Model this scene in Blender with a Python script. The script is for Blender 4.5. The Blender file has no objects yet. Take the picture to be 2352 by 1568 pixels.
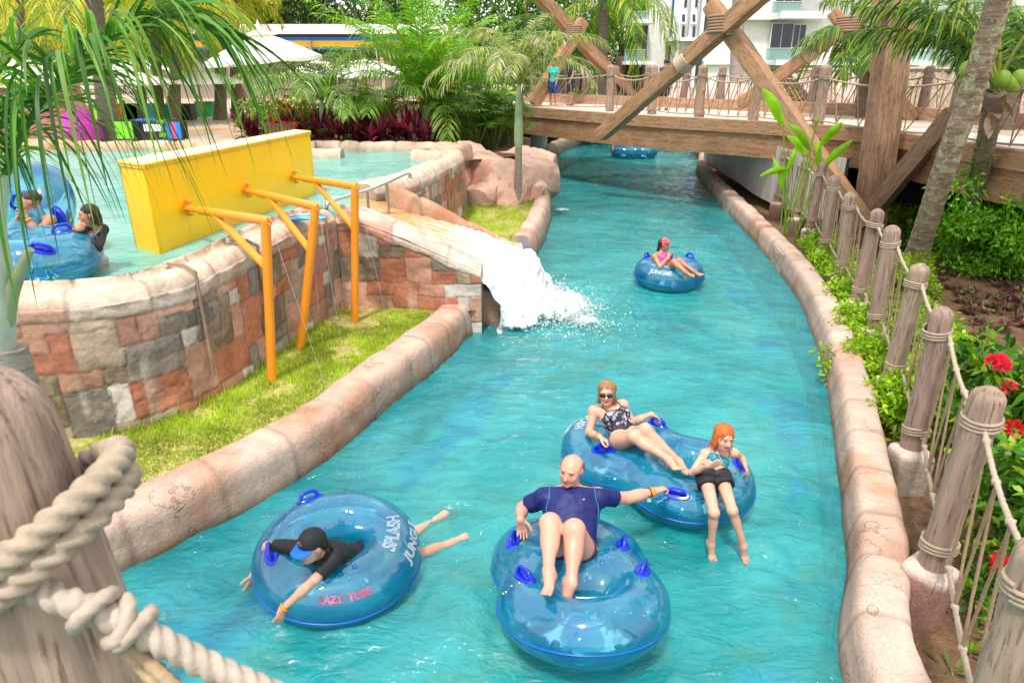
import bpy, math, random
import numpy as np
from mathutils import Vector, Matrix
PI = math.pi
R = math.radians
scn = bpy.context.scene
COL = scn.collection
# ---------------------------------------------------------------- camera
CAMZ = 3.7
PITCH = 22.0
cd = bpy.data.cameras.new("camera"); cam = bpy.data.objects.new("camera", cd); COL.objects.link(cam)
cam.location = (0, 0, CAMZ); cam.rotation_euler = (R(90 - PITCH), 0, 0)
cd.sensor_width = 36; cd.lens = 24.0; cd.clip_end = 1500; cd.clip_start = 0.02
cd.dof.use_dof = True; cd.dof.focus_distance = 6.5; cd.dof.aperture_fstop = 7.5
scn.camera = cam
# ---------------------------------------------------------------- world, sun, exposure
w = bpy.data.worlds.new("World"); scn.world = w; w.use_nodes = True
nt = w.node_tree; nt.nodes.clear()
sky = nt.nodes.new("ShaderNodeTexSky"); sky.sky_type = 'NISHITA'; sky.sun_disc = False
SUN_EL, SUN_AZ = 66, 200          # azimuth clockwise from +Y
sky.sun_elevation = R(SUN_EL); sky.sun_rotation = R(SUN_AZ)
sky.air_density = 1.0; sky.dust_density = 2.5; sky.ozone_density = 1.0
hs = nt.nodes.new("ShaderNodeHueSaturation"); hs.inputs['Saturation'].default_value = 0.3
bg = nt.nodes.new("ShaderNodeBackground"); bg.inputs['Strength'].default_value = 0.15
wo = nt.nodes.new("ShaderNodeOutputWorld")
# bright thin cloud: white veil with soft variation over the sky texture
tc = nt.nodes.new("ShaderNodeTexCoord"); cn = nt.nodes.new("ShaderNodeTexNoise"); cn.inputs['Scale'].default_value = 2.2; cn.inputs['Detail'].default_value = 5
cr = nt.nodes.new("ShaderNodeValToRGB"); cr.color_ramp.elements[0].position = .32; cr.color_ramp.elements[0].color = (.30,) * 3 + (1,); cr.color_ramp.elements[1].position = .62; cr.color_ramp.elements[1].color = (.95,) * 3 + (1,)
mx = nt.nodes.new("ShaderNodeMix"); mx.data_type = 'RGBA'; mx.inputs[7].default_value = (7.0, 7.0, 7.05, 1)
nt.links.new(tc.outputs['Generated'], cn.inputs['Vector']); nt.links.new(cn.outputs[0], cr.inputs[0]); nt.links.new(cr.outputs[0], mx.inputs[0])
nt.links.new(sky.outputs[0], hs.inputs['Color']); nt.links.new(hs.outputs[0], mx.inputs[6]); nt.links.new(mx.outputs[2], bg.inputs[0]); nt.links.new(bg.outputs[0], wo.inputs[0])
sl = bpy.data.lights.new("sun", 'SUN'); sl.energy = 2.3; sl.angle = R(7); sl.color = (1.0, 0.94, 0.84)
so = bpy.data.objects.new("sun", sl); COL.objects.link(so)
sd = Vector((math.sin(R(SUN_AZ)) * math.cos(R(SUN_EL)), math.cos(R(SUN_AZ)) * math.cos(R(SUN_EL)), math.sin(R(SUN_EL))))
so.rotation_euler = sd.to_track_quat('Z', 'Y').to_euler(); so.location = (0, 0, 30)
scn.view_settings.view_transform = 'Standard'; scn.view_settings.look = 'None'
scn.view_settings.exposure = 0.82; scn.view_settings.gamma = 1.0
try:
    scn.cycles.max_bounces = 10; scn.cycles.transparent_max_bounces = 24
    scn.cycles.diffuse_bounces = 3; scn.cycles.glossy_bounces = 3
    scn.cycles.caustics_reflective = False; scn.cycles.caustics_refractive = False
    scn.cycles.sample_clamp_indirect = 6
except Exception: pass
# ---------------------------------------------------------------- measuring helpers: a sight line from the photo, met with a level or a depth
F = 1568.0; CT = math.cos(R(PITCH)); ST = math.sin(R(PITCH))
def _ray(u, v):
    a = (u - 1176) / F; b = -(v - 784) / F
    return np.array([a, CT + b * ST, -ST + b * CT])
def G(u, v, z=0.0):
    d = _ray(u, v); t = (z - CAMZ) / d[2]; return np.array([d[0] * t, d[1] * t, z])
def D(u, v, Y):
    d = _ray(u, v); t = Y / d[1]; return np.array([d[0] * t, Y, CAMZ + d[2] * t])
def A(*a): return np.array(a, float)
def nrm(v): v = np.asarray(v, float); return v / (np.linalg.norm(v, axis=-1, keepdims=True) + 1e-12)
# ---------------------------------------------------------------- noise
_pr = np.random.RandomState(7); _LAT = _pr.rand(64, 64, 64).astype(np.float32)
def vn(p, s=1.0):
    p = np.asarray(p, float) * s; i = np.floor(p).astype(int); f = p - i; f = f * f * (3 - 2 * f); i &= 63; j = (i + 1) & 63
    x0, y0, z0 = i[..., 0], i[..., 1], i[..., 2]; x1, y1, z1 = j[..., 0], j[..., 1], j[..., 2]
    fx, fy, fz = f[..., 0], f[..., 1], f[..., 2]
    a = _LAT[x0, y0, z0] * (1 - fx) + _LAT[x1, y0, z0] * fx; b = _LAT[x0, y1, z0] * (1 - fx) + _LAT[x1, y1, z0] * fx
    c = _LAT[x0, y0, z1] * (1 - fx) + _LAT[x1, y0, z1] * fx; d = _LAT[x0, y1, z1] * (1 - fx) + _LAT[x1, y1, z1] * fx
    return ((a * (1 - fy) + b * fy) * (1 - fz) + (c * (1 - fy) + d * fy) * fz) * 2 - 1
def fbm(p, s=1.0, o=3):
    r = 0; a = 1.0
    for k in range(o): r = r + a * vn(np.asarray(p) + 17.3 * k, s); s *= 2.07; a *= .5
    return r
# ---------------------------------------------------------------- mesh builder
class MB:
    def __init__(s): s.V = []; s.C = []; s.Fs = []; s.n = 0
    def add(s, V, Fc, col=(1, 1, 1), mat=0):
        V = np.asarray(V, float).reshape(-1, 3); c = np.asarray(col, float)
        if c.ndim == 1: c = np.tile(c, (len(V), 1))
        s.V.append(V); s.C.append(c)
        if isinstance(Fc, np.ndarray): s.Fs.append((Fc + s.n, mat))
        else:
            by = {}
            for f in Fc: by.setdefault(len(f), []).append(f)
            for k, l in by.items(): s.Fs.append((np.array(l) + s.n, mat))
        s.n += len(V); return s
    def mesh(s, name, off=(0, 0, 0), smooth=True):
        me = bpy.data.meshes.new(name)
        V = np.concatenate(s.V) - np.asarray(off, float); C = np.concatenate(s.C)
        me.vertices.add(len(V)); me.vertices.foreach_set('co', V.astype(np.float32).ravel())
        lv = np.concatenate([f.ravel() for f, m in s.Fs]); sz = np.concatenate([np.full(len(f), f.shape[1]) for f, m in s.Fs])
        mt = np.concatenate([np.full(len(f), m) for f, m in s.Fs])
        me.loops.add(len(lv)); me.loops.foreach_set('vertex_index', lv.astype(np.int32))
        me.polygons.add(len(sz)); st = np.concatenate([[0], np.cumsum(sz)[:-1]])
        me.polygons.foreach_set('loop_start', st.astype(np.int32)); me.polygons.foreach_set('loop_total', sz.astype(np.int32))
        me.polygons.foreach_set('material_index', mt.astype(np.int32))
        me.polygons.foreach_set('use_smooth', np.full(len(sz), bool(smooth)))
        ca = me.color_attributes.new('Col', 'FLOAT_COLOR', 'POINT')
        ca.data.foreach_set('color', np.c_[C, np.ones(len(C))].astype(np.float32).ravel())
        me.update(calc_edges=True); me.validate(); return me
def rootloc(o):
    l = Vector((0, 0, 0))
    while o is not None: l += o.location; o = o.parent
    return np.array(l)
def obj(name, mb, mats, parent=None, smooth=True, loc=None, label=None):
    """link a builder (in world coordinates) as ONE mesh object; with loc the mesh is already local to it"""
    if parent is not None: off = rootloc(parent) if loc is None else (0, 0, 0)
    else: off = (0, 0, 0)
    me = mb.mesh(name, off, smooth)
    for m in (mats if isinstance(mats, (list, tuple)) else [mats]): me.materials.append(m)
    o = bpy.data.objects.new(name, me); COL.objects.link(o)
    if parent is not None: o.parent = parent
    if loc is not None: o.location = loc
    if label: o['label'] = label
    return o
def tag(o, label, cat, group=None):
    o['label'] = label; o['category'] = cat; o['kind'] = 'thing'
    if group: o['group'] = group
    return o
def struct(o, kind='structure'): o['kind'] = kind; return o
def thing(name, label, cat, loc=(0, 0, 0), group=None, rz=0):
    o = bpy.data.objects.new(name, None); COL.objects.link(o); o.empty_display_size = .1
    o.location = [float(x) for x in loc]; o.rotation_euler = (0, 0, rz); return tag(o, label, cat, group)
def kids(o): return [c for c in bpy.data.objects if c.parent == o]
def dup(o, loc, rz=0, sc=1.0, label=None, group=None, tilt=(0, 0)):
    def rec(a, par):
        c = a.copy(); COL.objects.link(c)
        if par is not None: c.parent = par
        for ch in KID.get(a.name, []): rec(ch, c)
        return c
    global KID
    KID = {}
    for c in bpy.data.objects:
        if c.parent: KID.setdefault(c.parent.name, []).append(c)
    r = rec(o, None); r.location = [float(x) for x in loc]; r.rotation_euler = (tilt[0], tilt[1], rz)
    r.scale = (sc, sc, sc) if np.isscalar(sc) else sc
    if label: r['label'] = label
    if group: r['group'] = group
    return r
# ---------------------------------------------------------------- shapes
def box(mb, c, s, col=(1, 1, 1), mat=0, rz=0, M=None):
    c = np.asarray(c, float); s = np.asarray(s, float) / 2
    V = np.array([[x, y, z] for x in (-1, 1) for y in (-1, 1) for z in (-1, 1)]) * s
    if rz: V = V @ np.array([[math.cos(rz), math.sin(rz), 0], [-math.sin(rz), math.cos(rz), 0], [0, 0, 1]])
    if M is not None: V = V @ np.asarray(M).T
    Fc = np.array([[0, 1, 3, 2], [4, 6, 7, 5], [0, 4, 5, 1], [2, 3, 7, 6], [0, 2, 6, 4], [1, 5, 7, 3]])
    mb.add(V + c, Fc, col, mat); return mb
def frame(t, up=(0, 0, 1)):
    t = nrm(t); up = np.asarray(up, float)
    if abs(np.dot(t, up)) > .97: up = A(1, 0, 0)
    x = nrm(np.cross(up, t)); y = np.cross(t, x); return x, y, t
def pipe(mb, P, r, seg=8, col=(1, 1, 1), mat=0, caps=True, rope=0, pitch=.05, up=(0, 0, 1), sq=False):
    P = np.asarray(P, float); n = len(P); r = np.full(n, r) if np.isscalar(r) else np.asarray(r, float)
    T = np.gradient(P, axis=0); T = nrm(T); x, y, _ = frame(T[0], up)
    a = np.arange(seg) * 2 * PI / seg + (PI / seg if sq else 0); V = []; s = 0
    for i in range(n):
        t = T[i]; x = nrm(x - t * np.dot(x, t)); y = np.cross(t, x)
        if i: s += np.linalg.norm(P[i] - P[i - 1])
        rr = np.full(seg, r[i])
        if rope: rr = r[i] * (1 + rope * np.abs(np.cos(1.5 * (a - 2 * PI * s / pitch / 1.0))) - rope * .7)
        V.append(P[i] + np.outer(rr * np.cos(a), x) + np.outer(rr * np.sin(a), y))
    V = np.concatenate(V); i = np.arange(n - 1)[:, None] * seg; j = np.arange(seg)[None]; k = (j + 1) % seg
    Fc = np.stack([i + j, i + k, i + seg + k, i + seg + j], -1).reshape(-1, 4)
    mb.add(V, Fc, col, mat)
    if caps:
        mb.add(V[:seg][::-1], [list(range(seg))], col if np.ndim(col) == 1 else col[0], mat); mb.add(V[-seg:], [list(range(seg))], col if np.ndim(col) == 1 else col[-1], mat)
    return mb
def smoothpath(P, step):
    P = np.asarray(P, float); n = len(P); out = []
    Q = np.concatenate([[2 * P[0] - P[1]], P, [2 * P[-1] - P[-2]]])
    for i in range(n - 1):
        p0, p1, p2, p3 = Q[i:i + 4]; L = np.linalg.norm(p2 - p1); m = max(2, int(L / step) + 1)
        t = np.linspace(0, 1, m, endpoint=False)[:, None]
        out.append(.5 * ((2 * p1) + (-p0 + p2) * t + (2 * p0 - 5 * p1 + 4 * p2 - p3) * t ** 2 + (-p0 + 3 * p1 - 3 * p2 + p3) * t ** 3))
    out.append(P[-1:]); Q = np.concatenate(out)
    d = np.r_[0, np.cumsum(np.linalg.norm(np.diff(Q, axis=0), axis=1))]; m = max(2, int(d[-1] / step) + 1)
    s = np.linspace(0, d[-1], m); return np.stack([np.interp(s, d, Q[:, k]) for k in range(Q.shape[1])], 1)
def lathe(mb, prof, seg=24, c=(0, 0, 0), col=(1, 1, 1), mat=0, wob=0, ws=3):
    prof = np.asarray(prof, float); n = len(prof); a = np.arange(seg) * 2 * PI / seg
    V = np.stack([np.outer(prof[:, 0], np.cos(a)), np.outer(prof[:, 0], np.sin(a)), np.repeat(prof[:, 1:2], seg, 1)], -1).reshape(-1, 3)
    if wob: q = vn(V + 5.5, ws) * wob; V[:, 0] *= 1 + q; V[:, 1] *= 1 + q
    i = np.arange(n - 1)[:, None] * seg; j = np.arange(seg)[None]; k = (j + 1) % seg
    mb.add(V + np.asarray(c, float), np.stack([i + j, i + k, i + seg + k, i + seg + j], -1).reshape(-1, 4), col, mat)
    return mb
def grid_faces(n, m, wrap=False):
    i = np.arange(n - 1)[:, None] * m; j = np.arange(m if wrap else m - 1)[None]; k = (j + 1) % m
    return np.stack([i + j, i + k, i + m + k, i + m + j], -1).reshape(-1, 4)
def ico(mb, c, r, col=(1, 1, 1), mat=0, sub=1, sc=(1, 1, 1), wob=0, ws=2.):
    import bmesh
    b = bmesh.new(); bmesh.ops.create_icosphere(b, subdivisions=sub, radius=1); V = np.array([v.co[:] for v in b.verts]); Fc = np.array([[v.index for v in f.verts] for f in b.faces]); b.free()
    if wob: V = V * (1 + wob * fbm(V + np.asarray(c, float), ws, 3))[:, None]
    mb.add(V * r * np.asarray(sc, float) + np.asarray(c, float), Fc, col, mat); return mb
def poly(mb, pts, col=(1, 1, 1), mat=0):
    from mathutils.geometry import tessellate_polygon
    P = [Vector((float(p[0]), float(p[1]), float(p[2]))) for p in pts]; t = tessellate_polygon([[Vector((p.x, p.y, 0)) for p in P]])
    Fc = []
    for f in t:
        a, b, c = [P[i] for i in f]
        if (b - a).cross(c - a).z < 0: f = f[::-1]
        Fc.append(list(f))
    mb.add([p[:] for p in P], Fc, col, mat); return mb
# ---------------------------------------------------------------- materials
def lin(h):
    h = h.lstrip('#'); c = [int(h[i:i + 2], 16) / 255 for i in (0, 2, 4)]
    return tuple(x / 12.92 if x < .04 else ((x + .055) / 1.055) ** 2.4 for x in c)
class NT:
    def __init__(s, name):
        s.m = bpy.data.materials.new(name); s.m.use_nodes = True; s.t = s.m.node_tree; s.t.nodes.clear(); s.out = s.n('ShaderNodeOutputMaterial')
    def n(s, ty, **kw):
        x = s.t.nodes.new(ty)
        for k, v in kw.items(): setattr(x, k, v)
        return x
    def l(s, a, b): s.t.links.new(a, b)
    def coord(s, kind='Object', scale=(1, 1, 1), rot=(0, 0, 0)):
        c = s.n('ShaderNodeTexCoord'); mp = s.n('ShaderNodeMapping'); mp.inputs['Scale'].default_value = scale; mp.inputs['Rotation'].default_value = rot
        s.l(c.outputs[kind], mp.inputs[0]); return mp.outputs[0]
    def noise(s, co, scale, detail=3, rough=.55, dist=0):
        x = s.n('ShaderNodeTexNoise'); x.inputs['Scale'].default_value = scale; x.inputs['Detail'].default_value = detail
        x.inputs['Roughness'].default_value = rough; x.inputs['Distortion'].default_value = dist; s.l(co, x.inputs['Vector']); return x.outputs[0]
    def ramp(s, f, stops):
        x = s.n('ShaderNodeValToRGB'); e = x.color_ramp.elements
        while len(e) < len(stops): e.new(.5)
        for q, (p, c) in zip(e, stops): q.position = p; q.color = (*c, 1) if len(c) == 3 else c
        s.l(f, x.inputs[0]); return x.outputs[0]
    def mix(s, f, a, b, mode='MIX'):
        x = s.n('ShaderNodeMix', data_type='RGBA', blend_type=mode)
        for val, k in ((f, 0), (a, 6), (b, 7)):
            if hasattr(val, 'is_linked'): s.l(val, x.inputs[k])
            elif k == 0: x.inputs[0].default_value = val
            else: x.inputs[k].default_value = (*val, 1)
        return x.outputs[2]
    def math(s, op, a, b=0, clamp=False):
        x = s.n('ShaderNodeMath', operation=op, use_clamp=clamp)
        for val, k in ((a, 0), (b, 1)):
            if hasattr(val, 'is_linked'): s.l(val, x.inputs[k])
            else: x.inputs[k].default_value = val
        return x.outputs[0]
    def bump(s, h, st=.3, dist=.01):
        x = s.n('ShaderNodeBump'); x.inputs['Strength'].default_value = st; x.inputs['Distance'].default_value = dist; s.l(h, x.inputs['Height']); return x.outputs[0]
    def attr(s): x = s.n('ShaderNodeAttribute'); x.attribute_name = 'Col'; return x.outputs['Color']
    def bsdf(s, col, rough=.6, nor=None, metal=0, spec=.4, **kw):
        x = s.n('ShaderNodeBsdfPrincipled')
        if hasattr(col, 'is_linked'): s.l(col, x.inputs['Base Color'])
        else: x.inputs['Base Color'].default_value = (*col, 1)
        if hasattr(rough, 'is_linked'): s.l(rough, x.inputs['Roughness'])
        else: x.inputs['Roughness'].default_value = rough
        x.inputs['Metallic'].default_value = metal; x.inputs['Specular IOR Level'].default_value = spec
        if nor is not None: s.l(nor, x.inputs['Normal'])
        for k, v in kw.items(): x.inputs[k.replace('_', ' ')].default_value = v
        return x.outputs[0]
    def mixs(s, f, a, b):
        x = s.n('ShaderNodeMixShader')
        if hasattr(f, 'is_linked'): s.l(f, x.inputs[0])
        else: x.inputs[0].default_value = f
        s.l(a, x.inputs[1]); s.l(b, x.inputs[2]); return x.outputs[0]
    def done(s, sh): s.l(sh, s.out.inputs[0]); return s.m
def mat(name, col=None, rough=.6, ns=6, na=.15, bs=30, bump=.0, bd=.01, scale=(1, 1, 1), metal=0, spec=.4, det=4, **kw):
    """plain painted / natural surface: base colour (or the Col attribute when col is None) varied by noise"""
    t = NT(name); co = t.coord('Object', scale); base = t.attr() if col is None else None
    n1 = t.noise(co, ns, det)
    g = t.ramp(n1, [(.25, (1 - na,) * 3), (.75, (1 + na,) * 3)])
    c = t.mix(1.0, base if base is not None else col, g, 'MULTIPLY')
    nor = t.bump(t.noise(co, bs, 4), bump, bd) if bump else None
    return t.done(t.bsdf(c, rough, nor, metal, spec, **kw))
def leafmat(name, col=None, trans=.35, rough=.45, na=.25, ns=3):
    t = NT(name); co = t.coord('Object'); base = t.attr() if col is None else col
    c = t.mix(1.0, base, t.ramp(t.noise(co, ns, 2), [(.3, (1 - na,) * 3), (.7, (1 + na,) * 3)]), 'MULTIPLY')
    p = t.bsdf(c, rough, spec=.35); tr = t.n('ShaderNodeBsdfTranslucent'); c2 = t.mix(1.0, c, (1.25, 1.35, .55), 'MULTIPLY'); t.l(c2, tr.inputs[0])
    return t.done(t.mixs(trans, p, tr.outputs[0]))
# ---------------------------------------------------------------- smooth bodies: distance field of tapered limbs -> one continuous surface
def cap(a, b, ra, rb, k=.02, tag='skin', cut=None): return dict(t='cap', a=np.asarray(a, float), b=np.asarray(b, float), ra=ra, rb=rb, k=k, tag=tag, cut=cut)
def ell(c, r, Mx=None, k=.02, tag='skin', neg=False, cut=None):
    r = np.array([r] * 3 if np.isscalar(r) else r, float); return dict(t='ell', c=np.asarray(c, float), r=r, M=np.eye(3) if Mx is None else np.asarray(Mx, float), k=k, tag=tag, neg=neg, cut=cut)
def pdist(q, P, infl=0.0):
    if q['t'] == 'cap':
        ab = q['b'] - q['a']; L = max(ab @ ab, 1e-9); d = P - q['a']; t = np.clip((d @ ab) / L, 0, 1)
        r = np.sqrt(((d - t[..., None] * ab) ** 2).sum(-1)) - (q['ra'] + t * (q['rb'] - q['ra'])) - infl
    elif q['t'] == 'ell':
        l = (P - q['c']) @ q['M']; rr = q['r'] + infl; k0 = np.sqrt(((l / rr) ** 2).sum(-1)); k1 = np.sqrt(((l / rr ** 2) ** 2).sum(-1)) + 1e-9; r = k0 * (k0 - 1) / k1
    elif q['t'] == 'tor':
        l = (P - q['c']) @ q['M']; r = np.sqrt((np.sqrt(l[..., 0] ** 2 + l[..., 1] ** 2) - q['R']) ** 2 + (l[..., 2] * q.get('sz', 1)) ** 2) - q['r'] - infl
    if q.get('cut'):
        for pt, n in q['cut']: r = np.maximum(r, (P - pt) @ n)
    return r
def pbox(q):
    if q['t'] == 'cap': m = max(q['ra'], q['rb']); return np.minimum(q['a'], q['b']) - m, np.maximum(q['a'], q['b']) + m
    if q['t'] == 'ell': m = q['r'].max(); return q['c'] - m, q['c'] + m
    m = q['R'] + q['r']; return q['c'] - m, q['c'] + m
def surf(prims, h=.01, infl=0.0, cuts=(), wr=0, ws=12, tags=None, pert=None):
    ps = [q for q in prims if (tags is None or q['tag'] in tags)]
    bb = [pbox(q) for q in ps if not q.get('neg')]; lo = np.min([b[0] for b in bb], 0) - infl - 3 * h; hi = np.max([b[1] for b in bb], 0) + infl + 3 * h
    n = np.ceil((hi - lo) / h).astype(int) + 1; ax = [lo[i] + h * np.arange(n[i]) for i in range(3)]
    Fd = np.full(n, .5, np.float32)
    for q in ps:
        b0, b1 = pbox(q); mg = q['k'] + infl + 2.5 * h; i0 = np.clip(np.floor((b0 - mg - lo) / h).astype(int), 0, n - 1); i1 = np.clip(np.ceil((b1 + mg - lo) / h).astype(int) + 1, 1, n)
        sl = tuple(slice(a, b) for a, b in zip(i0, i1)); X = np.stack(np.meshgrid(ax[0][sl[0]], ax[1][sl[1]], ax[2][sl[2]], indexing='ij'), -1)
        if X.size == 0: continue
        d = pdist(q, X, 0 if q.get('neg') else infl); f = Fd[sl]; k = max(q['k'], 1e-4)
        if q.get('neg'): d = -d; hh = np.maximum(k - np.abs(f - d), 0) / k; Fd[sl] = np.maximum(f, d) + hh * hh * k / 4
        else: hh = np.maximum(k - np.abs(f - d), 0) / k; Fd[sl] = np.minimum(f, d) - hh * hh * k / 4
    if wr or cuts or pert:
        X = np.stack(np.meshgrid(*ax, indexing='ij'), -1)
        if wr: m = np.abs(Fd) < 3 * h + wr * 3; Fd[m] += wr * fbm(X[m] * (ws if np.ndim(ws) == 0 else np.asarray(ws)), 1, 2)
        if pert: m = np.abs(Fd) < .06; Fd[m] = pert(X[m], Fd[m])
        for pt, nn in cuts: Fd = np.maximum(Fd, ((X - pt) @ np.asarray(nn, float)).astype(np.float32))
    return nets(Fd, lo, h)
def nets(Fd, lo, h):
    ins = Fd < 0; a = ins[:-1, :-1, :-1]; cnt = np.zeros(a.shape, np.int8)
    cor = [(x, y, z) for x in (0, 1) for y in (0, 1) for z in (0, 1)]; S = [n - 1 for n in Fd.shape]
    def sub(Q, c): return Q[c[0]:c[0] + S[0], c[1]:c[1] + S[1], c[2]:c[2] + S[2]]
    for c in cor: cnt += sub(ins, c)
    act = (cnt > 0) & (cnt < 8); idx = np.argwhere(act); vid = np.full(act.shape, -1, np.int64); vid[act] = np.arange(len(idx))
    acc = np.zeros((len(idx), 3)); num = np.zeros(len(idx)); I = idx
    for c1 in cor:
        for ax_ in range(3):
            if c1[ax_]: continue
            c2 = list(c1); c2[ax_] = 1
            f1 = Fd[I[:, 0] + c1[0], I[:, 1] + c1[1], I[:, 2] + c1[2]]; f2 = Fd[I[:, 0] + c2[0], I[:, 1] + c2[1], I[:, 2] + c2[2]]
            m = (f1 < 0) != (f2 < 0); t = np.where(m, f1 / np.where(m, f1 - f2, 1), 0); p = np.tile(np.array(c1, float), (len(I), 1)); p[:, ax_] += t
            acc += p * m[:, None]; num += m
    V = (idx + acc / np.maximum(num, 1)[:, None]) * h + lo; Q = []
    for ax_ in range(3):
        b, c = [(1, 2), (2, 0), (0, 1)][ax_]; s1 = [slice(None)] * 3; s2 = [slice(None)] * 3; s1[ax_] = slice(0, -1); s2[ax_] = slice(1, None)
        f1 = ins[tuple(s1)]; f2 = ins[tuple(s2)]; E = np.argwhere(f1 != f2)
        E = E[(E[:, b] > 0) & (E[:, c] > 0) & (E[:, b] < Fd.shape[b] - 1) & (E[:, c] < Fd.shape[c] - 1)]
        def g(db, dc): q = E.copy(); q[:, b] += db; q[:, c] += dc; return vid[q[:, 0], q[:, 1], q[:, 2]]
        q = np.stack([g(-1, -1), g(0, -1), g(0, 0), g(-1, 0)], 1); fl = ~f1[E[:, 0], E[:, 1], E[:, 2]]; q[fl] = q[fl][:, ::-1]; Q.append(q)
    return V, np.concatenate(Q)
def tagcolor(prims, V, cols, base, infl=0):
    """colour of each surface point = colour of the nearest named feature"""
    best = np.full(len(V), 1e9); C = np.tile(np.array(base, float), (len(V), 1))
    for q in prims:
        if q.get('neg'): continue
        d = pdist(q, V) - q.get('bias', 0); m = d < best; best[m] = d[m]; C[m] = cols.get(q['tag'], base)
    return C
# ================================================================ materials
def m_stone():
    t = NT('cast_stone'); co = t.coord('Object'); n = t.noise(co, 60, 5, .7); n2 = t.noise(co, 3.5, 4)
    c = t.mix(1.0, t.attr(), t.ramp(n, [(.3, (.72, .7, .7)), (.5, (1, 1, 1)), (.72, (1.2, 1.17, 1.15))]), 'MULTIPLY')
    c = t.mix(1.0, c, t.ramp(n2, [(.3, (.78, .76, .74)), (.7, (1.12, 1.08, 1.06))]), 'MULTIPLY')
    v = t.n('ShaderNodeTexVoronoi'); v.feature = 'DISTANCE_TO_EDGE'; v.inputs['Scale'].default_value = 1.5; wv = t.n('ShaderNodeVectorMath'); wv.operation = 'ADD'; nz = t.n('ShaderNodeTexNoise'); nz.inputs['Scale'].default_value = 2.5; nz.inputs['Detail'].default_value = 4; t.l(co, nz.inputs['Vector']); t.l(co, wv.inputs[0]); t.l(nz.outputs[1], wv.inputs[1]); t.l(wv.outputs[0], v.inputs['Vector'])
    ck = t.ramp(v.outputs[0], [(.0, (0,) * 3), (.014, (1,) * 3)]); ck = t.mix(t.ramp(t.noise(co, 1.2, 2), [(.45, (0,) * 3), (.55, (1,) * 3)]), ck, (1, 1, 1)); c = t.mix(1, c, t.mix(ck, (.68, .63, .6), (1, 1, 1)), 'MULTIPLY')
    h = t.math('ADD', t.math('ADD', t.math('MULTIPLY', n, .6), t.noise(co, 14, 5)), t.math('MULTIPLY', ck, .5)); return t.done(t.bsdf(c, .75, t.bump(h, .75, .022), spec=.3))
def m_wood(name='weathered_wood', sc=(9, 9, .9), na=.4, gloss=.7, dark=.68):
    t = NT(name); co = t.coord('Object', sc); n = t.noise(co, 1.0, 6, .65, 1.2); n2 = t.noise(co, 4.5, 5, .7, .6); n3 = t.noise(t.coord('Object'), 2.2, 4)
    c = t.mix(1.0, t.attr(), t.ramp(n, [(.28, (1 - na,) * 3), (.5, (1, 1, 1)), (.75, (1 + na * .8,) * 3)]), 'MULTIPLY')
    c = t.mix(1.0, c, t.ramp(n2, [(.35, (.45, .4, .38)), (.47, (1, 1, 1))]), 'MULTIPLY')
    c = t.mix(t.ramp(n3, [(.54, (0, 0, 0)), (.72, (.28,) * 3)]), c, (.42, .36, .32))
    if dark != 1: c = t.mix(1, c, (dark,) * 3, 'MULTIPLY')
    h = t.math('ADD', n, t.math('MULTIPLY', n2, .7)); return t.done(t.bsdf(c, gloss, t.bump(h, .5, .012), spec=.25))
STONE = m_stone(); WOOD = m_wood()
ROPE = mat('twisted_rope', None, .85, 40, .22, 120, .5, .004, spec=.15)
STEEL = mat('brushed_steel', (.62, .62, .62), .22, 8, .05, metal=1, spec=.5)
def m_rough(name, na=.2, ns=2.5, bs=40, b=.3, rough=.8, spec=.3, bd=.01): return mat(name, None, rough, ns, na, bs, b, bd, spec=spec)
PAINT = m_rough('painted_surface', .06, 1.5, 60, .08, .45, .5); MATTE = m_rough('matte_surface', .12)
LEAF = leafmat('leaf'); LEAF_DRY = leafmat('palm_leaf', None, .3, .4, .3, 6)
FABRIC = m_rough('woven_fabric', .08, 12, 220, .2, .8, .2)
GLASS = mat('window_glass', (.02, .035, .05), .06, 2, .2, spec=.6)
# ================================================================ ground sheets and water
def sheet(name, pts, m, col, kind='structure'):
    mb = MB(); poly(mb, pts, col); o = obj(name, mb, m, smooth=False); o['kind'] = kind; return o
SOIL = mat('garden_soil', (.17, .095, .05), .95, 9, .45, 70, 1.0, .03)
GROUND = mat('far_ground', (.09, .1, .04), .95, 1.5, .3, 20, .4, .03)
LAWN = mat('lawn_ground', (.42, .38, .11), .95, 14, .5, 90, 1.0, .02)
def m_plaza():
    t = NT('plaza_paving'); co = t.coord('Object'); b = t.n('ShaderNodeTexBrick'); b.inputs['Scale'].default_value = 1.6; b.inputs['Mortar Size'].default_value = .012
    b.inputs['Color1'].default_value = (.56, .49, .41, 1); b.inputs['Color2'].default_value = (.52, .43, .35, 1); b.inputs['Mortar'].default_value = (.3, .26, .22, 1); t.l(co, b.inputs['Vector'])
    n = t.noise(co, .35, 3, .5, 1.5); c = t.mix(t.ramp(n, [(.47, (0,) * 3), (.5, (.75,) * 3)]), b.outputs[0], (.52, .3, .17))
    c = t.mix(t.ramp(t.noise(co, .3, 2, .5, 2), [(.6, (0,) * 3), (.62, (.5,) * 3)]), c, (.33, .35, .38))
    return t.done(t.bsdf(c, .6, spec=.4))
PLAZA = m_plaza()
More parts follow.
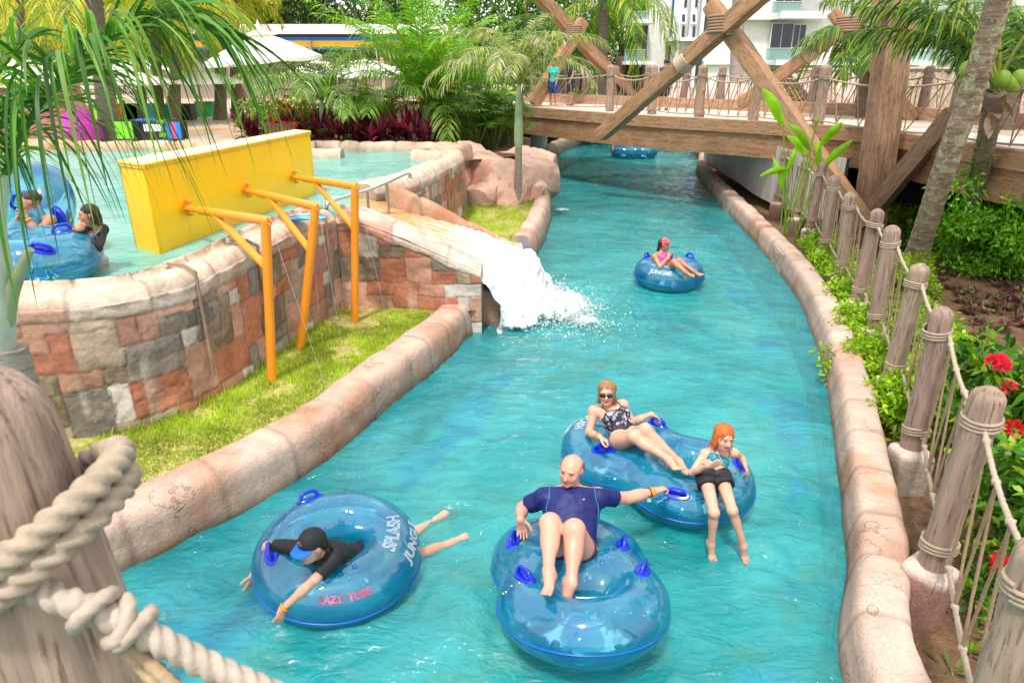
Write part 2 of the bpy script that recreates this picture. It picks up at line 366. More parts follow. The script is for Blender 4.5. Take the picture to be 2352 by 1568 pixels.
def m_water(name, deep, light, tr, tcol, bsc=1.0, rough=.03, streak=1.0, bst=.35):
    t = NT(name); co = t.coord('Object', (.62, 1.15, 1), (0, 0, .2)); co2 = t.coord('Object')
    n1 = t.noise(co, 1.5 * bsc, 5, .6, .7); n2 = t.noise(co, 5.5 * bsc, 5, .62, 1.4); n3 = t.noise(co2, .5, 3, .5, 1)
    c = t.mix(t.ramp(n1, [(.36, (0,) * 3), (.66, (1,) * 3)]), deep, light)
    c = t.mix(t.ramp(n3, [(.45, (0,) * 3), (.75, (.5 * streak,) * 3)]), c, tuple(min(1, x * 1.3 + .06) for x in light))
    c = t.mix(t.ramp(t.noise(co, 1.0 * bsc, 5, .65, 1.8), [(.5, (0,) * 3), (.66, (.6 * streak,) * 3)]), c, (.07, .29, .22) if bsc < 1.5 and tr > .4 else light)  # pale and greenish patches imitate sky and tree reflections, painted into the diffuse colour
    h = t.math('ADD', t.math('MULTIPLY', n1, 1.0), t.math('MULTIPLY', n2, .6)); nor = t.bump(h, bst, .14)
    d = t.n('ShaderNodeBsdfDiffuse'); t.l(c, d.inputs[0]); t.l(nor, d.inputs['Normal'])
    tp = t.n('ShaderNodeBsdfTransparent'); tp.inputs[0].default_value = (*tcol, 1)
    body = t.mixs(tr, d.outputs[0], tp.outputs[0]); gl = t.n('ShaderNodeBsdfGlossy'); gl.inputs['Roughness'].default_value = rough; t.l(nor, gl.inputs['Normal'])
    fr = t.n('ShaderNodeFresnel'); fr.inputs[0].default_value = 1.55; t.l(nor, fr.inputs['Normal'])
    return t.done(t.mixs(fr.outputs[0], body, gl.outputs[0]))
WATER = m_water('river_water', (.006, .275, .295), (.035, .43, .465), .48, (.62, .97, .99), bst=.55)
POOLW = m_water('pool_water', (.16, .52, .44), (.30, .66, .60), .25, (.6, .9, .88), 1.0, .08, 1.0, .3)
def m_floor():
    t = NT('pool_floor_paint'); co = t.coord('Object'); n = t.noise(co, .9, 5, .65, 2.0); n2 = t.noise(co, 3, 4, .6, 1)
    c = t.ramp(n, [(.38, (.05, .36, .38)), (.52, (.06, .44, .44)), (.62, (.2, .48, .36))])
    c = t.mix(t.ramp(t.noise(t.coord('Object', (1, 1, 1), (0, 0, 1)), 1.1, 5, .7, 1), [(.585, (0,) * 3), (.61, (1,) * 3)]), c, (.0, .13, .55))
    return t.done(t.bsdf(c, .8))
FLOOR = m_floor()
# bank lines, read off the photo at the water level and carried on out of frame
LBw = [G(-250, 1568), G(120, 1385), G(310, 1298), G(420, 1243), G(560, 1172), G(700, 1092), G(800, 1022), G(900, 932), G(1000, 850), G(1080, 770), G(1128, 716)]
LB = smoothpath(LBw, .05)
RBw = [A(1.75, 0.3, 0), A(1.95, 1.7, 0), G(1936, 1568), G(1941, 1300), G(1925, 1100), G(1900, 900), G(1860, 750), G(1800, 640), G(1700, 520), G(1602, 405), G(1596, 352), A(8.3, 40, 0)]
RB = smoothpath(RBw, .05)
def river_floor():
    xs = np.arange(-8, 10, .09); ys = np.arange(-3, 46, .12); X, Y = np.meshgrid(xs, ys); P = np.stack([X, Y, X * 0 - .85], -1); dl = np.full(X.shape, 9.); B = np.concatenate([LB[::6, :2], RB[::6, :2]])
    for k in range(0, len(ys), 20): dl[k:k + 20] = np.sqrt(((P[k:k + 20, :, None, :2] - B[None, None]) ** 2).sum(-1)).min(-1)
    q = P * [1, .8, 1]; n = fbm(q, 1.1, 4); n2 = fbm(q + 30, 1.7, 4); C = np.array((.04, .50, .50)) + np.clip(n, -.7, 1)[..., None] * np.array((.04, .12, .09)); pale = np.clip(1 - np.abs(dl - .75) / .45, 0, 1) * np.clip(n + .75, 0, 1); C = C * (1 - pale[..., None]) + pale[..., None] * np.array((.42, .74, .68)); gr = np.clip(n2 * 2.2 - .5, 0, 1) * np.clip(dl - .9, 0, 1); C = C * (1 - .6 * gr[..., None]) + .6 * gr[..., None] * np.array((.16, .32, .17))
    bl = np.clip((fbm(q + 70, 1.7, 4) + .30 - np.abs(dl - .30) * 2.2) * 5, 0, 1); C = C * (1 - bl[..., None]) + bl[..., None] * np.array((.0, .22, .72)); mb = MB(); mb.add(P.reshape(-1, 3), grid_faces(len(ys), len(xs)), C.reshape(-1, 3)); struct(obj('river_floor', mb, MATTEF))
MATTEF = mat('floor_paint', None, .8, 5, .1)
river_floor()
g = MB(); box(g, (0, 150, -1.4), (700, 700, .4), (.1, .1, .05)); struct(obj('ground', g, GROUND, smooth=False))
# river surface with real ripples
def water_grid(name, x0, x1, y0, y1, st, z, amp, m, far=1.0):
    ys = [y0]
    while ys[-1] < y1: ys.append(ys[-1] + st * (1 + max(0, ys[-1] - 6) * .06 * far))
    xs = np.arange(x0, x1, st); X, Y = np.meshgrid(xs, ys); P = np.stack([X, Y, X * 0 + z], -1)
    q = np.stack([X * 1.0 + .35 * Y, Y * 1.25, X * 0 + 3.3], -1); q = q + .35 * np.stack([fbm(q, .9, 2), fbm(q + 9, .9, 2), X * 0], -1)
    P[..., 2] += amp * (.9 * fbm(q, 1.3, 2) + .55 * (1 - np.abs(vn(q + 3, 2.9)) * 2) + .22 * vn(q, 7))
    for cx, cy, r_, am in ((-1.34, 4.27, .6, .010), (.43, 4.25, .58, .008), (.485, 3.7, .58, .010), (1.075, 5.8, .58, .008), (1.6, 5.3, .58, .010), (2.85, 11.95, .62, .012), (.4, 10.4, .8, .03), (1.63, 4.5, .05, .016), (1.98, 4.48, .05, .016), (-.4, 4.9, .15, .012)):
        d_ = np.sqrt((P[..., 0] - cx) ** 2 + (P[..., 1] - cy) ** 2) + .06 * fbm(P + cx, 2, 2); P[..., 2] += am * np.cos(np.maximum(d_ - r_, 0) * 34) * np.exp(-np.abs(d_ - r_) / (.30 if am < .03 else .9))
    mb = MB(); mb.add(P.reshape(-1, 3), grid_faces(len(ys), len(xs))); o = obj(name, mb, m); o['kind'] = 'structure'; return o
water_grid('river_water', -8, 9.5, -3, 46, .045, 0, .024, WATER)
# ================================================================ stone kerbs
def kerb(name, path, prof, side, label, cat, joint=.85, jd=.022, cols=None, disp=.022, wet=.15, group=None, st=.05, zf=None, ends=(True, True), seed=0, bulk=.018):
    """stone kerb swept along a line at the water's edge; prof = (offset away from the water, height)"""
    P = smoothpath(path, st)[:, :2]; T = nrm(np.gradient(P, axis=0)); N = np.stack([T[:, 1], -T[:, 0]], 1) * side
    s = np.r_[0, np.cumsum(np.linalg.norm(np.diff(P, axis=0), axis=1))]
    pr = smoothpath(np.array([(a, b) for a, b in prof], float), .04); n, m = len(P), len(pr); zsc = np.ones(n) if zf is None else np.array([zf(q) for q in s])
    V = np.zeros((n, m, 3)); V[..., :2] = P[:, None] + N[:, None] * pr[None, :, :1]; V[..., 2] = pr[None, :, 1] * zsc[:, None]
    rs = np.random.RandomState(seed + 3); jj = np.cumsum(joint * (.8 + .45 * rs.rand(int(s[-1] / joint * 1.5) + 4))); sid = np.searchsorted(jj, s + .10 * fbm(np.stack([s, s * 0, s * 0], -1), 1.))
    dj = np.min(np.abs(s[:, None] - jj[None]), 1); gr = np.exp(-(dj / .02) ** 2)
    cen = np.array([pr[:, 0].mean(), 0.0]); out = np.stack([pr[:, 0] - cen[0], np.maximum(pr[:, 1], 0) + .05], 1); out /= np.linalg.norm(out, axis=1, keepdims=True) + 1e-9
    bul = bulk * np.sqrt(np.clip(dj / .3, 0, 1)); d = disp * fbm(V + seed * 7, 2.6, 4) + bul[:, None] - jd * gr[:, None]
    V[..., :2] += N[:, None] * (out[None, :, :1] * d[..., None]); V[..., 2] += out[None, :, 1] * d
    pal = np.array(cols or [(.51, .37, .30), (.49, .345, .275), (.50, .39, .325), (.48, .345, .28), (.52, .365, .285)]); C = pal[rs.randint(0, len(pal), 999)[sid]][:, None] * np.ones((1, m, 1))
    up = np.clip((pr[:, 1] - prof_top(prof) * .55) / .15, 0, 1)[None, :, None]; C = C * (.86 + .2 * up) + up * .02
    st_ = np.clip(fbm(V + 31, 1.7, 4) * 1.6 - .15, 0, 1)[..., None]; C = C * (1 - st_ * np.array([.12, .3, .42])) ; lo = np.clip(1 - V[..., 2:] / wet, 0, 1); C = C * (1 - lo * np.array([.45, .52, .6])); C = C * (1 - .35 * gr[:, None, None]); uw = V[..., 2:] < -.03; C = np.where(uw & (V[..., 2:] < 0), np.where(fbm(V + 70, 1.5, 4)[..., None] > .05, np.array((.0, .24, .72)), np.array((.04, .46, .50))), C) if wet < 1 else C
    mb = MB(); mb.add(V.reshape(-1, 3), grid_faces(n, m), C.reshape(-1, 3))
    for e, k in ((ends[0], 0), (ends[1], n - 1)):
        if e:
            c = V[k].mean(0); mb.add(np.concatenate([V[k], c[None]]), np.array([[i, i + 1, m] if k else [i + 1, i, m] for i in range(m - 1)]), np.concatenate([C[k], C[k, :1]]))
    o = obj(name, mb, STONE); return tag(o, label, cat, group)
def prof_top(p): return max(b for a, b in p)
KP = [(.10, -.9), (.05, -.2), (.0, .0), (.015, .22), (.04, .36), (.10, .435), (.2, .455), (.34, .455), (.42, .44), (.46, .38), (.47, -.1)]
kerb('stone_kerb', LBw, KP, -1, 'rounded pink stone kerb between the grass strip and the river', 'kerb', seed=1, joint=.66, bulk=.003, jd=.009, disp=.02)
LB2 = [G(1226, 603), A(.62, 14.4, 0), G(1256, 540), G(1268, 490), G(1262, 455), G(1256, 430)]
K2 = [(.06, -.9), (.03, 0), (.05, .3), (.15, .5), (.35, .52), (.46, .44), (.5, .1)]
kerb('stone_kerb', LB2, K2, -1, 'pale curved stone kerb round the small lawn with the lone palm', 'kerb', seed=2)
kerb('stone_kerb', [G(1248, 420), G(1258, 385), G(1290, 353), G(1335, 330), G(1338, 312)], K2, -1, 'grey brown stone kerb under the left end of the timber bridge', 'kerb', cols=[(.33, .26, .21)], seed=3)
KR = [(.0, -.9), (.0, 0), (.02, .2), (.05, .34), (.11, .40), (.28, .41), (.36, .38), (.39, .2), (.40, -.1)]
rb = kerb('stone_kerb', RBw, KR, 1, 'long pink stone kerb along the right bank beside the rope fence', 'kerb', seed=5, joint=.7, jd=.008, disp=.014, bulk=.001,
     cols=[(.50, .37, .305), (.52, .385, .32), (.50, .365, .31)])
# relief panels set in the river face of the right kerb
def relief(u, v, sc):
    c = G(u, v, .16); i = np.argmin(np.linalg.norm(RB[:, :2] - c[:2], axis=1)); t = nrm(RB[i + 3] - RB[i - 3]); n = A(-t[1], t[0], 0); c = RB[i] + n * -.0 + A(0, 0, .17)
    mb = MB(); cc = (.42, .35, .28)
    def pl(a0, a1, z0, z1, d=.012, col=cc):
        q = [c + t * a0 * sc + A(0, 0, z0 * sc) + n * d, c + t * a1 * sc + A(0, 0, z0 * sc) + n * d, c + t * a1 * sc + A(0, 0, z1 * sc) + n * d, c + t * a0 * sc + A(0, 0, z1 * sc) + n * d]
        q += [p - n * .06 for p in q]; mb.add(q, [[3, 2, 1, 0], [0, 1, 5, 4], [2, 3, 7, 6], [1, 2, 6, 5], [3, 0, 4, 7]], col)
    pl(-.42, .42, -.2, .2, .012)
    for k in range(9): a = -.38 + k * .085; pl(a, a + .05, .12, .17, .022, (.5, .42, .34)); pl(a, a + .05, -.17, -.12, .022, (.5, .42, .34))
    rs = random.Random(int(u))
    for i in range(7):
        for j in range(3):
            a = -.36 + i * .105; z = -.1 + j * .07
            if rs.random() < .8: pl(a, a + rs.uniform(.05, .09), z, z + rs.uniform(.025, .05), .024, (.46, .38, .3))
    return obj('relief_panel', mb, STONE, rb, smooth=False)
relief(1850, 600, 1.0); relief(1720, 470, 1.1)
# ================================================================ mosaic stone walls
PAL = np.array([(.40, .16, .095), (.44, .25, .19), (.40, .22, .16), (.27, .235, .20), (.58, .55, .52), (.26, .20, .14), (.40, .31, .235), (.43, .385, .35)]); PW = [.23, .22, .14, .12, .09, .06, .08, .06]
def mosaic(name, path, ztop, zbase, side, label, thick=.38, seed=0, st=.022, cell=.19, capc=None):
    P = smoothpath(path, st)[:, :2]; T = nrm(np.gradient(P, axis=0)); N = np.stack([T[:, 1], -T[:, 0]], 1) * side
    s = np.r_[0, np.cumsum(np.linalg.norm(np.diff(P, axis=0), axis=1))]; zt = np.array([ztop(q) for q in s / s[-1]]); H = zt.max() - zbase
    pr = smoothpath(np.array([(0, 0), (.0, 1 - .30 / H), (-.02, 1 - .14 / H), (-.08, 1 - .04 / H), (-.17, 1.0), (-thick + .06, .985), (-thick, 1 - .1 / H), (-thick, .0)]) * [1, H], st)
    n, m = len(P), len(pr); ell_ = np.r_[0, np.cumsum(np.linalg.norm(np.diff(pr, axis=0), axis=1))]; rs = np.random.RandomState(seed)
    V = np.zeros((n, m, 3)); V[..., :2] = P[:, None] + N[:, None] * pr[None, :, :1]; sl = (zt - zbase) / H; V[..., 2] = zbase + pr[None, :, 1] * sl[:, None]
    S, E = np.meshgrid(s, ell_, indexing='ij'); q = np.stack([S, E, S * 0 + seed], -1); S2 = S + .022 * fbm(q, 4, 3); E2 = E * sl[:, None] + .022 * fbm(q + 9, 4, 3)
    gw, gh = int(s[-1] / cell) + 4, int((ell_[-1] + .4) / cell) + 4; ids = -np.ones((gw, gh), int); rect = []
    for a in range(gw):
        for b in range(gh):
            if ids[a, b] < 0:
                ww, hh = [(1, 1), (2, 1), (1, 2), (2, 2), (3, 2), (2, 3), (3, 1)][rs.choice(7, p=[.1, .16, .2, .3, .1, .1, .04])]; c = len(rect)
                sub = ids[a:a + ww, b:b + hh]; mk = sub < 0; sub[mk] = c; rect.append(c)
    capz = max(0, (1 - .27 / H) * H); iscap = (E2 > capz * sl[:, None] + .02 * fbm(q + 4, 2, 2)) & True
    ia = np.clip((S2 / cell).astype(int), 0, gw - 1); ib = np.clip((E2 / cell).astype(int), 0, gh - 1); I = ids[ia, ib]
    def at(da, db): return ids[np.clip(((S2 + da) / cell).astype(int), 0, gw - 1), np.clip(((E2 + db) / cell).astype(int), 0, gh - 1)]
    jj = np.cumsum(.5 + .35 * rs.rand(200)); cs = np.searchsorted(jj, S2); dj = np.min(np.abs(S2[..., None] - jj[None, None, :int(s[-1] / .5) + 3]), -1)
    e = .010; edge = np.zeros(I.shape)
    for da, db in ((e, 0), (-e, 0), (0, e), (0, -e)): edge = np.maximum(edge, (at(da, db) != I).astype(float))
    ecap = np.maximum(np.exp(-(dj / .018) ** 2), np.exp(-((E2 - capz * sl[:, None]) / .02) ** 2)); edge = np.where(iscap, ecap, np.maximum(edge * .9, np.exp(-((E2 - capz * sl[:, None]) / .02) ** 2)))
    ci = rs.choice(len(PAL), size=len(rect) + 1, p=PW); C = PAL[ci[I]] * (1 + .16 * (rs.rand(len(rect) + 1)[I][..., None] - .5) * 2)
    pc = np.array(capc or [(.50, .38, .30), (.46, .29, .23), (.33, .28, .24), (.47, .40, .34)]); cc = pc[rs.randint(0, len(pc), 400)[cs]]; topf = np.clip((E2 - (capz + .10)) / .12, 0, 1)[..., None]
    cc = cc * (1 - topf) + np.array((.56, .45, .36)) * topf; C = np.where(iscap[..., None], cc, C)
    mott = np.clip(fbm(V + 40, 5.5, 4) * 1.5, -1, 1)[..., None]; dark = np.isin(ci[I], [3, 5])[..., None] & ~iscap[..., None]
    C = C * (1 + .16 * mott) ; C = np.where(dark & (mott > .05), C * np.array([.55, .56, .58]), C); C = C * (1 - .38 * edge[..., None])
    drip = np.clip(vn(np.stack([S * 9, E * 1.2, S * 0 + 3], -1)) * 1.8 - 1.15, 0, 1)[..., None] * (~iscap[..., None]); C = C * (1 - .6 * drip) + .6 * drip * np.array((.6, .58, .54))
    d = .016 * fbm(V, 5, 4) + .03 * fbm(V, 1.2, 2) - .008 * edge + .010 * (rs.rand(len(rect) + 1)[I] - .5) * (~iscap) + .006 * iscap
    on = np.zeros((m, 2)); on[:-1] = np.diff(pr, axis=0); on[-1] = on[-2]; on = np.stack([on[:, 1], -on[:, 0]], 1); on /= np.linalg.norm(on, axis=1, keepdims=True) + 1e-9
    V[..., :2] += N[:, None] * (on[None, :, :1] * d[..., None]); V[..., 2] += on[None, :, 1] * d
    mb = MB(); mb.add(V.reshape(-1, 3), grid_faces(n, m)[:, ::-1] if side < 0 else grid_faces(n, m), C.reshape(-1, 3))
    for k in (0, n - 1):
        c = V[k].mean(0); mb.add(np.concatenate([V[k], c[None]]), np.array([[i, i + 1, m] for i in range(m - 1)]), np.concatenate([C[k] * .8, C[k, :1]]))
    o = obj(name, mb, WALLM); return tag(o, label, 'wall')
def m_wallm():
    t = NT('mosaic_stone'); co = t.coord('Object'); n = t.noise(co, 22, 5, .65); n2 = t.noise(co, 90, 3)
    c = t.mix(1.0, t.attr(), t.ramp(n, [(.3, (.8, .79, .78)), (.7, (1.16, 1.14, 1.13))]), 'MULTIPLY')
    c = t.mix(1, c, (1.0, .98, .95), 'MULTIPLY'); return t.done(t.bsdf(c, .62, t.bump(t.math('ADD', n, t.math('MULTIPLY', n2, .3)), .7, .016), spec=.35))
WALLM = m_wallm()
GZ = .38; WT = 1.8; PW_Z = 1.6
W1 = [G(-500, 1000, GZ), G(-150, 1012, GZ), G(30, 1012, GZ), G(160, 1003, GZ), G(300, 983, GZ), G(420, 945, GZ), G(500, 905, GZ), G(570, 858, GZ), G(640, 806, GZ), G(720, 748, GZ), G(790, 703, GZ)]
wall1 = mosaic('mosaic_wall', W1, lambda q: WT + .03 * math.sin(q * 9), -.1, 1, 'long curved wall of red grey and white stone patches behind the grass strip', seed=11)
e1 = W1[-1]
W2 = [e1 + A(.0, .02, 0), A(-1.9, 9.62, 0), A(-1.2, 9.55, 0), A(-.45, 9.5, 0)]
def zt2(q):
    return 1.78 - .10 * q - .80 * max(0, q - .12) ** 1.15
wall2 = mosaic('mosaic_wall', W2, zt2, -.2, 1, 'sloping patchwork stone side wall on the near side of the water chute', thick=.3, seed=23, capc=[(.55, .45, .4), (.5, .28, .22), (.52, .44, .38)])
W3 = [A(-2.25, 11.35, 0), A(-1.75, 12.2, 0), A(-1.35, 14, 0), A(-1.1, 15.6, 0), A(-1.15, 16.6, 0)]
wall3 = mosaic('mosaic_wall', W3, lambda q: 1.88, .2, 1, 'patchwork stone pool wall beside the pink boulders', thick=.4, seed=31, st=.04)
# chute: far side wall
def chute_side():
    pa = [A(-2.05, 11.2, 0), A(-1.7, 11.28, 0), A(-1.2, 11.4, 0), A(-.5, 11.5, 0), A(.2, 11.6, 0)]
    H0 = 1.9
    o = kerb('chute_wall', pa, [(.0, -.3), (.0, 1.2), (.03, 1.72), (.1, 1.88), (.22, 1.9), (.3, 1.8), (.32, 1.4), (.32, -.3)], -1, 'smooth brown sloping stone wall on the far side of the water chute', 'wall', joint=.65, cols=[(.42, .25, .15), (.50, .36, .28), (.45, .27, .17)], disp=.02, wet=.02,
             zf=lambda s: 1.0 - .60 * min(1, max(0, s - .1) / 2.1), seed=9, ends=(True, True)); return o
chute_side()
# ================================================================ pool and chute water
pool = [(-14, 5.8, PW_Z)] + [(p[0] - .05, p[1] + .2, PW_Z) for p in W1[2:]] + [(-2.55, 9.8, PW_Z), (-2.5, 11.35, PW_Z), (-1.95, 12.2, PW_Z), (-1.45, 14, PW_Z), (-1.3, 16.5, PW_Z), (-1.6, 19, PW_Z), (-5.5, 19.4, PW_Z), (-14, 19.6, PW_Z), (-22, 19.6, PW_Z), (-22, 5, PW_Z)]
from mathutils.geometry import intersect_point_line
def inpoly(P, poly):
    x, y = P[..., 0], P[..., 1]; r = np.zeros(x.shape, bool); n = len(poly)
    for i in range(n):
        x1, y1 = poly[i][:2]; x2, y2 = poly[(i + 1) % n][:2]
        c = ((y1 > y) != (y2 > y)) & (x < (x2 - x1) * (y - y1) / (y2 - y1 + 1e-12) + x1); r ^= c
    return r
def water_poly(name, pl, z, amp, m, st=.09):
    p = np.array(pl); x0, y0 = p[:, :2].min(0); x1, y1 = p[:, :2].max(0); xs = np.arange(x0, x1, st); ys = np.arange(y0, y1, st); X, Y = np.meshgrid(xs, ys)
    P = np.stack([X, Y, X * 0 + z], -1); P[..., 2] += amp * (fbm(P + 5, 1.1, 3) + .5 * vn(P, 3.5)); Fq = grid_faces(len(ys), len(xs)); c = P.reshape(-1, 3)[Fq].mean(1); k = inpoly(c, pl)
    mb = MB(); mb.add(P.reshape(-1, 3), Fq[k]); o = obj(name, mb, m); return struct(o)
water_poly('pool_water', pool, PW_Z, .02, POOLW)
struct(sheet('pool_floor', [(a, b, .95) for a, b, c in pool], FLOOR, (1, 1, 1)))
def m_chute():
    t = NT('chute_water'); co = t.coord('Object', (.8, 3.0, 1)); n = t.noise(co, 3.2, 6, .72, 1.2); a = t.attr(); sp = t.n('ShaderNodeSeparateColor'); t.l(a, sp.inputs[0])
    f = t.math('ADD', n, t.math('MULTIPLY', sp.outputs[0], .36)); k = t.ramp(f, [(.52, (0,) * 3), (.78, (1,) * 3)])
    c = t.mix(k, t.mix(sp.outputs[1], (.56, .32, .12), (.30, .60, .60)), (.80, .82, .82)); return t.done(t.bsdf(c, .18, t.bump(n, .6, .05), spec=.5))
def chute():
    n, m = 190, 70; q = np.linspace(0, 1, n); Y = np.linspace(9.60, 11.5, m); xe = -.42 + (Y - 9.6) * .33; P = np.zeros((n, m, 3)); ss = np.clip(q / .62, 0, 1)[:, None]; tau = np.clip((q - .62) / .38, 0, 1)[:, None]
    x = -2.6 + (xe[None] + 2.6) * ss + .60 * tau; P[..., 0] = x; P[..., 1] = Y[None] + (Y[None] - 10.5) * .12 * tau; P[..., 0] -= .30 * tau * np.clip(1 - (Y - 9.6) / .5, 0, 1)[None]; P[..., 2] = PW_Z + .02 - .86 * np.clip((-2.6 + (xe[None] + 2.6) * ss + 2.3) / (xe[None] + 2.3), 0, 1) ** 1.12 - .12 * tau - .72 * tau ** 2
    fo = np.clip((x + 1.7) / 1.9, 0, 1.0); nz = np.stack([fbm(P * [1, 2, 1], 3, 4), fbm(P * [1, 2, 1] + 8, 3, 4), fbm(P * [1, 2, 1] + 3, 3, 5)], -1); P += nz * (.045 * fo + .085 * tau)[..., None] * [.8, .5, 1]; P[..., 2] += .03 * fo * vn(P * [1, 1, 0], 16)
    mb = MB(); mb.add(P.reshape(-1, 3), grid_faces(n, m)[:, ::-1], np.stack([fo, np.clip(tau * 1.6 + 0 * x, 0, 1), 0 * x], -1).reshape(-1, 3)); bm_ = MB(); bx = [(-2.4, 9.78), (-.16, 9.78), (.24, 11.5), (-2.4, 11.5)]; bm_.add([(a, b, -.9) for a, b in bx] + [(-2.4, 9.78, 1.35), (-.20, 9.78, .50), (.10, 11.5, .52), (-2.4, 11.5, 1.35)], [[0, 1, 5, 4], [1, 2, 6, 5], [2, 3, 7, 6], [3, 0, 4, 7], [4, 5, 6, 7]], (.36, .24, .16)); tag(obj('chute_block', bm_, STONE, smooth=False), 'brown stone block under the foot of the water chute', 'chute'); return struct(obj('chute_water', mb, m_chute()))
chute()
def m_foam():
    t = NT('white_foam'); co = t.coord('Object'); n = t.noise(co, 5, 7, .75, .8); a = t.attr(); sp = t.n('ShaderNodeSeparateColor'); t.l(a, sp.inputs[0])
    f = t.math('ADD', t.math('SUBTRACT', n, .5), sp.outputs[0]); k = t.ramp(f, [(.45, (0,) * 3), (.62, (1,) * 3)])
    p = t.bsdf(t.mix(t.ramp(t.noise(co, 9, 5, .7), [(.38, (0,) * 3), (.55, (1,) * 3)]), (.52, .72, .73), (.82, .85, .86)), .5, t.bump(t.noise(co, 22, 5, .7), .8, .03), spec=.4); tp = t.n('ShaderNodeBsdfTransparent'); return t.done(t.mixs(k, tp.outputs[0], p))
FOAM = m_foam()
def foam(name, cx, cy, rx, ry, rot, peak, dens, st=.035, h0=.02, seed=0):
    xs = np.arange(-rx * 1.3, rx * 1.3, st); ys = np.arange(-ry * 1.3, ry * 1.3, st); X, Y = np.meshgrid(xs, ys); r = np.sqrt((X / rx) ** 2 + (Y / ry) ** 2)
    x = cx + X * math.cos(rot) - Y * math.sin(rot); y = cy + X * math.sin(rot) + Y * math.cos(rot); P = np.stack([x, y, x * 0], -1)
    q = np.clip(1.15 - r, 0, 1); P[..., 2] = h0 + .028 * (1 - r.clip(0, 1)) + peak * q ** 1.3 * (.55 + .55 * fbm(P + seed, 3.5, 5) + .25 * vn(P, 19)); P[..., 2] = np.maximum(P[..., 2], h0); C = (dens * (1.05 - r)).clip(-1, 1)
    mb = MB(); mb.add(P.reshape(-1, 3), grid_faces(len(ys), len(xs)), np.repeat(C.reshape(-1, 1), 3, 1)); o = obj(name, mb, FOAM); return o
# boiling water and spray where the chute meets the river
for a in ((.12, 9.72, .52, .42, .2, .26, 1.0, .018, .01, 11), (.30, 10.2, .6, .8, 0, .42, .95, .02, .01, 13), (.62, 10.4, 1.12, 1.2, -.5, .32, .95, .022, .02, 1), (1.05, 9.9, 1.1, 1.0, -.6, .08, .54, .025, .02, 3), (.9, 9.9, 2.3, 1.9, -.6, .03, .36, .04, .03, 4), (1.35, 18.6, .55, .8, 0, .05, .6, .05, .02, 8)): foam('foam', *a)['kind'] = 'stuff'
rs = np.random.RandomState(4); mb = MB()
for k in range(7000):
    a = rs.normal(0, .38); b = rs.normal(0, .40); sp = rs.rand() < .3; p = A(.55 + a * (1.5 if sp else 1) + abs(b) * .15, 10.5 + b * (1.5 if sp else 1.1) - max(a, 0) * .5, .04 + abs(rs.normal(0, .17)) * math.exp(-a * a * 2 - b * b)); r = rs.uniform(.002, .007) if sp else rs.uniform(.004, .016)
    V = rs.normal(0, 1, (4, 3)) * r + p; mb.add(V, np.array([[0, 1, 2], [0, 2, 3], [0, 3, 1], [1, 3, 2]]))
o = obj('spray', mb, mat('spray_drops', (.85, .9, .92), .2)); o['kind'] = 'stuff'
# ================================================================ lawns, beds, plaza
inner = [LB[i][:2] for i in range(0, len(LB), 8)]; Tn = nrm(np.gradient(LB[:, :2], axis=0)); off = [LB[i][:2] + np.array([-Tn[i][1], Tn[i][0]]) * .38 for i in range(0, len(LB), 8)]
lawn1 = [(p[0], p[1], GZ - .03) for p in off] + [(-.5, 9.5, GZ - .03)] + [(p[0] - .02, p[1] + .1, GZ - .03) for p in W1[::-1]]
struct(sheet('lawn', lawn1, LAWN, (1, 1, 1)))
lawn2 = [(.25, 11.6, .42), (.1, 13.4, .42), (.35, 15.8, .42), (.62, 18.3, .42), (.6, 20.5, .42), (-1.6, 20.5, .42), (-1.4, 14, .42), (-2.1, 11.5, .42)]
struct(sheet('lawn', lawn2, LAWN, (1, 1, 1)))
def blades(name, pl, z, n, hm, seed, cols=((.34, .50, .015), (.46, .58, .03), (.24, .40, .015), (.62, .54, .18))):
    rs = np.random.RandomState(seed); p = np.array(pl); lo, hi = p[:, :2].min(0), p[:, :2].max(0); Q = rs.rand(n * 3, 2) * (hi - lo) + lo; Q = Q[inpoly(Q, pl)]; Q = Q[fbm(np.c_[Q, Q[:, 0] * 0 + 9], 1.9, 4) + .5 * rs.rand(len(Q)) < .85][:n]; n = len(Q)
    h = hm * (.5 + rs.rand(n)) * (1 + .6 * vn(np.c_[Q, Q[:, 0] * 0], 2.)); a = rs.rand(n) * 2 * PI; wd = .0035 + .003 * rs.rand(n); dx = np.c_[np.cos(a), np.sin(a), a * 0]; ln = np.c_[-np.sin(a), np.cos(a), a * 0] * (h * rs.uniform(-.8, .8, n))[:, None]
    B = np.c_[Q, np.full(n, z)]; V = np.stack([B - dx * wd[:, None], B + dx * wd[:, None], B + ln + A(0, 0, 1) * h[:, None]], 1).reshape(-1, 3)
    c = np.array(cols)[rs.choice(4, n, p=[.36, .34, .18, .12])] * (1 + .35 * fbm(np.c_[Q, Q[:, 0] * 0], 1.6, 3))[:, None]; mb = MB(); mb.add(V, np.arange(3 * n).reshape(-1, 3), np.repeat(c, 3, 0)); o = obj(name, mb, LEAF, smooth=False); o['kind'] = 'stuff'
blades('grass', lawn1, GZ - .03, 90000, .035, 1); blades('grass', lawn2, .42, 22000, .06, 2)
ed = [(p[0], p[1] - .0) for p in W1]  # longer grass against the wall foot
rs = np.random.RandomState(8)
eg = [(p[0], p[1] + .02, 0) for p in W1] + [(p[0] + .05, p[1] - .1, 0) for p in W1[::-1]]; blades('grass', eg, GZ - .03, 9000, .09, 5)
T2 = nrm(np.gradient(RB[:, :2], axis=0)); roff = [RB[i][:2] + np.array([T2[i][1], -T2[i][0]]) * .4 for i in range(0, len(RB), 10)]
gsoil = [(p[0], p[1], .05) for p in roff] + [(60, 40, .05), (60, -3, .05)]
struct(sheet('garden_soil', gsoil, SOIL, (1, 1, 1)))
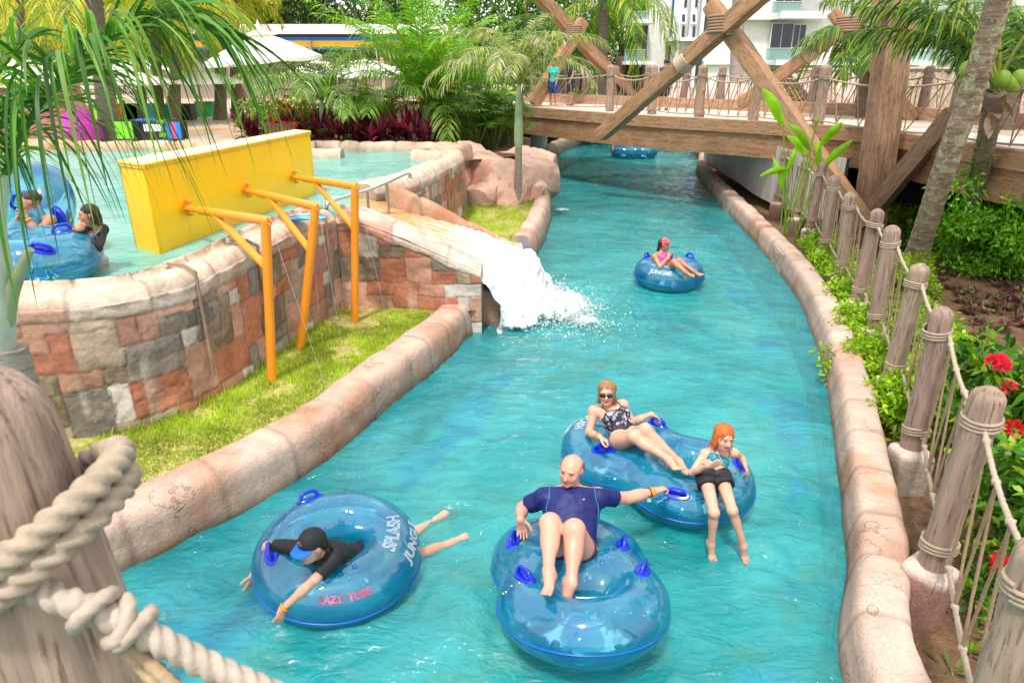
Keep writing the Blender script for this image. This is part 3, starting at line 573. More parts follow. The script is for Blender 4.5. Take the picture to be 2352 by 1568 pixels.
bed = [(-5.6, 18.6, 1.5), (-2.6, 18.5, 1.5), (-1.6, 17, 1.5), (.5, 20, 1.35), (.7, 26, 1.3), (1.2, 34, 1.3), (-4, 34, 1.5), (-8, 27, 1.5), (-6, 21, 1.5)]
struct(sheet('planting_bed', bed, SOIL, (1, 1, 1)))
pz = [(-60, 19.5, 1.52), (-5.5, 19.1, 1.52), (-6, 21, 1.52), (-8, 27, 1.52), (-4, 34, 1.52), (1.2, 34, 1.52), (1.5, 90, 1.52), (-90, 90, 1.52)]
struct(sheet('plaza', pz, PLAZA, (1, 1, 1)))
farg = [(1.5, 33, 1.3), (8.8, 40, .05), (9.3, 30, .3), (60, 30, 1.3), (90, 90, 1.3), (1.5, 90, 1.3)]
struct(sheet('far_lawn', farg, mat('far_lawn_green', (.12, .2, .02), .9, 2, .3), (1, 1, 1)))
# far pool kerbs
FK = [(.0, .9), (.0, 1.55), (.03, 1.72), (.12, 1.8), (.32, 1.8), (.42, 1.7), (.44, 1.3)]
FC = [(.55, .42, .32), (.52, .34, .26), (.5, .4, .3)]
kerb('stone_kerb', [(-20, 18.9), (-13, 18.75), (-8, 18.6), (-6.3, 18.5), (-5.2, 18.55)], FK, -1, 'far pool kerb of tan stone in front of the kiosks and menu boards', 'kerb', cols=[(.5, .33, .2), (.52, .4, .28)], wet=1.65, st=.1, seed=21)
kerb('stone_kerb', [(-6.6, 18.9), (-4, 18.7), (-1.5, 18.5)], FK, -1, 'far pool kerb of blocks in front of the maroon plants', 'kerb', joint=.5, cols=FC, wet=1.65, st=.08, seed=22)
kerb('stone_kerb', [(-6.3, 17.2), (-5.2, 17.0), (-4.15, 16.95)], FK, -1, 'short stone island kerb standing in the pool right of the yellow box', 'kerb', joint=.6, cols=FC, wet=1.65, st=.08, seed=24)
kerb('stone_kerb', [(-2.4, 16.6), (-1.7, 16.55), (-1.2, 16.75)], FK, -1, 'short stone kerb end jutting into the pool left of the boulders', 'kerb', joint=.4, cols=FC, wet=1.65, st=.08, seed=25)
kerb('stone_kerb', [(-1.35, 18.6), (-1.95, 17.9), (-2.25, 17.5)], FK, -1, 'bent stone kerb between the planted bed and the boulders', 'kerb', joint=.4, cols=FC, wet=1.65, st=.08, seed=26)
# ================================================================ rope-fence posts
WC = [(.46, .32, .25), (.43, .29, .235), (.48, .35, .26)]
def post_mesh(seed, H=1.36, r=.092, col=WC[0]):
    mb = MB(); n = 46; z = np.linspace(0, H, n); rs = np.random.RandomState(seed); seg = 28; a = np.arange(seg) * 2 * PI / seg
    rr = r * (1.03 + .06 * np.sin(z * 4 + seed)); top = np.clip((H - z) / .085, 0, 1); rr = rr * np.sqrt(1 - (1 - top) ** 2 * .88); lean = .018 * np.sin(z * 2.4 + seed * 2)
    V = np.zeros((n, seg, 3)); kz = rs.uniform(.35, .75) * H; ka = rs.uniform(0, 6)
    knob = .03 * np.exp(-((z[:, None] - kz) / .07) ** 2) * np.exp(-((np.mod(a[None] - ka + PI, 2 * PI) - PI) / .6) ** 2)
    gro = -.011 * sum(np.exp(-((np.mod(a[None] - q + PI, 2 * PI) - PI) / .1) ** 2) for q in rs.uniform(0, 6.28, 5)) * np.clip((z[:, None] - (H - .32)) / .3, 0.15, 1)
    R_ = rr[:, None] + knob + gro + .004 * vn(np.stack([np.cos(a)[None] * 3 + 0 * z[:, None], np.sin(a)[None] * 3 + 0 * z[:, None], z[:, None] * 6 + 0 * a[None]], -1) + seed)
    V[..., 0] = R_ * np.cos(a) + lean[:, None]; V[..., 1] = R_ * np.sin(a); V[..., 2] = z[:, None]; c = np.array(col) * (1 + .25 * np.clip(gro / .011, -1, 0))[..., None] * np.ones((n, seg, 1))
    mb.add(V.reshape(-1, 3), grid_faces(n, seg, True), c.reshape(-1, 3)); mb.add(V[-1], [list(range(seg))], col); return mb, lean
def wrap_mesh(z0, r, turns=3, rr=.0125, seed=0, gap=1.0, seg=8):
    mb = MB(); n = int(turns * 22); t = np.linspace(0, turns, n); a = t * 2 * PI + seed; P = np.stack([(r + rr * .8) * np.cos(a), (r + rr * .8) * np.sin(a), z0 + (t - turns / 2) * rr * 2.05 * gap + .012 * np.cos(a * 1.0 + seed)], 1)
    return pipe(mb, P, rr, seg, (.33, .26, .19), rope=.28, pitch=.05)
def make_post(seed, label, pedestal=True, H=1.36, r=.092, cat='post', group=None, tw=.86, bw=.14):
    t = thing('fence_post', label, cat, (0, 0, 0), group); mb, lean = post_mesh(seed, H, r, WC[seed % 3]); obj('shaft', mb, WOOD, t)
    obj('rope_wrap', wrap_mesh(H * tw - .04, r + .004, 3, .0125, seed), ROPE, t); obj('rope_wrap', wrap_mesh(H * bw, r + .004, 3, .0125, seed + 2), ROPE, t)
    if pedestal:
        m = MB(); q = [(.0, .02), (.13, .02), (.165, -.03), (.16, -.42)]; seg = 4
        prof = [(.0, 0.015), (.12, .015), (.165, -.012), (.18, -.06), (.175, -.15), (.155, -.45)]; a = np.arange(32) * 2 * PI / 32 ; sq = 1 / np.maximum(np.abs(np.cos(a)), np.abs(np.sin(a))); sq = np.minimum(sq, 1.28)
        V = np.stack([[rr_ * s_ * math.cos(x) * .86, rr_ * s_ * math.sin(x) * .86, z_] for rr_, z_ in prof for x, s_ in zip(a, sq)]); V = V + .006 * fbm(V + seed, 9, 3)[:, None]
        pc = [(.33, .2, .16), (.36, .32, .26), (.3, .19, .15)][seed % 3]; C = np.where(V[:, 2:] > -.035, np.array((.6, .5, .43)), np.array(pc)); m.add(V, grid_faces(len(prof), 32, True)[:, ::-1], C); obj('pedestal', m, STONE, t)
    return t
GZ2 = .46
RP = [(2140, 1300), (2095, 1030), (2050, 870), (2008, 755), (1970, 690), (1928, 630), (1893, 575), (1862, 525), (1830, 500), (1785, 465)]
rp = [G(u, v, GZ2) for u, v in RP]; rp = [rp[0] + (rp[0] - rp[1]) * .93] + rp
ordn = ['rope wrapped wooden post cut off by the corner below', 'split topped wooden post on a maroon pedestal, largest along the right kerb', 'second large wooden post from the corner, with a knot low on its shaft',
        'wooden post with deep grooves at its head in front of the lichen spotted palm', 'slim grooved post just left of the foot of the lichen spotted palm', 'flat headed post with a bulging knot left of the leaning palm', 'thin post with a cracked pointed head above the pale green bushes',
        'smooth post beside the green shrub at the bridge column', 'wooden post just in front of the banana like plant', 'short looking post seen against the white slatted panels', 'farther post leaning beside the broad leaved plant', 'last post of the right fence, against the slatted wall under the bridge']
protos = [make_post(s, 'x', True, group='posts of the rope fence on the right bank') for s in (1, 2, 3)]
def place(pr, i, loc, label, rz, tilt, sc=1):
    if not pr.get('used'): pr['used'] = 1; pr['label'] = label; pr.location = [float(x) for x in loc]; pr.rotation_euler = (tilt[0], tilt[1], rz); pr.scale = (sc,) * 3; return pr
    return dup(pr, loc, rz, sc, label, None, tilt)
rr_ = random.Random(3); posts = []
for i, p in enumerate(rp):
    posts.append(place(protos[(i + 1) % 3], i, (p[0], p[1], GZ2), ordn[i], rr_.uniform(0, 6), (rr_.uniform(-.03, .03), rr_.uniform(-.03, .03)), .97 + .06 * rr_.random()))
def sag(a, b, s, n=14): t = np.linspace(0, 1, n)[:, None]; P = a + (b - a) * t; P[:, 2] -= s * 4 * (t * (1 - t))[:, 0]; return P
def net(name, pts, zt, zb, label, rmain=.017, rnet=.010, n=4, group=None, rp_=.25, seg=7, cat='rope netting', s1=.10, s2=.06, drop=None):
    t = thing(name, label, cat, (*pts[0][:2], pts[0][2]), group); rs = random.Random(len(label)); top = MB(); bot = MB(); w_ = MB()
    for a, b in zip(pts[:-1], pts[1:]):
        w_ = MB(); L = np.linalg.norm(b - a); m = max(8, int(L / .03)) if rp_ and L < 2.6 and a[1] < 9 else 14
        T = sag(a + A(0, 0, zt), b + A(0, 0, zt), s1, m); B = sag(a + A(0, 0, zb), b + A(0, 0, zb), s2, m); pipe(top, T, rmain, seg, (.38, .31, .24), rope=rp_, pitch=.06); pipe(bot, B, rmain, seg, (.36, .29, .22), rope=rp_, pitch=.06)
        def on(Q, f): i = f * (len(Q) - 1); k = int(min(i, len(Q) - 2)); return Q[k] + (Q[k + 1] - Q[k]) * (i - k)
        tp = [(k + .5) / n for k in range(n)]; bp = [(k + 1.) / (n + .6) for k in range(n)]
        for k in range(n):
            for q in ((k, k), (k, k - 1) if k else (k, k)):
                j = max(0, q[1]); pa = on(T, tp[q[0]] + rs.uniform(-.01, .01)); pb = on(B, bp[j] + rs.uniform(-.01, .01)); mm = max(4, int(np.linalg.norm(pb - pa) / .025)) if a[1] < 7 else 5
                pipe(w_, sag(pa, pb, .012, mm), rnet, seg, (.30, .21, .13), rope=rp_, pitch=.04)
        obj('netting', w_, ROPE, t)
        for f in tp: ico(top, on(T, f), rmain * 1.7, (.38, .31, .24), sub=1, wob=.2, ws=30)
        for f in bp: ico(bot, on(B, f), rmain * 1.7, (.42, .34, .26), sub=1, wob=.2, ws=30)
    obj('top_rope', top, ROPE, t); obj('bottom_rope', bot, ROPE, t); return t
fp = [A(p[0] + .06, p[1], GZ2) for p in rp]
net('rope_net', fp, 1.15, .17, 'knotted tan rope netting strung between the wooden posts along the right kerb')
# near post at the bottom left, on the bridge the picture is taken from
def near_post():
    c = A(-.60, .735, 2.3); t = thing('fence_post', 'big blurred wooden post wrapped in thick rope, close at the lower left', 'post', c)
    mb, _ = post_mesh(5, 1.07, .093, (.50, .36, .28)); m2 = mb.mesh('shaft'); co_ = np.array([v.co[:] for v in m2.vertices]); k_ = 1 - .28 * np.clip((co_[:, 2] - .45) / .6, 0, 1) ** 1.3; co_[:, 0] = co_[:, 0] * k_ - .05 * np.clip((co_[:, 2] - .3) / .8, 0, 1); co_[:, 1] *= k_; m2.vertices.foreach_set('co', co_.astype(np.float32).ravel()); m2.update(); m2.materials.append(m_wood('close_grained_wood', (16, 16, 1.1), .6, .7, .72)); o = bpy.data.objects.new('shaft', m2); COL.objects.link(o); o.parent = t
    r = MB(); n = 260; q = np.linspace(0, 2.1, n); a = q * 2 * PI + 2.2; P = np.stack([.104 * np.cos(a) - .012, .106 * np.sin(a), .85 + .030 * (q - 1.3) * 1.2 + .065 * np.cos(a)], 1); pipe(r, P + c, .0175, 24, (.36, .29, .22), rope=.5, pitch=.075)
    obj('rope_wrap', r, ROPE, t)
    a_ = D(60, 1345, .66); b_ = D(250, 1415, .64); e = D(640, 1600, .66); f = e + (e - b_) * 1.5 + A(0, .02, 0)
    g = thing('hand_rope', 'thick pale rope with a knot, tied to the near post and leading right', 'rope', a_); P = smoothpath([a_ + A(-.05, .03, .02), a_, b_, (b_ + e) / 2 + A(0, 0, -.004), e, f], .006); m = MB(); pipe(m, P, .0165, 24, (.40, .34, .28), rope=.42, pitch=.07); obj('rope', m, ROPE, g)
    k = MB(); T = nrm(e - b_)
    for j, (off, tl) in enumerate(((-.018, .5), (.012, -.5), (.035, .3))):
        x, y, z = frame(T, (0, 0, 1)); aa = np.linspace(0, 2 * PI, 30); Q = b_ + T * off + np.outer(.023 * np.cos(aa), x) + np.outer(.023 * np.sin(aa), y) + np.outer(.02 * tl * np.cos(aa), T); pipe(k, Q, .010, 9, (.40, .33, .27), rope=.25, pitch=.05)
    obj('knot', k, ROPE, g)
    for (u0, v0, u1, v1) in ((250, 1430, 470, 1640), (300, 1500, 420, 1640)): lo = MB(); pipe(lo, smoothpath([D(u0, v0, .65), D(u1, v1, .62)], .006), .009, 9, (.40, .29, .18), rope=.28, pitch=.04); obj('net_rope', lo, ROPE, g)
near_post()
# ================================================================ timber bridge
BW = (.33, .18, .095)
FE = [A(-6, 31.5, 0), A(-2.4, 28.6, 0), G(1203, 247, 2.3), G(1451, 265, 2.3), G(1764, 282, 2.3), G(1989, 297, 2.3), G(2126, 315, 2.3), G(2352, 350, 2.3), A(9.6, 9.3, 2.3), A(10.2, 6, 2.3)]
BE = [A(-5, 36, 0), A(-1, 32.6, 0), A(1.5, 29.8, 0), G(1351, 229, 2.45), G(1764, 245, 2.45), G(1989, 254, 2.45), G(2352, 280, 2.45), A(14.4, 11.5, 0), A(15.4, 6, 0)]
def wallstrip(mb, P, off0, off1, z0, z1, col, side=1, st=.25):
    P = smoothpath(P, st)[:, :2]; T = nrm(np.gradient(P, axis=0)); N = np.stack([T[:, 1], -T[:, 0]], 1) * side; n = len(P)
    q = [(off0, z0), (off1, z0), (off1, z1), (off0, z1)]; V = np.zeros((n, 4, 3))
    for k, (o, z) in enumerate(q): V[:, k, :2] = P + N * o; V[:, k, 2] = z
    mb.add(V.reshape(-1, 3), grid_faces(n, 4, True), col); mb.add(V[0], [[0, 1, 2, 3]], col); mb.add(V[-1], [[3, 2, 1, 0]], col)
br = thing('timber_bridge', 'long timber effect footbridge with a pale paved deck crossing the river', 'bridge', (4, 22, 2.3))
WOODH = m_wood('carved_timber', (1.6, 1.6, 14), .5, .75, 1.0)
m = MB(); fe = smoothpath(FE, .25); be = smoothpath(BE, .25); m_ = min(len(fe), len(be)); ia = np.linspace(0, len(fe) - 1, 90).astype(int); ib = np.linspace(0, len(be) - 1, 90).astype(int)
V = np.zeros((90, 2, 3)); V[:, 0, :2] = fe[ia, :2]; V[:, 1, :2] = be[ib, :2]; V[..., 2] = 2.28; m.add(V.reshape(-1, 3), grid_faces(90, 2), (.66, .52, .44)); V2 = V.copy(); V2[..., 2] = 1.9; m.add(V2.reshape(-1, 3), grid_faces(90, 2)[:, ::-1], (.2, .18, .16))
def m_deck():
    t = NT('deck_paving'); co = t.coord('Object'); b = t.n('ShaderNodeTexBrick'); b.inputs['Scale'].default_value = 2.4; b.inputs['Mortar Size'].default_value = .012; b.inputs['Color1'].default_value = (1, 1, 1, 1); b.inputs['Color2'].default_value = (.93, .93, .93, 1); b.inputs['Mortar'].default_value = (.72, .7, .7, 1); t.l(co, b.inputs[0])
    return t.done(t.bsdf(t.mix(1, t.attr(), b.outputs[0], 'MULTIPLY'), .7))
obj('deck', m, m_deck(), br, smooth=False)
m = MB(); wallstrip(m, FE, .0, .28, 2.02, 2.34, (.38, .22, .125), 1); obj('edge_beam', m, WOODH, br, smooth=False)
m = MB(); wallstrip(m, FE, .06, .22, 1.42, 2.015, BW, 1); obj('fascia_beam', m, WOODH, br, smooth=False)
m = MB(); wallstrip(m, BE, .0, -.25, 2.2, 2.62, (.42, .26, .17), 1); obj('far_kerb_beam', m, WOODH, br, smooth=False)
# supports under the deck
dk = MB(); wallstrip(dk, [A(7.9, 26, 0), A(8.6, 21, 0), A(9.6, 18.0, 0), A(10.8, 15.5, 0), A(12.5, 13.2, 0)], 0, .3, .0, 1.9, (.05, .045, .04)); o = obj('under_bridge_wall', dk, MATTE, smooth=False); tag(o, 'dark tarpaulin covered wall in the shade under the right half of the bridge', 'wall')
def slats(name, path, z0, z1, w_, gap, col, back, label, th=.03):
    P = smoothpath(path, .05)[:, :2]; s = np.r_[0, np.cumsum(np.linalg.norm(np.diff(P, axis=0), axis=1))]; t = thing(name, label, 'panel', (*P[0], z0)); m = MB(); q = 0
    while q + w_ < s[-1]:
        a = A(np.interp(q, s, P[:, 0]), np.interp(q, s, P[:, 1])); b = A(np.interp(q + w_, s, P[:, 0]), np.interp(q + w_, s, P[:, 1])); c = (a + b) / 2; box(m, (*c, (z0 + z1) / 2), (np.linalg.norm(b - a), th, z1 - z0), np.array(col) * (.88 + .2 * random.random()), rz=math.atan2(b[1] - a[1], b[0] - a[0])); q += w_ + gap
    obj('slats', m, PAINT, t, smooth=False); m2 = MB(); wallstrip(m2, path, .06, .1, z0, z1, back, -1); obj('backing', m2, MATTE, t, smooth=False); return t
random.seed(5)
slats('slatted_panel', [A(7.25, 26.5, 0), A(7.1, 22, 0), A(6.9, 19.2, 0), A(7.05, 17.2, 0), A(7.6, 15.9, 0)], .3, 1.75, .10, .018, (.52, .49, .45), (.04, .04, .04), 'white slatted panels between the right kerb and the underside of the bridge')
slats('slatted_panel', [A(.35, 26.6, 0), A(1.15, 27.6, 0), A(1.5, 30.5, 0)], .3, 1.5, .12, .014, (.46, .48, .47), (.05, .05, .05), 'grey board panels under the left end of the bridge')
# posts of the bridge
bl = []
FP = [(1400, 254), (1496, 261), (1606, 270), (1730, 277), (1876, 288)]; BP = [(1225, 222), (1345, 228), (1413, 227), (1488, 232), (1570, 235), (1655, 238), (1753, 243), (1864, 247), (1975, 251), (2120, 261), (2300, 274)]
fpp = [A(-.9, 27.2, 2.28)] + [G(u, v, 2.3) for u, v in FP] + [A(8.75, 14.2, 2.28), A(9.1, 12.2, 2.28)]; bpp = [G(u, v, 2.45) + A(0, .1, -.1) for u, v in BP]
fl = ['beside the drooping palm fronds', 'left of the boy in the blue vest', 'crossed by the long slanting beam', 'knotted, between the boy and the crossed beams', 'behind the crossed beams and banana leaf', 'standing left of the square column', 'hidden behind the leaning palm', 'at the right edge behind the coconut palm']
pb = make_post(2, 'x', False, 1.42, .13, group='front posts of the bridge railing', tw=.82, bw=.1); pk = make_post(1, 'x', False, 1.34, .13, group='back posts of the bridge railing', tw=.82, bw=.1)
for i, p in enumerate(fpp): place(pb, i, p, 'weathered front post of the bridge railing, ' + fl[i], i * 1.7, (.02 * math.sin(i * 5), .02 * math.cos(i * 3)))
bk = ['behind the palm fronds', 'left of the drooping palm leaves', 'next to a front post left of the boy', 'just left of the boy in the blue vest', 'in front of the white stair tower', 'left of the grey palm trunk', 'right of the grey palm trunk', 'before the first thatched roof', 'left of the square column', 'before the second thatched roof', 'right of the coconut palm']
for i, p in enumerate(bpp): place(pk, i, p, 'pinkish back post of the bridge railing, ' + bk[i], i * 2.1, (.02 * math.sin(i * 4), .02 * math.cos(i * 7)))
net('rope_net', [A(p[0], p[1], 2.28) for p in fpp], 1.14, .14, 'sagging rope net railing along the front of the bridge', .022, .014, 5, rp_=0, seg=5, s1=.16, s2=.05)
net('rope_net', [A(*p) for p in bpp], 1.08, .14, 'sagging rope net railing along the back of the bridge', .022, .014, 4, rp_=0, seg=5, s1=.14, s2=.05)
# timbers
WOODT = m_wood('warm_timber', (7, 7, .8), .45, .7, .95)
def timber(name, a, b, w_, par=None, label=None, cat=None, col=(.38, .22, .12), h_=None, group=None, rnd=0):
    a = np.asarray(a, float); b = np.asarray(b, float); L = np.linalg.norm(b - a); n = max(6, int(L / .12)); z = np.linspace(0, L, n); seg = 20; an = np.arange(seg) * 2 * PI / seg + PI / seg; sq = np.minimum(1 / np.maximum(np.abs(np.cos(an)), np.abs(np.sin(an))), 1.36); h_ = h_ or w_
    V = np.zeros((n, seg, 3)); V[..., 0] = (w_ / 2 * sq * np.cos(an))[None]; V[..., 1] = (h_ / 2 * sq * np.sin(an))[None]; V[..., 2] = z[:, None]; f = 1 + .05 * fbm(V * [2, 2, 1] + L, 1.4, 3) + .025 * fbm(V + 3, 6, 2); V[..., 0] *= f; V[..., 1] *= f; V[[0, -1], :, :2] *= .93
    V[..., 0] += (.03 * np.sin(z * .9 + L))[:, None]
    m = MB(); m.add(V.reshape(-1, 3), grid_faces(n, seg, True), col); m.add(V[0][::-1], [list(range(seg))], (.26, .17, .11)); m.add(V[-1], [list(range(seg))], (.30, .2, .13)); me = m.mesh(name, smooth=False); me.materials.append(WOODT)
    o = bpy.data.objects.new(name, me); COL.objects.link(o); x, y, t = frame(b - a, (0, 0, 1)); o.rotation_euler = Matrix((x, y, t)).transposed().to_euler(); o.location = Vector(a - (rootloc(par) if par else 0))
    if par: o.parent = par
    if label: tag(o, label, cat, group)
    return o
def lash(par, p, d, r, turns=6, rr=.03, name='rope_lashing', col=(.30, .20, .13), up=(0, 0, 1)):
    m = MB(); x, y, t = frame(d, up); n = turns * 20; q = np.linspace(0, turns, n); a = q * 2 * PI; P = np.asarray(p) + np.outer(r * np.cos(a), x) + np.outer(r * np.sin(a), y) + np.outer((q - turns / 2) * rr * 1.9, t); pipe(m, P, rr, 8, col); return obj(name, m, ROPE, par)
def xframe(label, a0, a1, b0, b1, w_, cross, wraps=()):
    t = thing('crossed_beams', label, 'timber frame', a0); timber('beam', a0, a1, w_, t); timber('beam', b0, b1, w_, t); d = nrm(nrm(a1 - a0) + nrm(b1 - b0)); lash(t, cross, A(0, 0, 1), w_ * .95, 6, .035)
    for p, dd in wraps: lash(t, p, dd, w_ * .62, 8, .022, col=(.5, .4, .3))
    return t
a0 = D(1378, 312, 20.6); a1 = D(1800, -55, 16.6); b0 = D(1632, 10, 18.2); b1 = D(1990, 520, 14.6)
def onray(a, b, u): 
    for k in np.linspace(0, 1, 400):
        p = a + (b - a) * k; zc = p[1] * CT + (CAMZ - p[2]) * ST
        if (p[0] / zc * F + 1176 - u) > 0: return p
    return b
cr = (onray(a0, a1, 1660) + onray(b0, b1, 1660)) / 2
xframe('two big crossed brown timbers lashed with dark rope in front of the bridge', a0, a1, b0, b1, .36, cr, [(onray(a0, a1, 1572), a1 - a0)])
c0 = D(1700, 240, 22.5); c1 = D(2045, -10, 20.0); e0 = D(1913, 28, 21.5); e1_ = D(2100, 275, 20.0)
xframe('second pair of crossed timbers behind the bridge, half hidden by palm leaves', c0, c1, e0, e1_, .34, onray(c0, c1, 1950), [(onray(c0, c1, 1862), c1 - c0)])
g0 = D(1235, -15, 27.0); g1 = D(1462, 235, 30.0); h0 = D(1340, 48, 28.0); h1 = D(1225, 240, 27.0)
xframe('pale crossed timbers above the left end of the bridge behind the small palm', g0, g1, h0, h1, .40, onray(g0, g1, 1312))
timber('timber_column', D(2001, 500, 15.4) * A(1, 1, 0), D(2080, -120, 15.4), .56, None, 'massive square carved timber column beside the bridge', 'column', (.33, .20, .125))
timber('timber_strut', D(1985, 505, 15.2), D(2196, 258, 14.0), .34, None, 'thick dark timber strut leaning from the foot of the column to the bridge', 'strut', (.27, .165, .105))
# ================================================================ yellow box, brackets, handrail, skimmer
YT = 2.64
ya = G(328, 380, YT); yb = G(712, 303, YT); yl = G(272, 372, YT); yb2 = yb + (yl - ya) * .75
def m_yellow():
    t = NT('yellow_vinyl'); co = t.coord('Object'); a = t.noise(t.coord('Object', (7, 7, .5)), 1, 4, .6); b = t.noise(co, 2.6, 5, .7); k = t.math('MULTIPLY', t.ramp(a, [(.56, (0,) * 3), (.72, (1,) * 3)]), t.ramp(b, [(.45, (0,) * 3), (.65, (.55,) * 3)]))
    c = t.mix(1, t.attr(), t.ramp(t.noise(co, 1.2, 3), [(.3, (.93,) * 3), (.7, (1.04,) * 3)]), 'MULTIPLY'); c = t.mix(k, c, (.55, .24, .02)); c = t.mix(t.ramp(t.noise(co, 9, 5, .7), [(.68, (0,) * 3), (.72, (.5,) * 3)]), c, (.8, .62, .2)); return t.done(t.bsdf(c, .42, t.bump(t.noise(co, 7, 4), .3, .025), spec=.5))
def yellow():
    t = thing('padded_box', 'tall bright yellow padded box wall standing in the pool', 'barrier', ((ya + yb) / 2)[:2].tolist() + [PW_Z])
    P = [ya, yb, yb2, yl]; m = MB(); tf = MB(); ed = MB(); zb = 1.0; k = 40
    for i in range(4):
        p, q = P[i], P[(i + 1) % 4]; n = 50; V = np.zeros((n, 24, 3)); s = np.linspace(0, 1, n)[:, None]; V[..., :2] = (p[:2] + (q - p)[:2] * s)[:, None]; V[..., 2] = np.linspace(zb, YT, 24)[None]
        nn = nrm(A((q - p)[1], -(q - p)[0], 0)); L = np.linalg.norm(q - p); ss = s * L; V += nn * (.012 * fbm(V * A(1, 1, .5), 1.6, 3) - .012 * np.exp(-(np.minimum(np.mod(ss, 1.55), 1.55 - np.mod(ss, 1.55)) / .02) ** 2))[..., None] * (1 if L > 1 else .4)
        m.add(V.reshape(-1, 3), grid_faces(n, 24), (.97, .56, .0))
    for i in range(4):
        p, q = P[i], P[(i + 1) % 4]; pipe(ed, [p + A(0, 0, -.035), q + A(0, 0, -.035)], .018, 6, (.75, .42, .01)); pipe(ed, [p + A(0, 0, 0), q + A(0, 0, 0)], .022, 6, (.92, .55, .01))
    tf.add([p + A(0, 0, .012) for p in P], [[0, 1, 2, 3]], (.78, .75, .70)); YM = m_yellow()
    obj('yellow_padding', m, YM, t); obj('seam_trim', ed, YM, t); obj('top_cover', tf, MATTE, t, smooth=False); return t
yellow()
ny = nrm(A((yb - ya)[1], -(yb - ya)[0], 0)); 
def onwall(u, v):
    d = _ray(u, v); t = np.dot(ya - A(0, 0, CAMZ), ny) / np.dot(d, ny); return A(0, 0, CAMZ) + d * t
ORM = mat('orange_paint', (.78, .27, .015), .4, 4, .08, 30, .06, spec=.5)
def bracket(wu, wv, tu, tv, bu, bv, k1, k2, label):
    wpt = onwall(wu, wv); base = G(bu, bv, GZ - .03); top = G(tu, tv, wpt[2]); top = D(tu, tv, base[1])
    t = thing('steel_bracket', label, 'bracket', base, 'orange pipe brackets holding the yellow box'); m = MB(); r = .052
    pipe(m, [base, top], r, 14, (1, 1, 1)); obj('post', m, ORM, t); m = MB(); pipe(m, [top, wpt + (top - wpt) * .22], r * .98, 14); pipe(m, [wpt + (top - wpt) * .22, wpt], r * .7, 12); ico(m, top, r * 1.02, sub=2); obj('arm', m, ORM, t)
    m = MB(); pipe(m, [top + (wpt - top) * k1, top + (base - top) * k2], r * .85, 12); obj('brace', m, ORM, t)
    m = MB(); a = nrm(yb - ya)
    for q in (-1, 1): pipe(m, [wpt - a * .0 + A(0, 0, .08 * q) + ny * .02, wpt + A(0, 0, .08 * q) + ny * .1], .014, 6); pipe(m, [wpt + a * .08 * q + ny * .02, wpt + a * .08 * q + ny * .1], .014, 6)
    pipe(m, [wpt + A(0, 0, .1) + ny * .04, wpt - A(0, 0, .1) + ny * .04], .018, 6); pipe(m, [wpt + a * .1 + ny * .04, wpt - a * .1 + ny * .04], .018, 6); obj('clamp', m, ORM, t)
    m = MB(); aa = np.linspace(0, 2 * PI, 20); c = top + nrm(top - wpt) * .085; x = nrm(top - wpt); pipe(m, c + np.outer(.04 * np.cos(aa), x) + np.outer(.04 * np.sin(aa), A(0, 0, 1)), .006, 5); obj('eye_ring', m, ORM, t)
    e = base + nrm(A(*(top - wpt)[:2], 0)) * 1.35; e[2] = GZ; m = MB(); pipe(m, sag(c, e, .02), .0016, 4, (.5, .45, .4)); obj('stay_wire', m, STEEL, t); return t
bracket(425, 478, 610, 507, 625, 873, .62, .28, 'nearest orange steel pipe bracket, on the left')
bracket(563, 437, 725, 475, 690, 800, .63, .30, 'middle orange steel pipe bracket with its post leaning')
bracket(672, 407, 815, 428, 815, 738, .62, .30, 'farthest orange steel pipe bracket, by the corner of the stone wall')
# flat metal straps over the wall
for k, (u0, v0, u1, v1, u2, v2, lb) in enumerate(((375, 617, 445, 620, 495, 872, 'rusty metal strap bent over the stone wall, left of the three'), (545, 585, 585, 590, 607, 775, 'rusty metal strap on the wall behind the nearest bracket'), (680, 500, 745, 497, 790, 640, 'rusty metal strap near the corner of the stone wall'))):
    i = np.argmin([abs(onp[0] / ((onp[1]) * CT + (CAMZ - 1.8) * ST) * F + 1176 - u1) for onp in smoothpath(W1, .05)]); SW = smoothpath(W1, .05); p = SW[i]; tt = nrm(SW[min(i + 2, len(SW) - 1)] - SW[max(i - 2, 0)]); nn = A(tt[1], -tt[0], 0)
    p = p * A(1, 1, 0); q = [p - nn * .34 + A(0, 0, 1.815), p - nn * .10 + A(0, 0, 1.83), p + nn * .028 + A(0, 0, 1.77), p + nn * .038 + A(0, 0, .62)]; q = [A(a[0], a[1], a[2]) for a in q]; m = MB()
    for a, b in zip(q[:-1], q[1:]): pipe(m, [a, b], .019, 4, (.33, .24, .17), sq=True)
    box(m, q[0], (.05, .05, .05), (.5, .48, .44)); tag(obj('wall_strap', m, mat('rusted_metal', None, .5, 9, .3, metal=.4), smooth=False), lb, 'metal strap', 'straps over the stone wall')
def handrail():
    e = D(941, 413, 11.2); t = thing('handrail', 'stainless steel handrail at the top of the water chute', 'handrail', e); m = MB()
    e = D(941, 413, 11.2); pts = [D(750, 484, 9.75), D(752, 468, 9.75), D(765, 460, 9.85), D(843, 437, 10.4), D(888, 419, 10.8), D(925, 402, 11.1), D(940, 398, 11.2), e]; P = smoothpath(pts, .03); pipe(m, P, .027, 12); obj('rail', m, STEEL, t)
    for p in (D(843, 438, 10.4), D(888, 420, 10.8)): m = MB(); pipe(m, [p, p * A(1, 1, 0) + A(0, 0, 1.4)], .022, 10); obj('upright', m, STEEL, t)
    m = MB(); lathe(m, [(.0, .02), (.05, .018), (.055, 0)], 16, e); obj('flange', m, STEEL, t)
handrail()
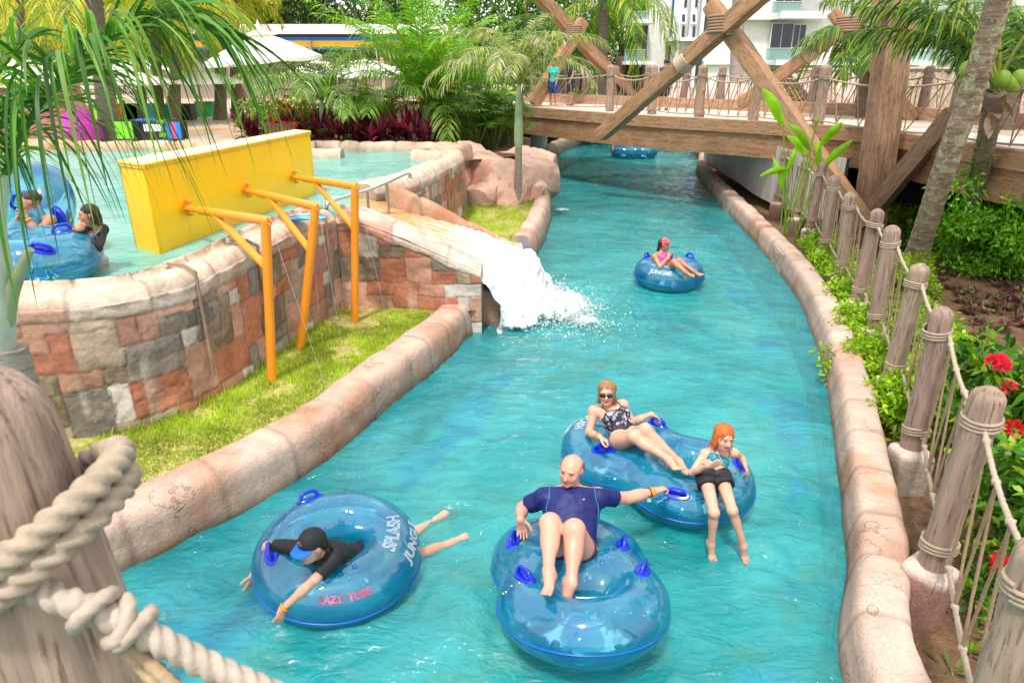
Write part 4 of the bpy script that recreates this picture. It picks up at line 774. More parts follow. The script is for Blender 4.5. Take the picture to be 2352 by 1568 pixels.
def skimmer():
    c = G(707, 500, 1.87); t = thing('skimmer_net', 'small blue skimmer net lying on the stone wall behind the middle bracket', 'pool net', c); a = np.linspace(0, 2 * PI, 40); x = .24 * np.sign(np.cos(a)) * np.abs(np.cos(a)) ** .6; y = .11 * np.sign(np.sin(a)) * np.abs(np.sin(a)) ** .6
    P = np.stack([x, y, 0 * x], 1) + c; m = MB(); pipe(m, P, .011, 6, (.02, .25, .62)); obj('frame', m, PAINT, t); m = MB(); m.add(P, [list(range(39))], (.15, .45, .65)); obj('mesh', m, FABRIC, t)
skimmer()
# ================================================================ boulders
BM = m_rough('boulder_plaster', .22, 2.2, 16, .7, .8, .3, .03)
bd = [(1075, 350, 19.0, .95, .9), (1120, 372, 18.6, .95, .8), (1150, 415, 18.0, 1.0, .75), (1040, 375, 18.3, .75, .8), (1195, 365, 20.3, .9, .85), (1222, 400, 19.6, .85, .9), (1190, 440, 18.3, .75, .6), (1110, 430, 17.7, .6, .6), (1232, 360, 22, .9, .8)]
for k, (u, v, Y, r, hh) in enumerate(bd):
    p = D(u, v, Y); m = MB(); zc = max(.6, p[2] - hh * .55); ico(m, (p[0], Y, zc), r, (.60, .38, .30) if k % 3 else (.64, .45, .36), sub=5, sc=(1.05, 1, hh * 1.0), wob=.26, ws=.9); V = m.V[0]; c0_ = A(p[0], Y, zc)
    rs = np.random.RandomState(k)
    for j in range(9):
        nn = nrm(rs.normal(0, 1, 3)); dd = (V - c0_) @ nn; lim = r * rs.uniform(.62, .85); V -= np.outer(np.maximum(dd - lim, 0) * .85, nn)
    C = m.C[0]; f = fbm(V, 1.4, 4)[:, None]; m.C[0] = C * (1 + .25 * f) * np.where(f > .45, A(.8, .62, .55), A(1, 1, 1))
    lb = ['peaked pink boulder at the back beside the planted bed', 'pink boulder in the middle of the heap', 'rounded front boulder facing the small lawn', 'small boulder against the pool kerb', 'pale boulder behind the lone palm trunk', 'boulder right of the palm trunk at the water', 'low boulder at the foot of the palm', 'small boulder at the corner of the lawn', 'last boulder next to the bridge kerb'][k]
    tag(obj('boulder', m, BM), lb, 'boulder', 'pink plaster boulders beside the river')
pm = MB()
for k, (x, y, r) in enumerate(((9.5, 30, 2.0), (12, 28, 2.4), (14.5, 26.5, 2.2), (17, 24, 2.6), (7.5, 33, 1.4), (19.5, 22, 2.2))):
    m = MB(); ico(m, (x, y, 1.7), r, (.52, .36, .32), sub=4, sc=(1.1, .8, .75), wob=.3, ws=.6); tag(obj('boulder', m, BM), 'pink rock outcrop behind the bridge ' + ['below the stair tower', 'left of the thatched roof', 'between the thatched roofs', 'right of the second thatched roof', 'by the hotel lawn', 'behind the coconut palm'][k], 'boulder', 'rock outcrops behind the bridge')
# ================================================================ hotel
HY = 44.0
def hx(u, Y=HY, v=100): return D(u, v, Y)[0]
def hz(v, Y=HY): return D(1500, v, Y)[2]
def fb(mb, u0, v0, u1, v1, Y=HY, dep=.4, out=0, col=(1, 1, 1)):
    x0, x1 = hx(u0, Y), hx(u1, Y); z1, z0 = hz(v0, Y), hz(v1, Y); box(mb, ((x0 + x1) / 2, Y - out + dep / 2, (z0 + z1) / 2), (x1 - x0, dep, z1 - z0), col)
WHT = (.80, .80, .80); GRY = (.72, .70, .68)
ht = thing('hotel', 'white and grey hotel with balconies behind the bridge', 'building', (16, HY, 1.3))
m = MB(); fb(m, 1486, -320, 1540, 262, dep=8, col=GRY); fb(m, 1700, -320, 2600, 262, dep=8, out=0, col=(.76, .74, .71)); obj('grey_wall', m, MATTE, ht, smooth=False)
m = MB(); fb(m, 1540, -320, 1700, 262, dep=6, out=.3, col=WHT)
for u in (1548, 1572, 1596): fb(m, u, -320, u + 8, 88, dep=.5, out=.9, col=WHT)
fb(m, 1526, 88, 1604, 96, dep=1.2, out=1.2, col=WHT); fb(m, 1545, 97, 1552, 245, dep=.4, out=1.0, col=WHT); fb(m, 1588, 97, 1594, 200, dep=.4, out=.9, col=WHT); fb(m, 1545, 200, 1580, 236, dep=.4, out=.9, col=WHT); obj('stair_tower', m, PAINT, ht, smooth=False)
for a, dp, ou in (((1616, 141, 1764, 149), .5, .5), ((1700, 38, 1775, 47), .5, .5), ((1764, 139, 2120, 150), 2, 1.8), ((1760, 31, 1880, 47), 2, 1.8), ((1426, 141, 1486, 149), 3, 2.5), ((1433, 50, 1486, 59), 3, 2.5), ((1760, -95, 2300, -70), 2, 1.8)): m = MB(); fb(m, *a, dep=dp, out=ou, col=WHT); obj('balcony_slab', m, PAINT, ht, smooth=False)
def window(u0, v0, u1, v1, out=.3, col=(.02, .05, .12), fr=WHT, mull=1, label=None, Y=HY, e=1.6):
    m = MB(); fb(m, u0, v0, u1, v1, Y, .1, out, fr); f = obj('window', m, PAINT, ht, smooth=False); m = MB(); n = mull
    for k in range(n):
        a = u0 + (u1 - u0) * k / n + e; b = u0 + (u1 - u0) * (k + 1) / n - e * .3; fb(m, a, v0 + e, b, v1 - e, Y, .04, out + .03, col)
    obj('pane', m, GLASS, f, smooth=False)
BLUE = (.01, .16, .38)
window(1598, -60, 1624, 87, .5, fr=BLUE, mull=1, e=5); window(1586, 118, 1612, 187, .5, fr=BLUE, e=5); window(1536, -60, 1546, 88, .15, fr=BLUE); window(1530, 105, 1540, 160, .15, fr=BLUE)
for u in (1557, 1581): window(u, 60, u + 9, 88, .45); window(u, -10, u + 9, 20, .45)
for u in (1552, 1575):
    x0, x1 = hx(u), hx(u + 12); mm = MB(); z1, z0 = hz(22), hz(58); mm.add([(x0, HY - .6, z1), (x1, HY - .6, z1), (x1 - .15, HY - 1.5, z0), (x0 - .15, HY - 1.5, z0)], [[3, 2, 1, 0]], WHT); f = obj('window', mm, PAINT, ht, smooth=False); m = MB(); m.add([(x0 + .06, HY - .64, z1 - .1), (x1 - .06, HY - .64, z1 - .1), (x1 - .2, HY - 1.5, z0 + .12), (x0 - .08, HY - 1.5, z0 + .12)], [[3, 2, 1, 0]], (.05, .1, .2)); obj('pane', m, GLASS, f, smooth=False)
window(1764, 54, 1812, 139, .3, mull=2); window(1814, 57, 1842, 110, .3, mull=2); window(1764, -60, 1822, 31, .3, mull=3); window(1764, 157, 1797, 190, .3, mull=2); window(1927, 156, 1982, 196, .3, mull=1, fr=(.1, .1, .1)); window(2150, 60, 2230, 139, .3, mull=2)
window(1472, 155, 1481, 215, .0, fr=BLUE)
m = MB(); fb(m, 1477, 60, 1486, 140, HY - .2, .3, 0, (.05, .06, .08)); obj('dark_opening', m, MATTE, ht, smooth=False)
def m_balglass():
    t = NT('balcony_glass'); tp = t.n('ShaderNodeBsdfTransparent'); tp.inputs[0].default_value = (.62, .82, .76, 1); p = t.bsdf((.45, .62, .58), .1, spec=.6); return t.done(t.mixs(.45, tp.outputs[0], p))
BG = m_balglass()
for (u0, v0, u1, v1, y_) in ((1436, 115, 1484, 140, 2.4), (1764, 112, 1850, 139, 1.7), (2090, 118, 2300, 139, 1.7), (1764, 5, 1830, 31, 1.7), (1438, 28, 1484, 50, 2.4)):
    m = MB(); fb(m, u0, v0, u1, v1, HY - y_, .04, 0); o = obj('balcony_glass', m, BG, ht, smooth=False); m = MB(); fb(m, u0, v0 - 1.6, u1, v0, HY - y_, .08, .02, (.6, .6, .6)); obj('rail', m, PAINT, o, smooth=False)
m = MB(); fb(m, 1676, 150, 1682, 155, HY, .05, .1, (.75, .75, .8)); obj('wall_plate', m, PAINT, ht, smooth=False)
# ================================================================ thatched huts
THM = m_wood('dry_thatch', (14, 14, 1.5), .5, .9)
def thatch(cx, cy, zb, zr, wx, wy, rz, label):
    t = thing('thatched_hut', label, 'hut', (cx, cy, 1.3), 'thatched roofs behind the bridge', rz); t.rotation_euler = (0, 0, 0); ca, sa = math.cos(rz), math.sin(rz)
    def W(x, y, z): return A(cx + x * ca - y * sa, cy + x * sa + y * ca, z)
    m = MB(); rs = random.Random(int(cx * 10))
    for s in (-1, 1):
        n = 40
        V = [W(-wx + 2 * wx * i / n, s * wy * j / 10, zr - (zr - zb) * j / 10 + .06 * rs.uniform(-1, 1)) for i in range(n + 1) for j in range(11)]; Fq = grid_faces(n + 1, 11); m.add(V, Fq if s < 0 else Fq[:, ::-1], (.36, .27, .19))
        for i in range(900):
            x = rs.uniform(-wx, wx); j = rs.uniform(0, 1); p = W(x, s * wy * j, zr - (zr - zb) * j + .05); q = W(x + rs.uniform(-.1, .1), s * (wy * j + .3), zr - (zr - zb) * j - .25); c = rs.choice([(.42, .33, .25), (.3, .23, .17), (.5, .42, .34)]); m.add([p, p + A(.03, 0, 0), q], [[0, 1, 2]], c)
    obj('thatch', m, MATTE, t, smooth=False); m = MB()
    for e in (-1, 1):
        m.add([W(e * wx, -wy, zb), W(e * wx, wy, zb), W(e * wx, 0, zr)], [[0, 1, 2]], (.38, .25, .12))
        for k in range(-9, 10): 
            f = k / 10
            for g in (-1, 1):
                p0 = f * wy; p1 = p0 + g * wy * .6; z1 = zb + (zr - zb) * (1 - abs(p1) / wy) if abs(p1) < wy else zb
                if z1 > zb + .1: pipe(m, [W(e * (wx + .05), p0, zb), W(e * (wx + .05), p1, min(z1, zb + (zr - zb) * .9))], .02, 4, (.55, .38, .2))
        for s in (-1, 1): pipe(m, [W(e * (wx + .08), 0, zr + .1), W(e * (wx + .08), s * (wy + .3), zb - .15)], .07, 6, (.45, .38, .36))
        pipe(m, [W(e * (wx + .08), -wy, zb), W(e * (wx + .08), wy, zb)], .06, 6, (.42, .36, .32))
    pipe(m, [W(-wx - .2, 0, zr + .1), W(wx + .2, 0, zr + .1)], .07, 6, (.45, .38, .35)); obj('gable', m, MATTE, t, smooth=False)
    m = MB()
    for a_ in (-1, 1):
        for b_ in (-1, 1): pipe(m, [W(a_ * wx * .9, b_ * wy * .8, 1.3), W(a_ * wx * .9, b_ * wy * .8, zb + .2)], .08, 6, (.3, .2, .13))
    obj('post', m, MATTE, t)
p1 = D(1880, 200, 27); thatch(p1[0] - .1, 27, 2.1, 3.45, 1.5, 1.9, .5, 'dry thatched roof with latticed gable left of the square column')
p2 = D(2200, 190, 22); thatch(p2[0], 22.6, 2.0, 3.5, 1.6, 1.7, -.9, 'grey thatched roof with crossed bamboo right of the square column')
# ================================================================ striped low building
BY = 52.0
sb = thing('striped_building', 'low building with a blue and yellow striped band behind the palms', 'building', (-12, BY, 1.5))
def bb(name, u0, v0, u1, v1, col, out=0, dep=8, m_=None): m = MB(); x0, x1 = D(u0, 80, BY)[0], D(u1, 80, BY)[0]; z1, z0 = D(600, v0, BY)[2], D(600, v1, BY)[2]; box(m, ((x0 + x1) / 2, BY - out + dep / 2, (z0 + z1) / 2), (x1 - x0, dep, z1 - z0), col); obj(name, m, m_ or PAINT, sb, smooth=False)
bb('roof', 300, 60, 1060, 81, (.78, .78, .78), 2.2, 12); bb('soffit', 302, 81, 1050, 87, (.10, .08, .08), 1.2); bb('blue_band', 304, 87, 1045, 95.5, (.01, .16, .62), 1.4, 7); bb('yellow_band', 304, 95.5, 1045, 110, (.85, .55, .01), 1.4, 7); bb('blue_band', 304, 110, 1045, 115, (.01, .2, .6), 1.4, 7)
bb('window', 304, 115, 1045, 134, (.03, .035, .04), .9, 6, GLASS); bb('wall', 304, 134, 1045, 230, (.36, .30, .25), .6, 6)
bb('rooftop_unit', 960, 40, 985, 60, (.7, .7, .7), 1, 2); bb('rooftop_unit', 495, 50, 520, 60, (.6, .62, .62), 1, 2)
for u in (536, 720, 880): bb('pillar', u, 95, u + 7, 230, (.5, .36, .26), 1.7, .6, MATTE)
# ================================================================ parasols
def parasol(w_=3.0, h=2.35, label='', par_base=True, col=(.86, .85, .84), sides=8, rise=.68):
    t = thing('parasol', label, 'parasol', (0, 0, 0), 'white parasols on the plaza'); m = MB(); n = 12; a = np.arange(sides) * 2 * PI / sides + PI / 8; rr = np.linspace(0, 1, n)
    A2 = np.linspace(0, 2 * PI, sides * 6, endpoint=False); sec = (np.mod(A2 - PI / 8, 2 * PI / sides) / (2 * PI / sides)); ap = np.cos(PI / sides) / np.cos((sec - .5) * 2 * PI / sides); sg = 1 - .05 * np.sin(sec * PI)
    V = np.zeros((n, len(A2), 3))
    for i, r in enumerate(rr): R0 = w_ / 2 * r; V[i, :, 0] = R0 * ap * np.cos(A2); V[i, :, 1] = R0 * ap * np.sin(A2); V[i, :, 2] = h + rise * (1 - r ** 1.15) - .04 * r * np.sin(sec * PI)
    m.add(V.reshape(-1, 3), grid_faces(n, len(A2), True), col); V3 = V[-1].copy(); V3[:, 2] -= .10; V3[:, :2] *= 1.004; m.add(np.concatenate([V[-1], V3]), grid_faces(2, len(A2), True), col); c2 = V[:4].copy(); c2[..., 2] += .07; c2[..., :2] *= 1.06; m.add(c2.reshape(-1, 3), grid_faces(4, len(A2), True), col); tfm = leafmat('parasol_canvas', (.84, .83, .82), .25, .8, .03); obj('canopy', m, tfm, t)
    m = MB(); pipe(m, [(0, 0, 0), (0, 0, h + rise)], .035, 10, (.50, .22, .07)); obj('pole', m, PAINT, t); m = MB(); lathe(m, [(.0, .28), (.02, .2), (.06, .12), (.05, .05), (.07, .0)][::-1], 12, (0, 0, h + rise + .05), (.8, .75, .68)); obj('finial', m, PAINT, t)
    for k in range(8):
        aa = k * 2 * PI / 8 + PI / 8; m = MB(); pipe(m, [(.05 * math.cos(aa), .05 * math.sin(aa), h - .25), (w_ * .48 * math.cos(aa) * .55, w_ * .48 * math.sin(aa) * .55, h + rise * .48 - .06)], .014, 5, (.35, .18, .08)); obj('rib', m, PAINT, t)
    return t
U0 = parasol(3.25, 2.27, 'white wooden parasol leaning slightly, standing before the maroon plants'); pp = D(642, 290, 20.3); U0.location = (pp[0] + .0, 20.3, 1.6); U0.rotation_euler = (0, -.075, .2)
us = [((42, 186), 24, 1.35, 'white parasol over the pink kiosk at the left edge'), ((272, 195), 27, 1.25, 'white parasol standing behind the magenta rain umbrella'), ((362, 193), 30, 1.2, 'white parasol behind the green menu boards'), ((455, 193), 30, 1.15, 'white parasol right of the menu boards, behind the drooping palm frond'), ((180, 192), 31, 1.1, 'white parasol behind the kiosk awning'), ((840, 175), 33, 1.6, 'wide white parasol half hidden behind the feathery palms'), ((735, 180), 30, 1.1, 'white parasol behind the red flowering bush'), ((310, 165), 38, 1.2, 'small far white parasol above the row of parasols')]
for (u, v), Y, s_, lb in us: p = D(u, v, Y); dup(U0, (p[0], Y, p[2] - 2.27 * s_ if False else 1.52), .3 * Y, (s_, s_, (p[2] - 1.52 + .1) / 2.27), lb)
# parasol table stand
def stand():
    p = pp; t = thing('wooden_stand', 'slatted wooden parasol stand with a red cloth on top', 'stand', (p[0], 20.3, 1.5)); m = MB(); box(m, (p[0] + .1, 20.2, 2.17), (.95, .6, .07), (.33, .16, .09)); 
    for k in range(8): box(m, (p[0] - .28 + k * .11, 19.97, 1.83), (.09, .05, .62), (.36, .19, .11))
    box(m, (p[0] + .1, 20.25, 1.83), (.78, .45, .6), (.2, .1, .06)); obj('box', m, MATTE, t, smooth=False)
    m = MB(); xs, ys = np.meshgrid(np.linspace(-.25, .5, 16), np.linspace(-.3, .15, 12)); V = np.stack([xs + p[0] + .1, ys + 20.12, 2.23 + .05 * fbm(np.stack([xs, ys, xs * 0], -1), 5, 3) - .5 * np.clip(xs - .3, 0, 1)], -1).reshape(-1, 3); m.add(V, grid_faces(12, 16), (.75, .02, .03)); tag(obj('red_cloth', m, FABRIC), 'bright red towel thrown over the parasol stand', 'towel')
stand()
# ================================================================ kiosks, boards, umbrella
def kiosk():
    o = A(*D(60, 300, 23)[:2], 1.52); t = thing('kiosk', 'pink kiosk counter with a white and pink corrugated awning', 'kiosk', o); m = MB(); x0, x1 = D(-60, 250, 23)[0], D(182, 250, 23)[0]
    box(m, ((x0 + x1) / 2, 23.2, 1.95), (x1 - x0, .7, .85), (.72, .25, .32)); obj('counter', m, PAINT, t, smooth=False); m = MB(); box(m, ((x0 + x1) / 2, 23.1, 2.4), (x1 - x0 + .2, .9, .06), (.62, .3, .34)); obj('counter_top', m, PAINT, t, smooth=False)
    m = MB(); n = 34
    for k in range(n):
        a = x0 + (x1 - x0) * k / n; b = x0 + (x1 - x0) * (k + 1) / n; c = (.85, .84, .84) if (k // 3) % 2 else (.82, .45, .48); z = .03 * (k % 2); m.add([(a, 22.2, 3.05 + z), (b, 22.2, 3.05 + .03 - z), (b, 24.6, 3.5 + .03 - z), (a, 24.6, 3.5 + z)], [[0, 1, 2, 3]], c)
    obj('awning', m, PAINT, t, smooth=False); m = MB(); box(m, ((x0 + x1) / 2, 22.25, 2.99), (x1 - x0, .08, .1), (.12, .08, .07)); obj('awning_beam', m, PAINT, t, smooth=False)
    for k, x in enumerate((x0, (x0 * 2 + x1) / 3, x1 - .05)): m = MB(); pipe(m, [(x, 22.4, 1.52), (x, 22.4, 3.0)], .04, 6, (.1, .07, .06)); obj('post', m, PAINT, t)
    m = MB(); box(m, (x1 - .25, 23.2, 2.6), (.4, .4, .5), (.75, .35, .4)); obj('shelf_box', m, PAINT, t, smooth=False)
    for k, (dx, c, lb) in enumerate(((.6, (.8, .5, .05), 'yellow tub on the kiosk counter'), (1.1, (.02, .2, .7), 'blue tray on the kiosk counter'), (1.8, (.5, .5, .5), 'grey box on the kiosk counter'), (2.5, (.7, .05, .1), 'red pot on the kiosk counter'))): m = MB(); lathe(m, [(.1, 0), (.14, .2), (.13, .22), (.0, .2)], 10, (x0 + dx, 23.0, 2.43), c); tag(obj('tub', m, PAINT), lb, 'tub')
    bo = D(110, 150, 34); t2 = thing('blue_kiosk', 'kiosk with a pale blue awning and a bright blue frieze at the far left', 'kiosk', (bo[0], 34, 1.52)); xa, xb = D(-80, 150, 34)[0], D(132, 150, 34)[0]; zt, zm, zb = D(0, 122, 34)[2], D(0, 147, 34)[2], D(0, 160, 34)[2]
    m = MB(); m.add([(xa, 33.2, zm), (xb + .3, 33.2, zm), (xb - .4, 35.4, zt), (xa, 35.4, zt)], [[0, 1, 2, 3]], (.45, .62, .8)); obj('awning', m, PAINT, t2, smooth=False); m = MB(); box(m, ((xa + xb) / 2, 33.4, (zm + zb) / 2), (xb - xa, .1, zm - zb), (.0, .3, .72)); obj('frieze', m, PAINT, t2, smooth=False)
    m = MB(); rs = random.Random(3)
    for k in range(26): ico(m, (rs.uniform(xa + 1, xb - .1), 33.33, rs.uniform(zb + .05, zm - .05)), rs.uniform(.04, .1), rs.choice([(.8, .2, .05), (.8, .6, .1), (.7, .8, .8), (.1, .6, .3)]), sub=1, sc=(1, .2, 1))
    obj('painted_fish', m, PAINT, t2); m = MB(); box(m, ((xa + xb) / 2, 35, 2.4), (xb - xa - .6, 1.5, 1.8), (.3, .12, .12)); obj('wall', m, MATTE, t2, smooth=False)
kiosk()
def rbrolly():
    c = A(*D(188, 280, 21.3)[:2], 2.0); c[1] = 21.3; t = thing('open_umbrella', 'open magenta rain umbrella lying on its side by the kiosk', 'umbrella', c); m = MB(); n, k = 10, 8; M = Matrix.Rotation(R(62), 3, 'Y') @ Matrix.Rotation(R(20), 3, 'X'); M = np.array(M)
    for i in range(k):
        a0_, a1_ = i * 2 * PI / k, (i + 1) * 2 * PI / k; V = []
        for j in range(n):
            r = j / (n - 1)
            for q in range(6): a = a0_ + (a1_ - a0_) * q / 5; sc_ = 1 - .10 * math.sin(q / 5 * PI) * r; V.append([.62 * r * sc_ * math.cos(a), .62 * r * sc_ * math.sin(a), .24 * (1 - r * r)])
        m.add(np.array(V) @ M.T + c, grid_faces(n, 6), (.62, .04, .55) if i % 2 else (.55, .03, .5))
    obj('canopy', m, leafmat('umbrella_cloth', None, .3, .5, .05), t); m = MB(); pipe(m, np.array([(0, 0, .3), (0, 0, -.5)]) @ M.T + c, .012, 6, (.3, .3, .3)); obj('shaft', m, PAINT, t)
    m = MB(); box(m, (c[0] - .1, 21.7, 1.85), (.75, .5, .62), (.06, .055, .06)); tag(obj('dark_crate', m, PAINT, smooth=False), 'dark grey crate behind the magenta umbrella', 'crate')
rbrolly()
def board(u0, v0, u1, v1, Y, cols, label, lean=.12, name='menu_board', fr=(.02, .02, .025)):
    x0, x1 = D(u0, v1, Y)[0], D(u1, v1, Y)[0]; z0, z1 = max(1.53, D(u0, v1, Y)[2]), D(u0, v0, Y)[2]; t = thing(name, label, 'board', ((x0 + x1) / 2, Y, 1.52), 'boards standing on the plaza edge'); m = MB(); W_ = x1 - x0
    box(m, ((x0 + x1) / 2, Y, (z0 + z1) / 2), (W_, .05, z1 - z0), fr); obj('frame', m, PAINT, t, smooth=False); m = MB(); n = len(cols)
    for k, c in enumerate(cols): box(m, (x0 + .04 + (W_ - .08) * (k + .5) / n, Y - .035, (z0 + z1) / 2), ((W_ - .08) / n, .02, z1 - z0 - .08), c)
    obj('panel', m, PAINT, t, smooth=False); m = MB(); box(m, ((x0 + x1) / 2, Y + .35, (z0 + z1) / 2 - .03), (W_ * .9, .03, z1 - z0 - .05), fr); obj('leg', m, PAINT, t, smooth=False)
GRN = (.22, .68, .02)
board(268, 276, 314, 322, 20.2, [GRN], 'lime green board in a black frame, left end of the boards'); board(366, 272, 402, 318, 20.6, [GRN], 'lime green board behind the striped one'); board(384, 277, 424, 322, 20.0, [(.02, .22, .6), (.75, .05, .35), (.02, .22, .6)], 'blue board with a pink stripe, right end of the boards'); board(331, 282, 377, 305, 20.0, [(.72, .8, .76)], 'blank white board on black legs'); 
m = MB(); q = D(340, 278, 21); box(m, (q[0], 21.2, 1.85), (.95, .8, .62), (.05, .04, .05)); box(m, (q[0], 21.2, 2.2), (1.05, .9, .04), (.03, .08, .45)); tag(obj('covered_table', m, PAINT, smooth=False), 'small dark table with a blue patterned cloth among the boards', 'table')
m = MB(); q = D(370, 322, 19.5); ico(m, (q[0], 19.5, 1.62), .5, (.28, .48, .78), sub=3, sc=(1.1, .6, .35)); tag(obj('blue_float', m, PAINT), 'pale blue rounded float lying at the pool edge before the boards', 'float')
for k, (u, v, Y, c, lb, sz) in enumerate(((359, 238, 30, (0, .42, .5), 'turquoise planter among the palm trunks', .8), (215, 235, 30, (.3, .65, .02), 'lime green bin behind the thick palm trunk', .6), (290, 222, 31, (.75, .25, .02), 'orange counter behind the parasols', .9), (312, 225, 31, (.03, .03, .035), 'black wicker chairs block beside the orange counter', 1.2), (405, 230, 31, (.03, .03, .035), 'black wicker seating behind the striped board', 1.3), (470, 222, 33, (.02, .35, .12), 'green crate near the walking man', .8), (725, 222, 26, (.03, .03, .04), 'dark lounge bench behind the red flowers', 1.5))):
    q = D(u, v, Y); m = MB(); box(m, (q[0], Y, 1.52 + .3), (sz, .5, .6), c); box(m, (q[0], Y, 1.52 + .63), (sz * 1.06, .55, .05), np.array(c) * .8); tag(obj(['planter', 'bin', 'counter', 'wicker_chair', 'wicker_sofa', 'crate', 'bench'][k], m, PAINT, smooth=False), lb, ['planter', 'bin', 'counter', 'chair', 'sofa', 'crate', 'bench'][k])
m = MB(); q = D(838, 235, 34); box(m, (D(1010, 220, 30)[0], 30, 2.3), (1.9, .2, 1.6), (.7, .22, .02)); tag(obj('orange_wall', m, PAINT, smooth=False), 'orange boarded hut wall seen between the feathery palms', 'wall')
# ================================================================ tubes
def m_vinyl():
    t = NT('blue_vinyl'); co = t.coord('Object'); lw = t.n('ShaderNodeLayerWeight'); lw.inputs[0].default_value = .35
    n = t.noise(co, 2.2, 4, .6, 1.2)
    c = t.mix(t.ramp(n, [(.4, (0,) * 3), (.6, (1,) * 3)]), (.0, .39, .88), (.02, .58, .95)); d = t.bsdf(c, .35, spec=.3)
    tl = t.n('ShaderNodeBsdfTranslucent'); tl.inputs[0].default_value = (.0, .55, .88, 1); d = t.mixs(.45, d, tl.outputs[0])
    tp = t.n('ShaderNodeBsdfTransparent'); tp.inputs[0].default_value = (.60, .96, 1.0, 1); f = t.ramp(lw.outputs['Facing'], [(.0, (.38,) * 3), (.5, (.5,) * 3), (.93, (.92,) * 3)])
    body = t.mixs(f, tp.outputs[0], d); gl = t.n('ShaderNodeBsdfGlossy'); gl.inputs['Roughness'].default_value = .05; fr = t.n('ShaderNodeFresnel'); fr.inputs[0].default_value = 1.8
    nor = t.bump(t.noise(co, 5, 3), .12, .02); t.l(nor, gl.inputs['Normal']); t.l(nor, fr.inputs['Normal']); return t.done(t.mixs(fr.outputs[0], body, gl.outputs[0]))
VINYL = m_vinyl(); HANDLE = mat('dark_blue_rubber', (.0, .02, .50), .25, 3, .1, spec=.6); SEAM = mat('blue_seam', (.0, .10, .48), .3, 3, .1, spec=.5)
WHITEINK = mat('white_print', (.80, .87, .93), .5, 3, .05); REDINK = mat('faded_red_print', (.40, .10, .20), .6, 9, .6); YELINK = mat('yellow_mark', (.7, .75, .02), .6)
def sdf(ps, P):
    f = np.full(P.shape[:-1], 9.)
    for q in ps: d = pdist(q, P); k = q['k']; h = np.maximum(k - np.abs(f - d), 0) / k; f = np.minimum(f, d) - h * h * k / 4
    return f
def project(ps, p, it=8):
    p = np.asarray(p, float).copy(); e = 1e-3
    for _ in range(it):
        f = sdf(ps, p); g = np.stack([(sdf(ps, p + A(*[e if i == k else 0 for i in range(3)])) - f) / e for k in range(3)], -1); n = nrm(g); p = p - n * f[..., None]
    return p, n
def handle(par, ps, p, along, sc=1.0, label=None):
    p, n = project(ps, p); a = nrm(along - n * np.dot(along, n)); s = np.cross(n, a); m = MB(); aa = np.linspace(0, 2 * PI, 30, endpoint=False)
    for k, (rr, hh) in enumerate(((1, .002), (.9, .010), (.0, .012))):
        pts = p + np.outer(.115 * sc * rr * np.cos(aa), a) + np.outer(.058 * sc * rr * np.sin(aa), s); q, nn = project(ps, pts, 4); V = q + nn * hh
        if k: m.add(np.concatenate([prev, V]), grid_faces(2, 30, True)); 
        prev = V
    t = np.linspace(-1, 1, 18); P = p + np.outer(.078 * sc * t, a) + np.outer(.062 * sc * (1 - np.abs(t) ** 5) - .006, n); pipe(m, P, .0155 * sc, 9); return obj('handle', m, HANDLE, par, label=label)
def maptext(body, size, fn, outline=.012, name='print', mt=None, par=None, rot=0, squash=1):
    cu = bpy.data.curves.new('txt', 'FONT'); cu.body = body; cu.size = size; cu.align_x = 'CENTER'; cu.align_y = 'CENTER'; cu.resolution_u = 3
    if outline: cu.fill_mode = 'NONE'; cu.bevel_depth = outline; cu.bevel_resolution = 1
    else: cu.offset = .004
    o = bpy.data.objects.new('txt', cu); COL.objects.link(o); dg = bpy.context.evaluated_depsgraph_get(); dg.update(); me = bpy.data.meshes.new_from_object(o.evaluated_get(dg)); V = np.array([v.co[:] for v in me.vertices]); Fc = [list(p.vertices) for p in me.polygons]
    bpy.data.objects.remove(o); bpy.data.curves.remove(cu); bpy.data.meshes.remove(me); m = MB(); m.add(fn(V), Fc); return obj(name, m, mt or WHITEINK, par)
def torus_map(c, M, R0, r, th0, ph0, flip=1):
    """flat (x, y) print -> torus skin: x runs round the ring, y round the pipe"""
    def fn(V):
        th = th0 + flip * V[:, 0] / (R0 + r * math.cos(ph0)); ph = ph0 + V[:, 1] / r; rr = r + .0105 + V[:, 2] * .3; L = np.stack([(R0 + rr * np.cos(ph)) * np.cos(th), (R0 + rr * np.cos(ph)) * np.sin(th), rr * np.sin(ph)], 1); return L @ np.asarray(M).T + c
    return fn
def rotm(ax, deg): return np.array(Matrix.Rotation(R(deg), 3, ax))
def tor(c, R0, r, M=None, k=.12): return dict(t='tor', c=np.asarray(c, float), R=R0, r=r, M=np.eye(3) if M is None else M, k=k, tag='t', cut=None)
def ring_pts(c, M, R0, z, n=64): a = np.linspace(0, 2 * PI, n); return np.stack([R0 * np.cos(a), R0 * np.sin(a), 0 * a + z], 1) @ M.T + c
DROP = mat('water_drops', (.75, .9, .95), .05, spec=.9)
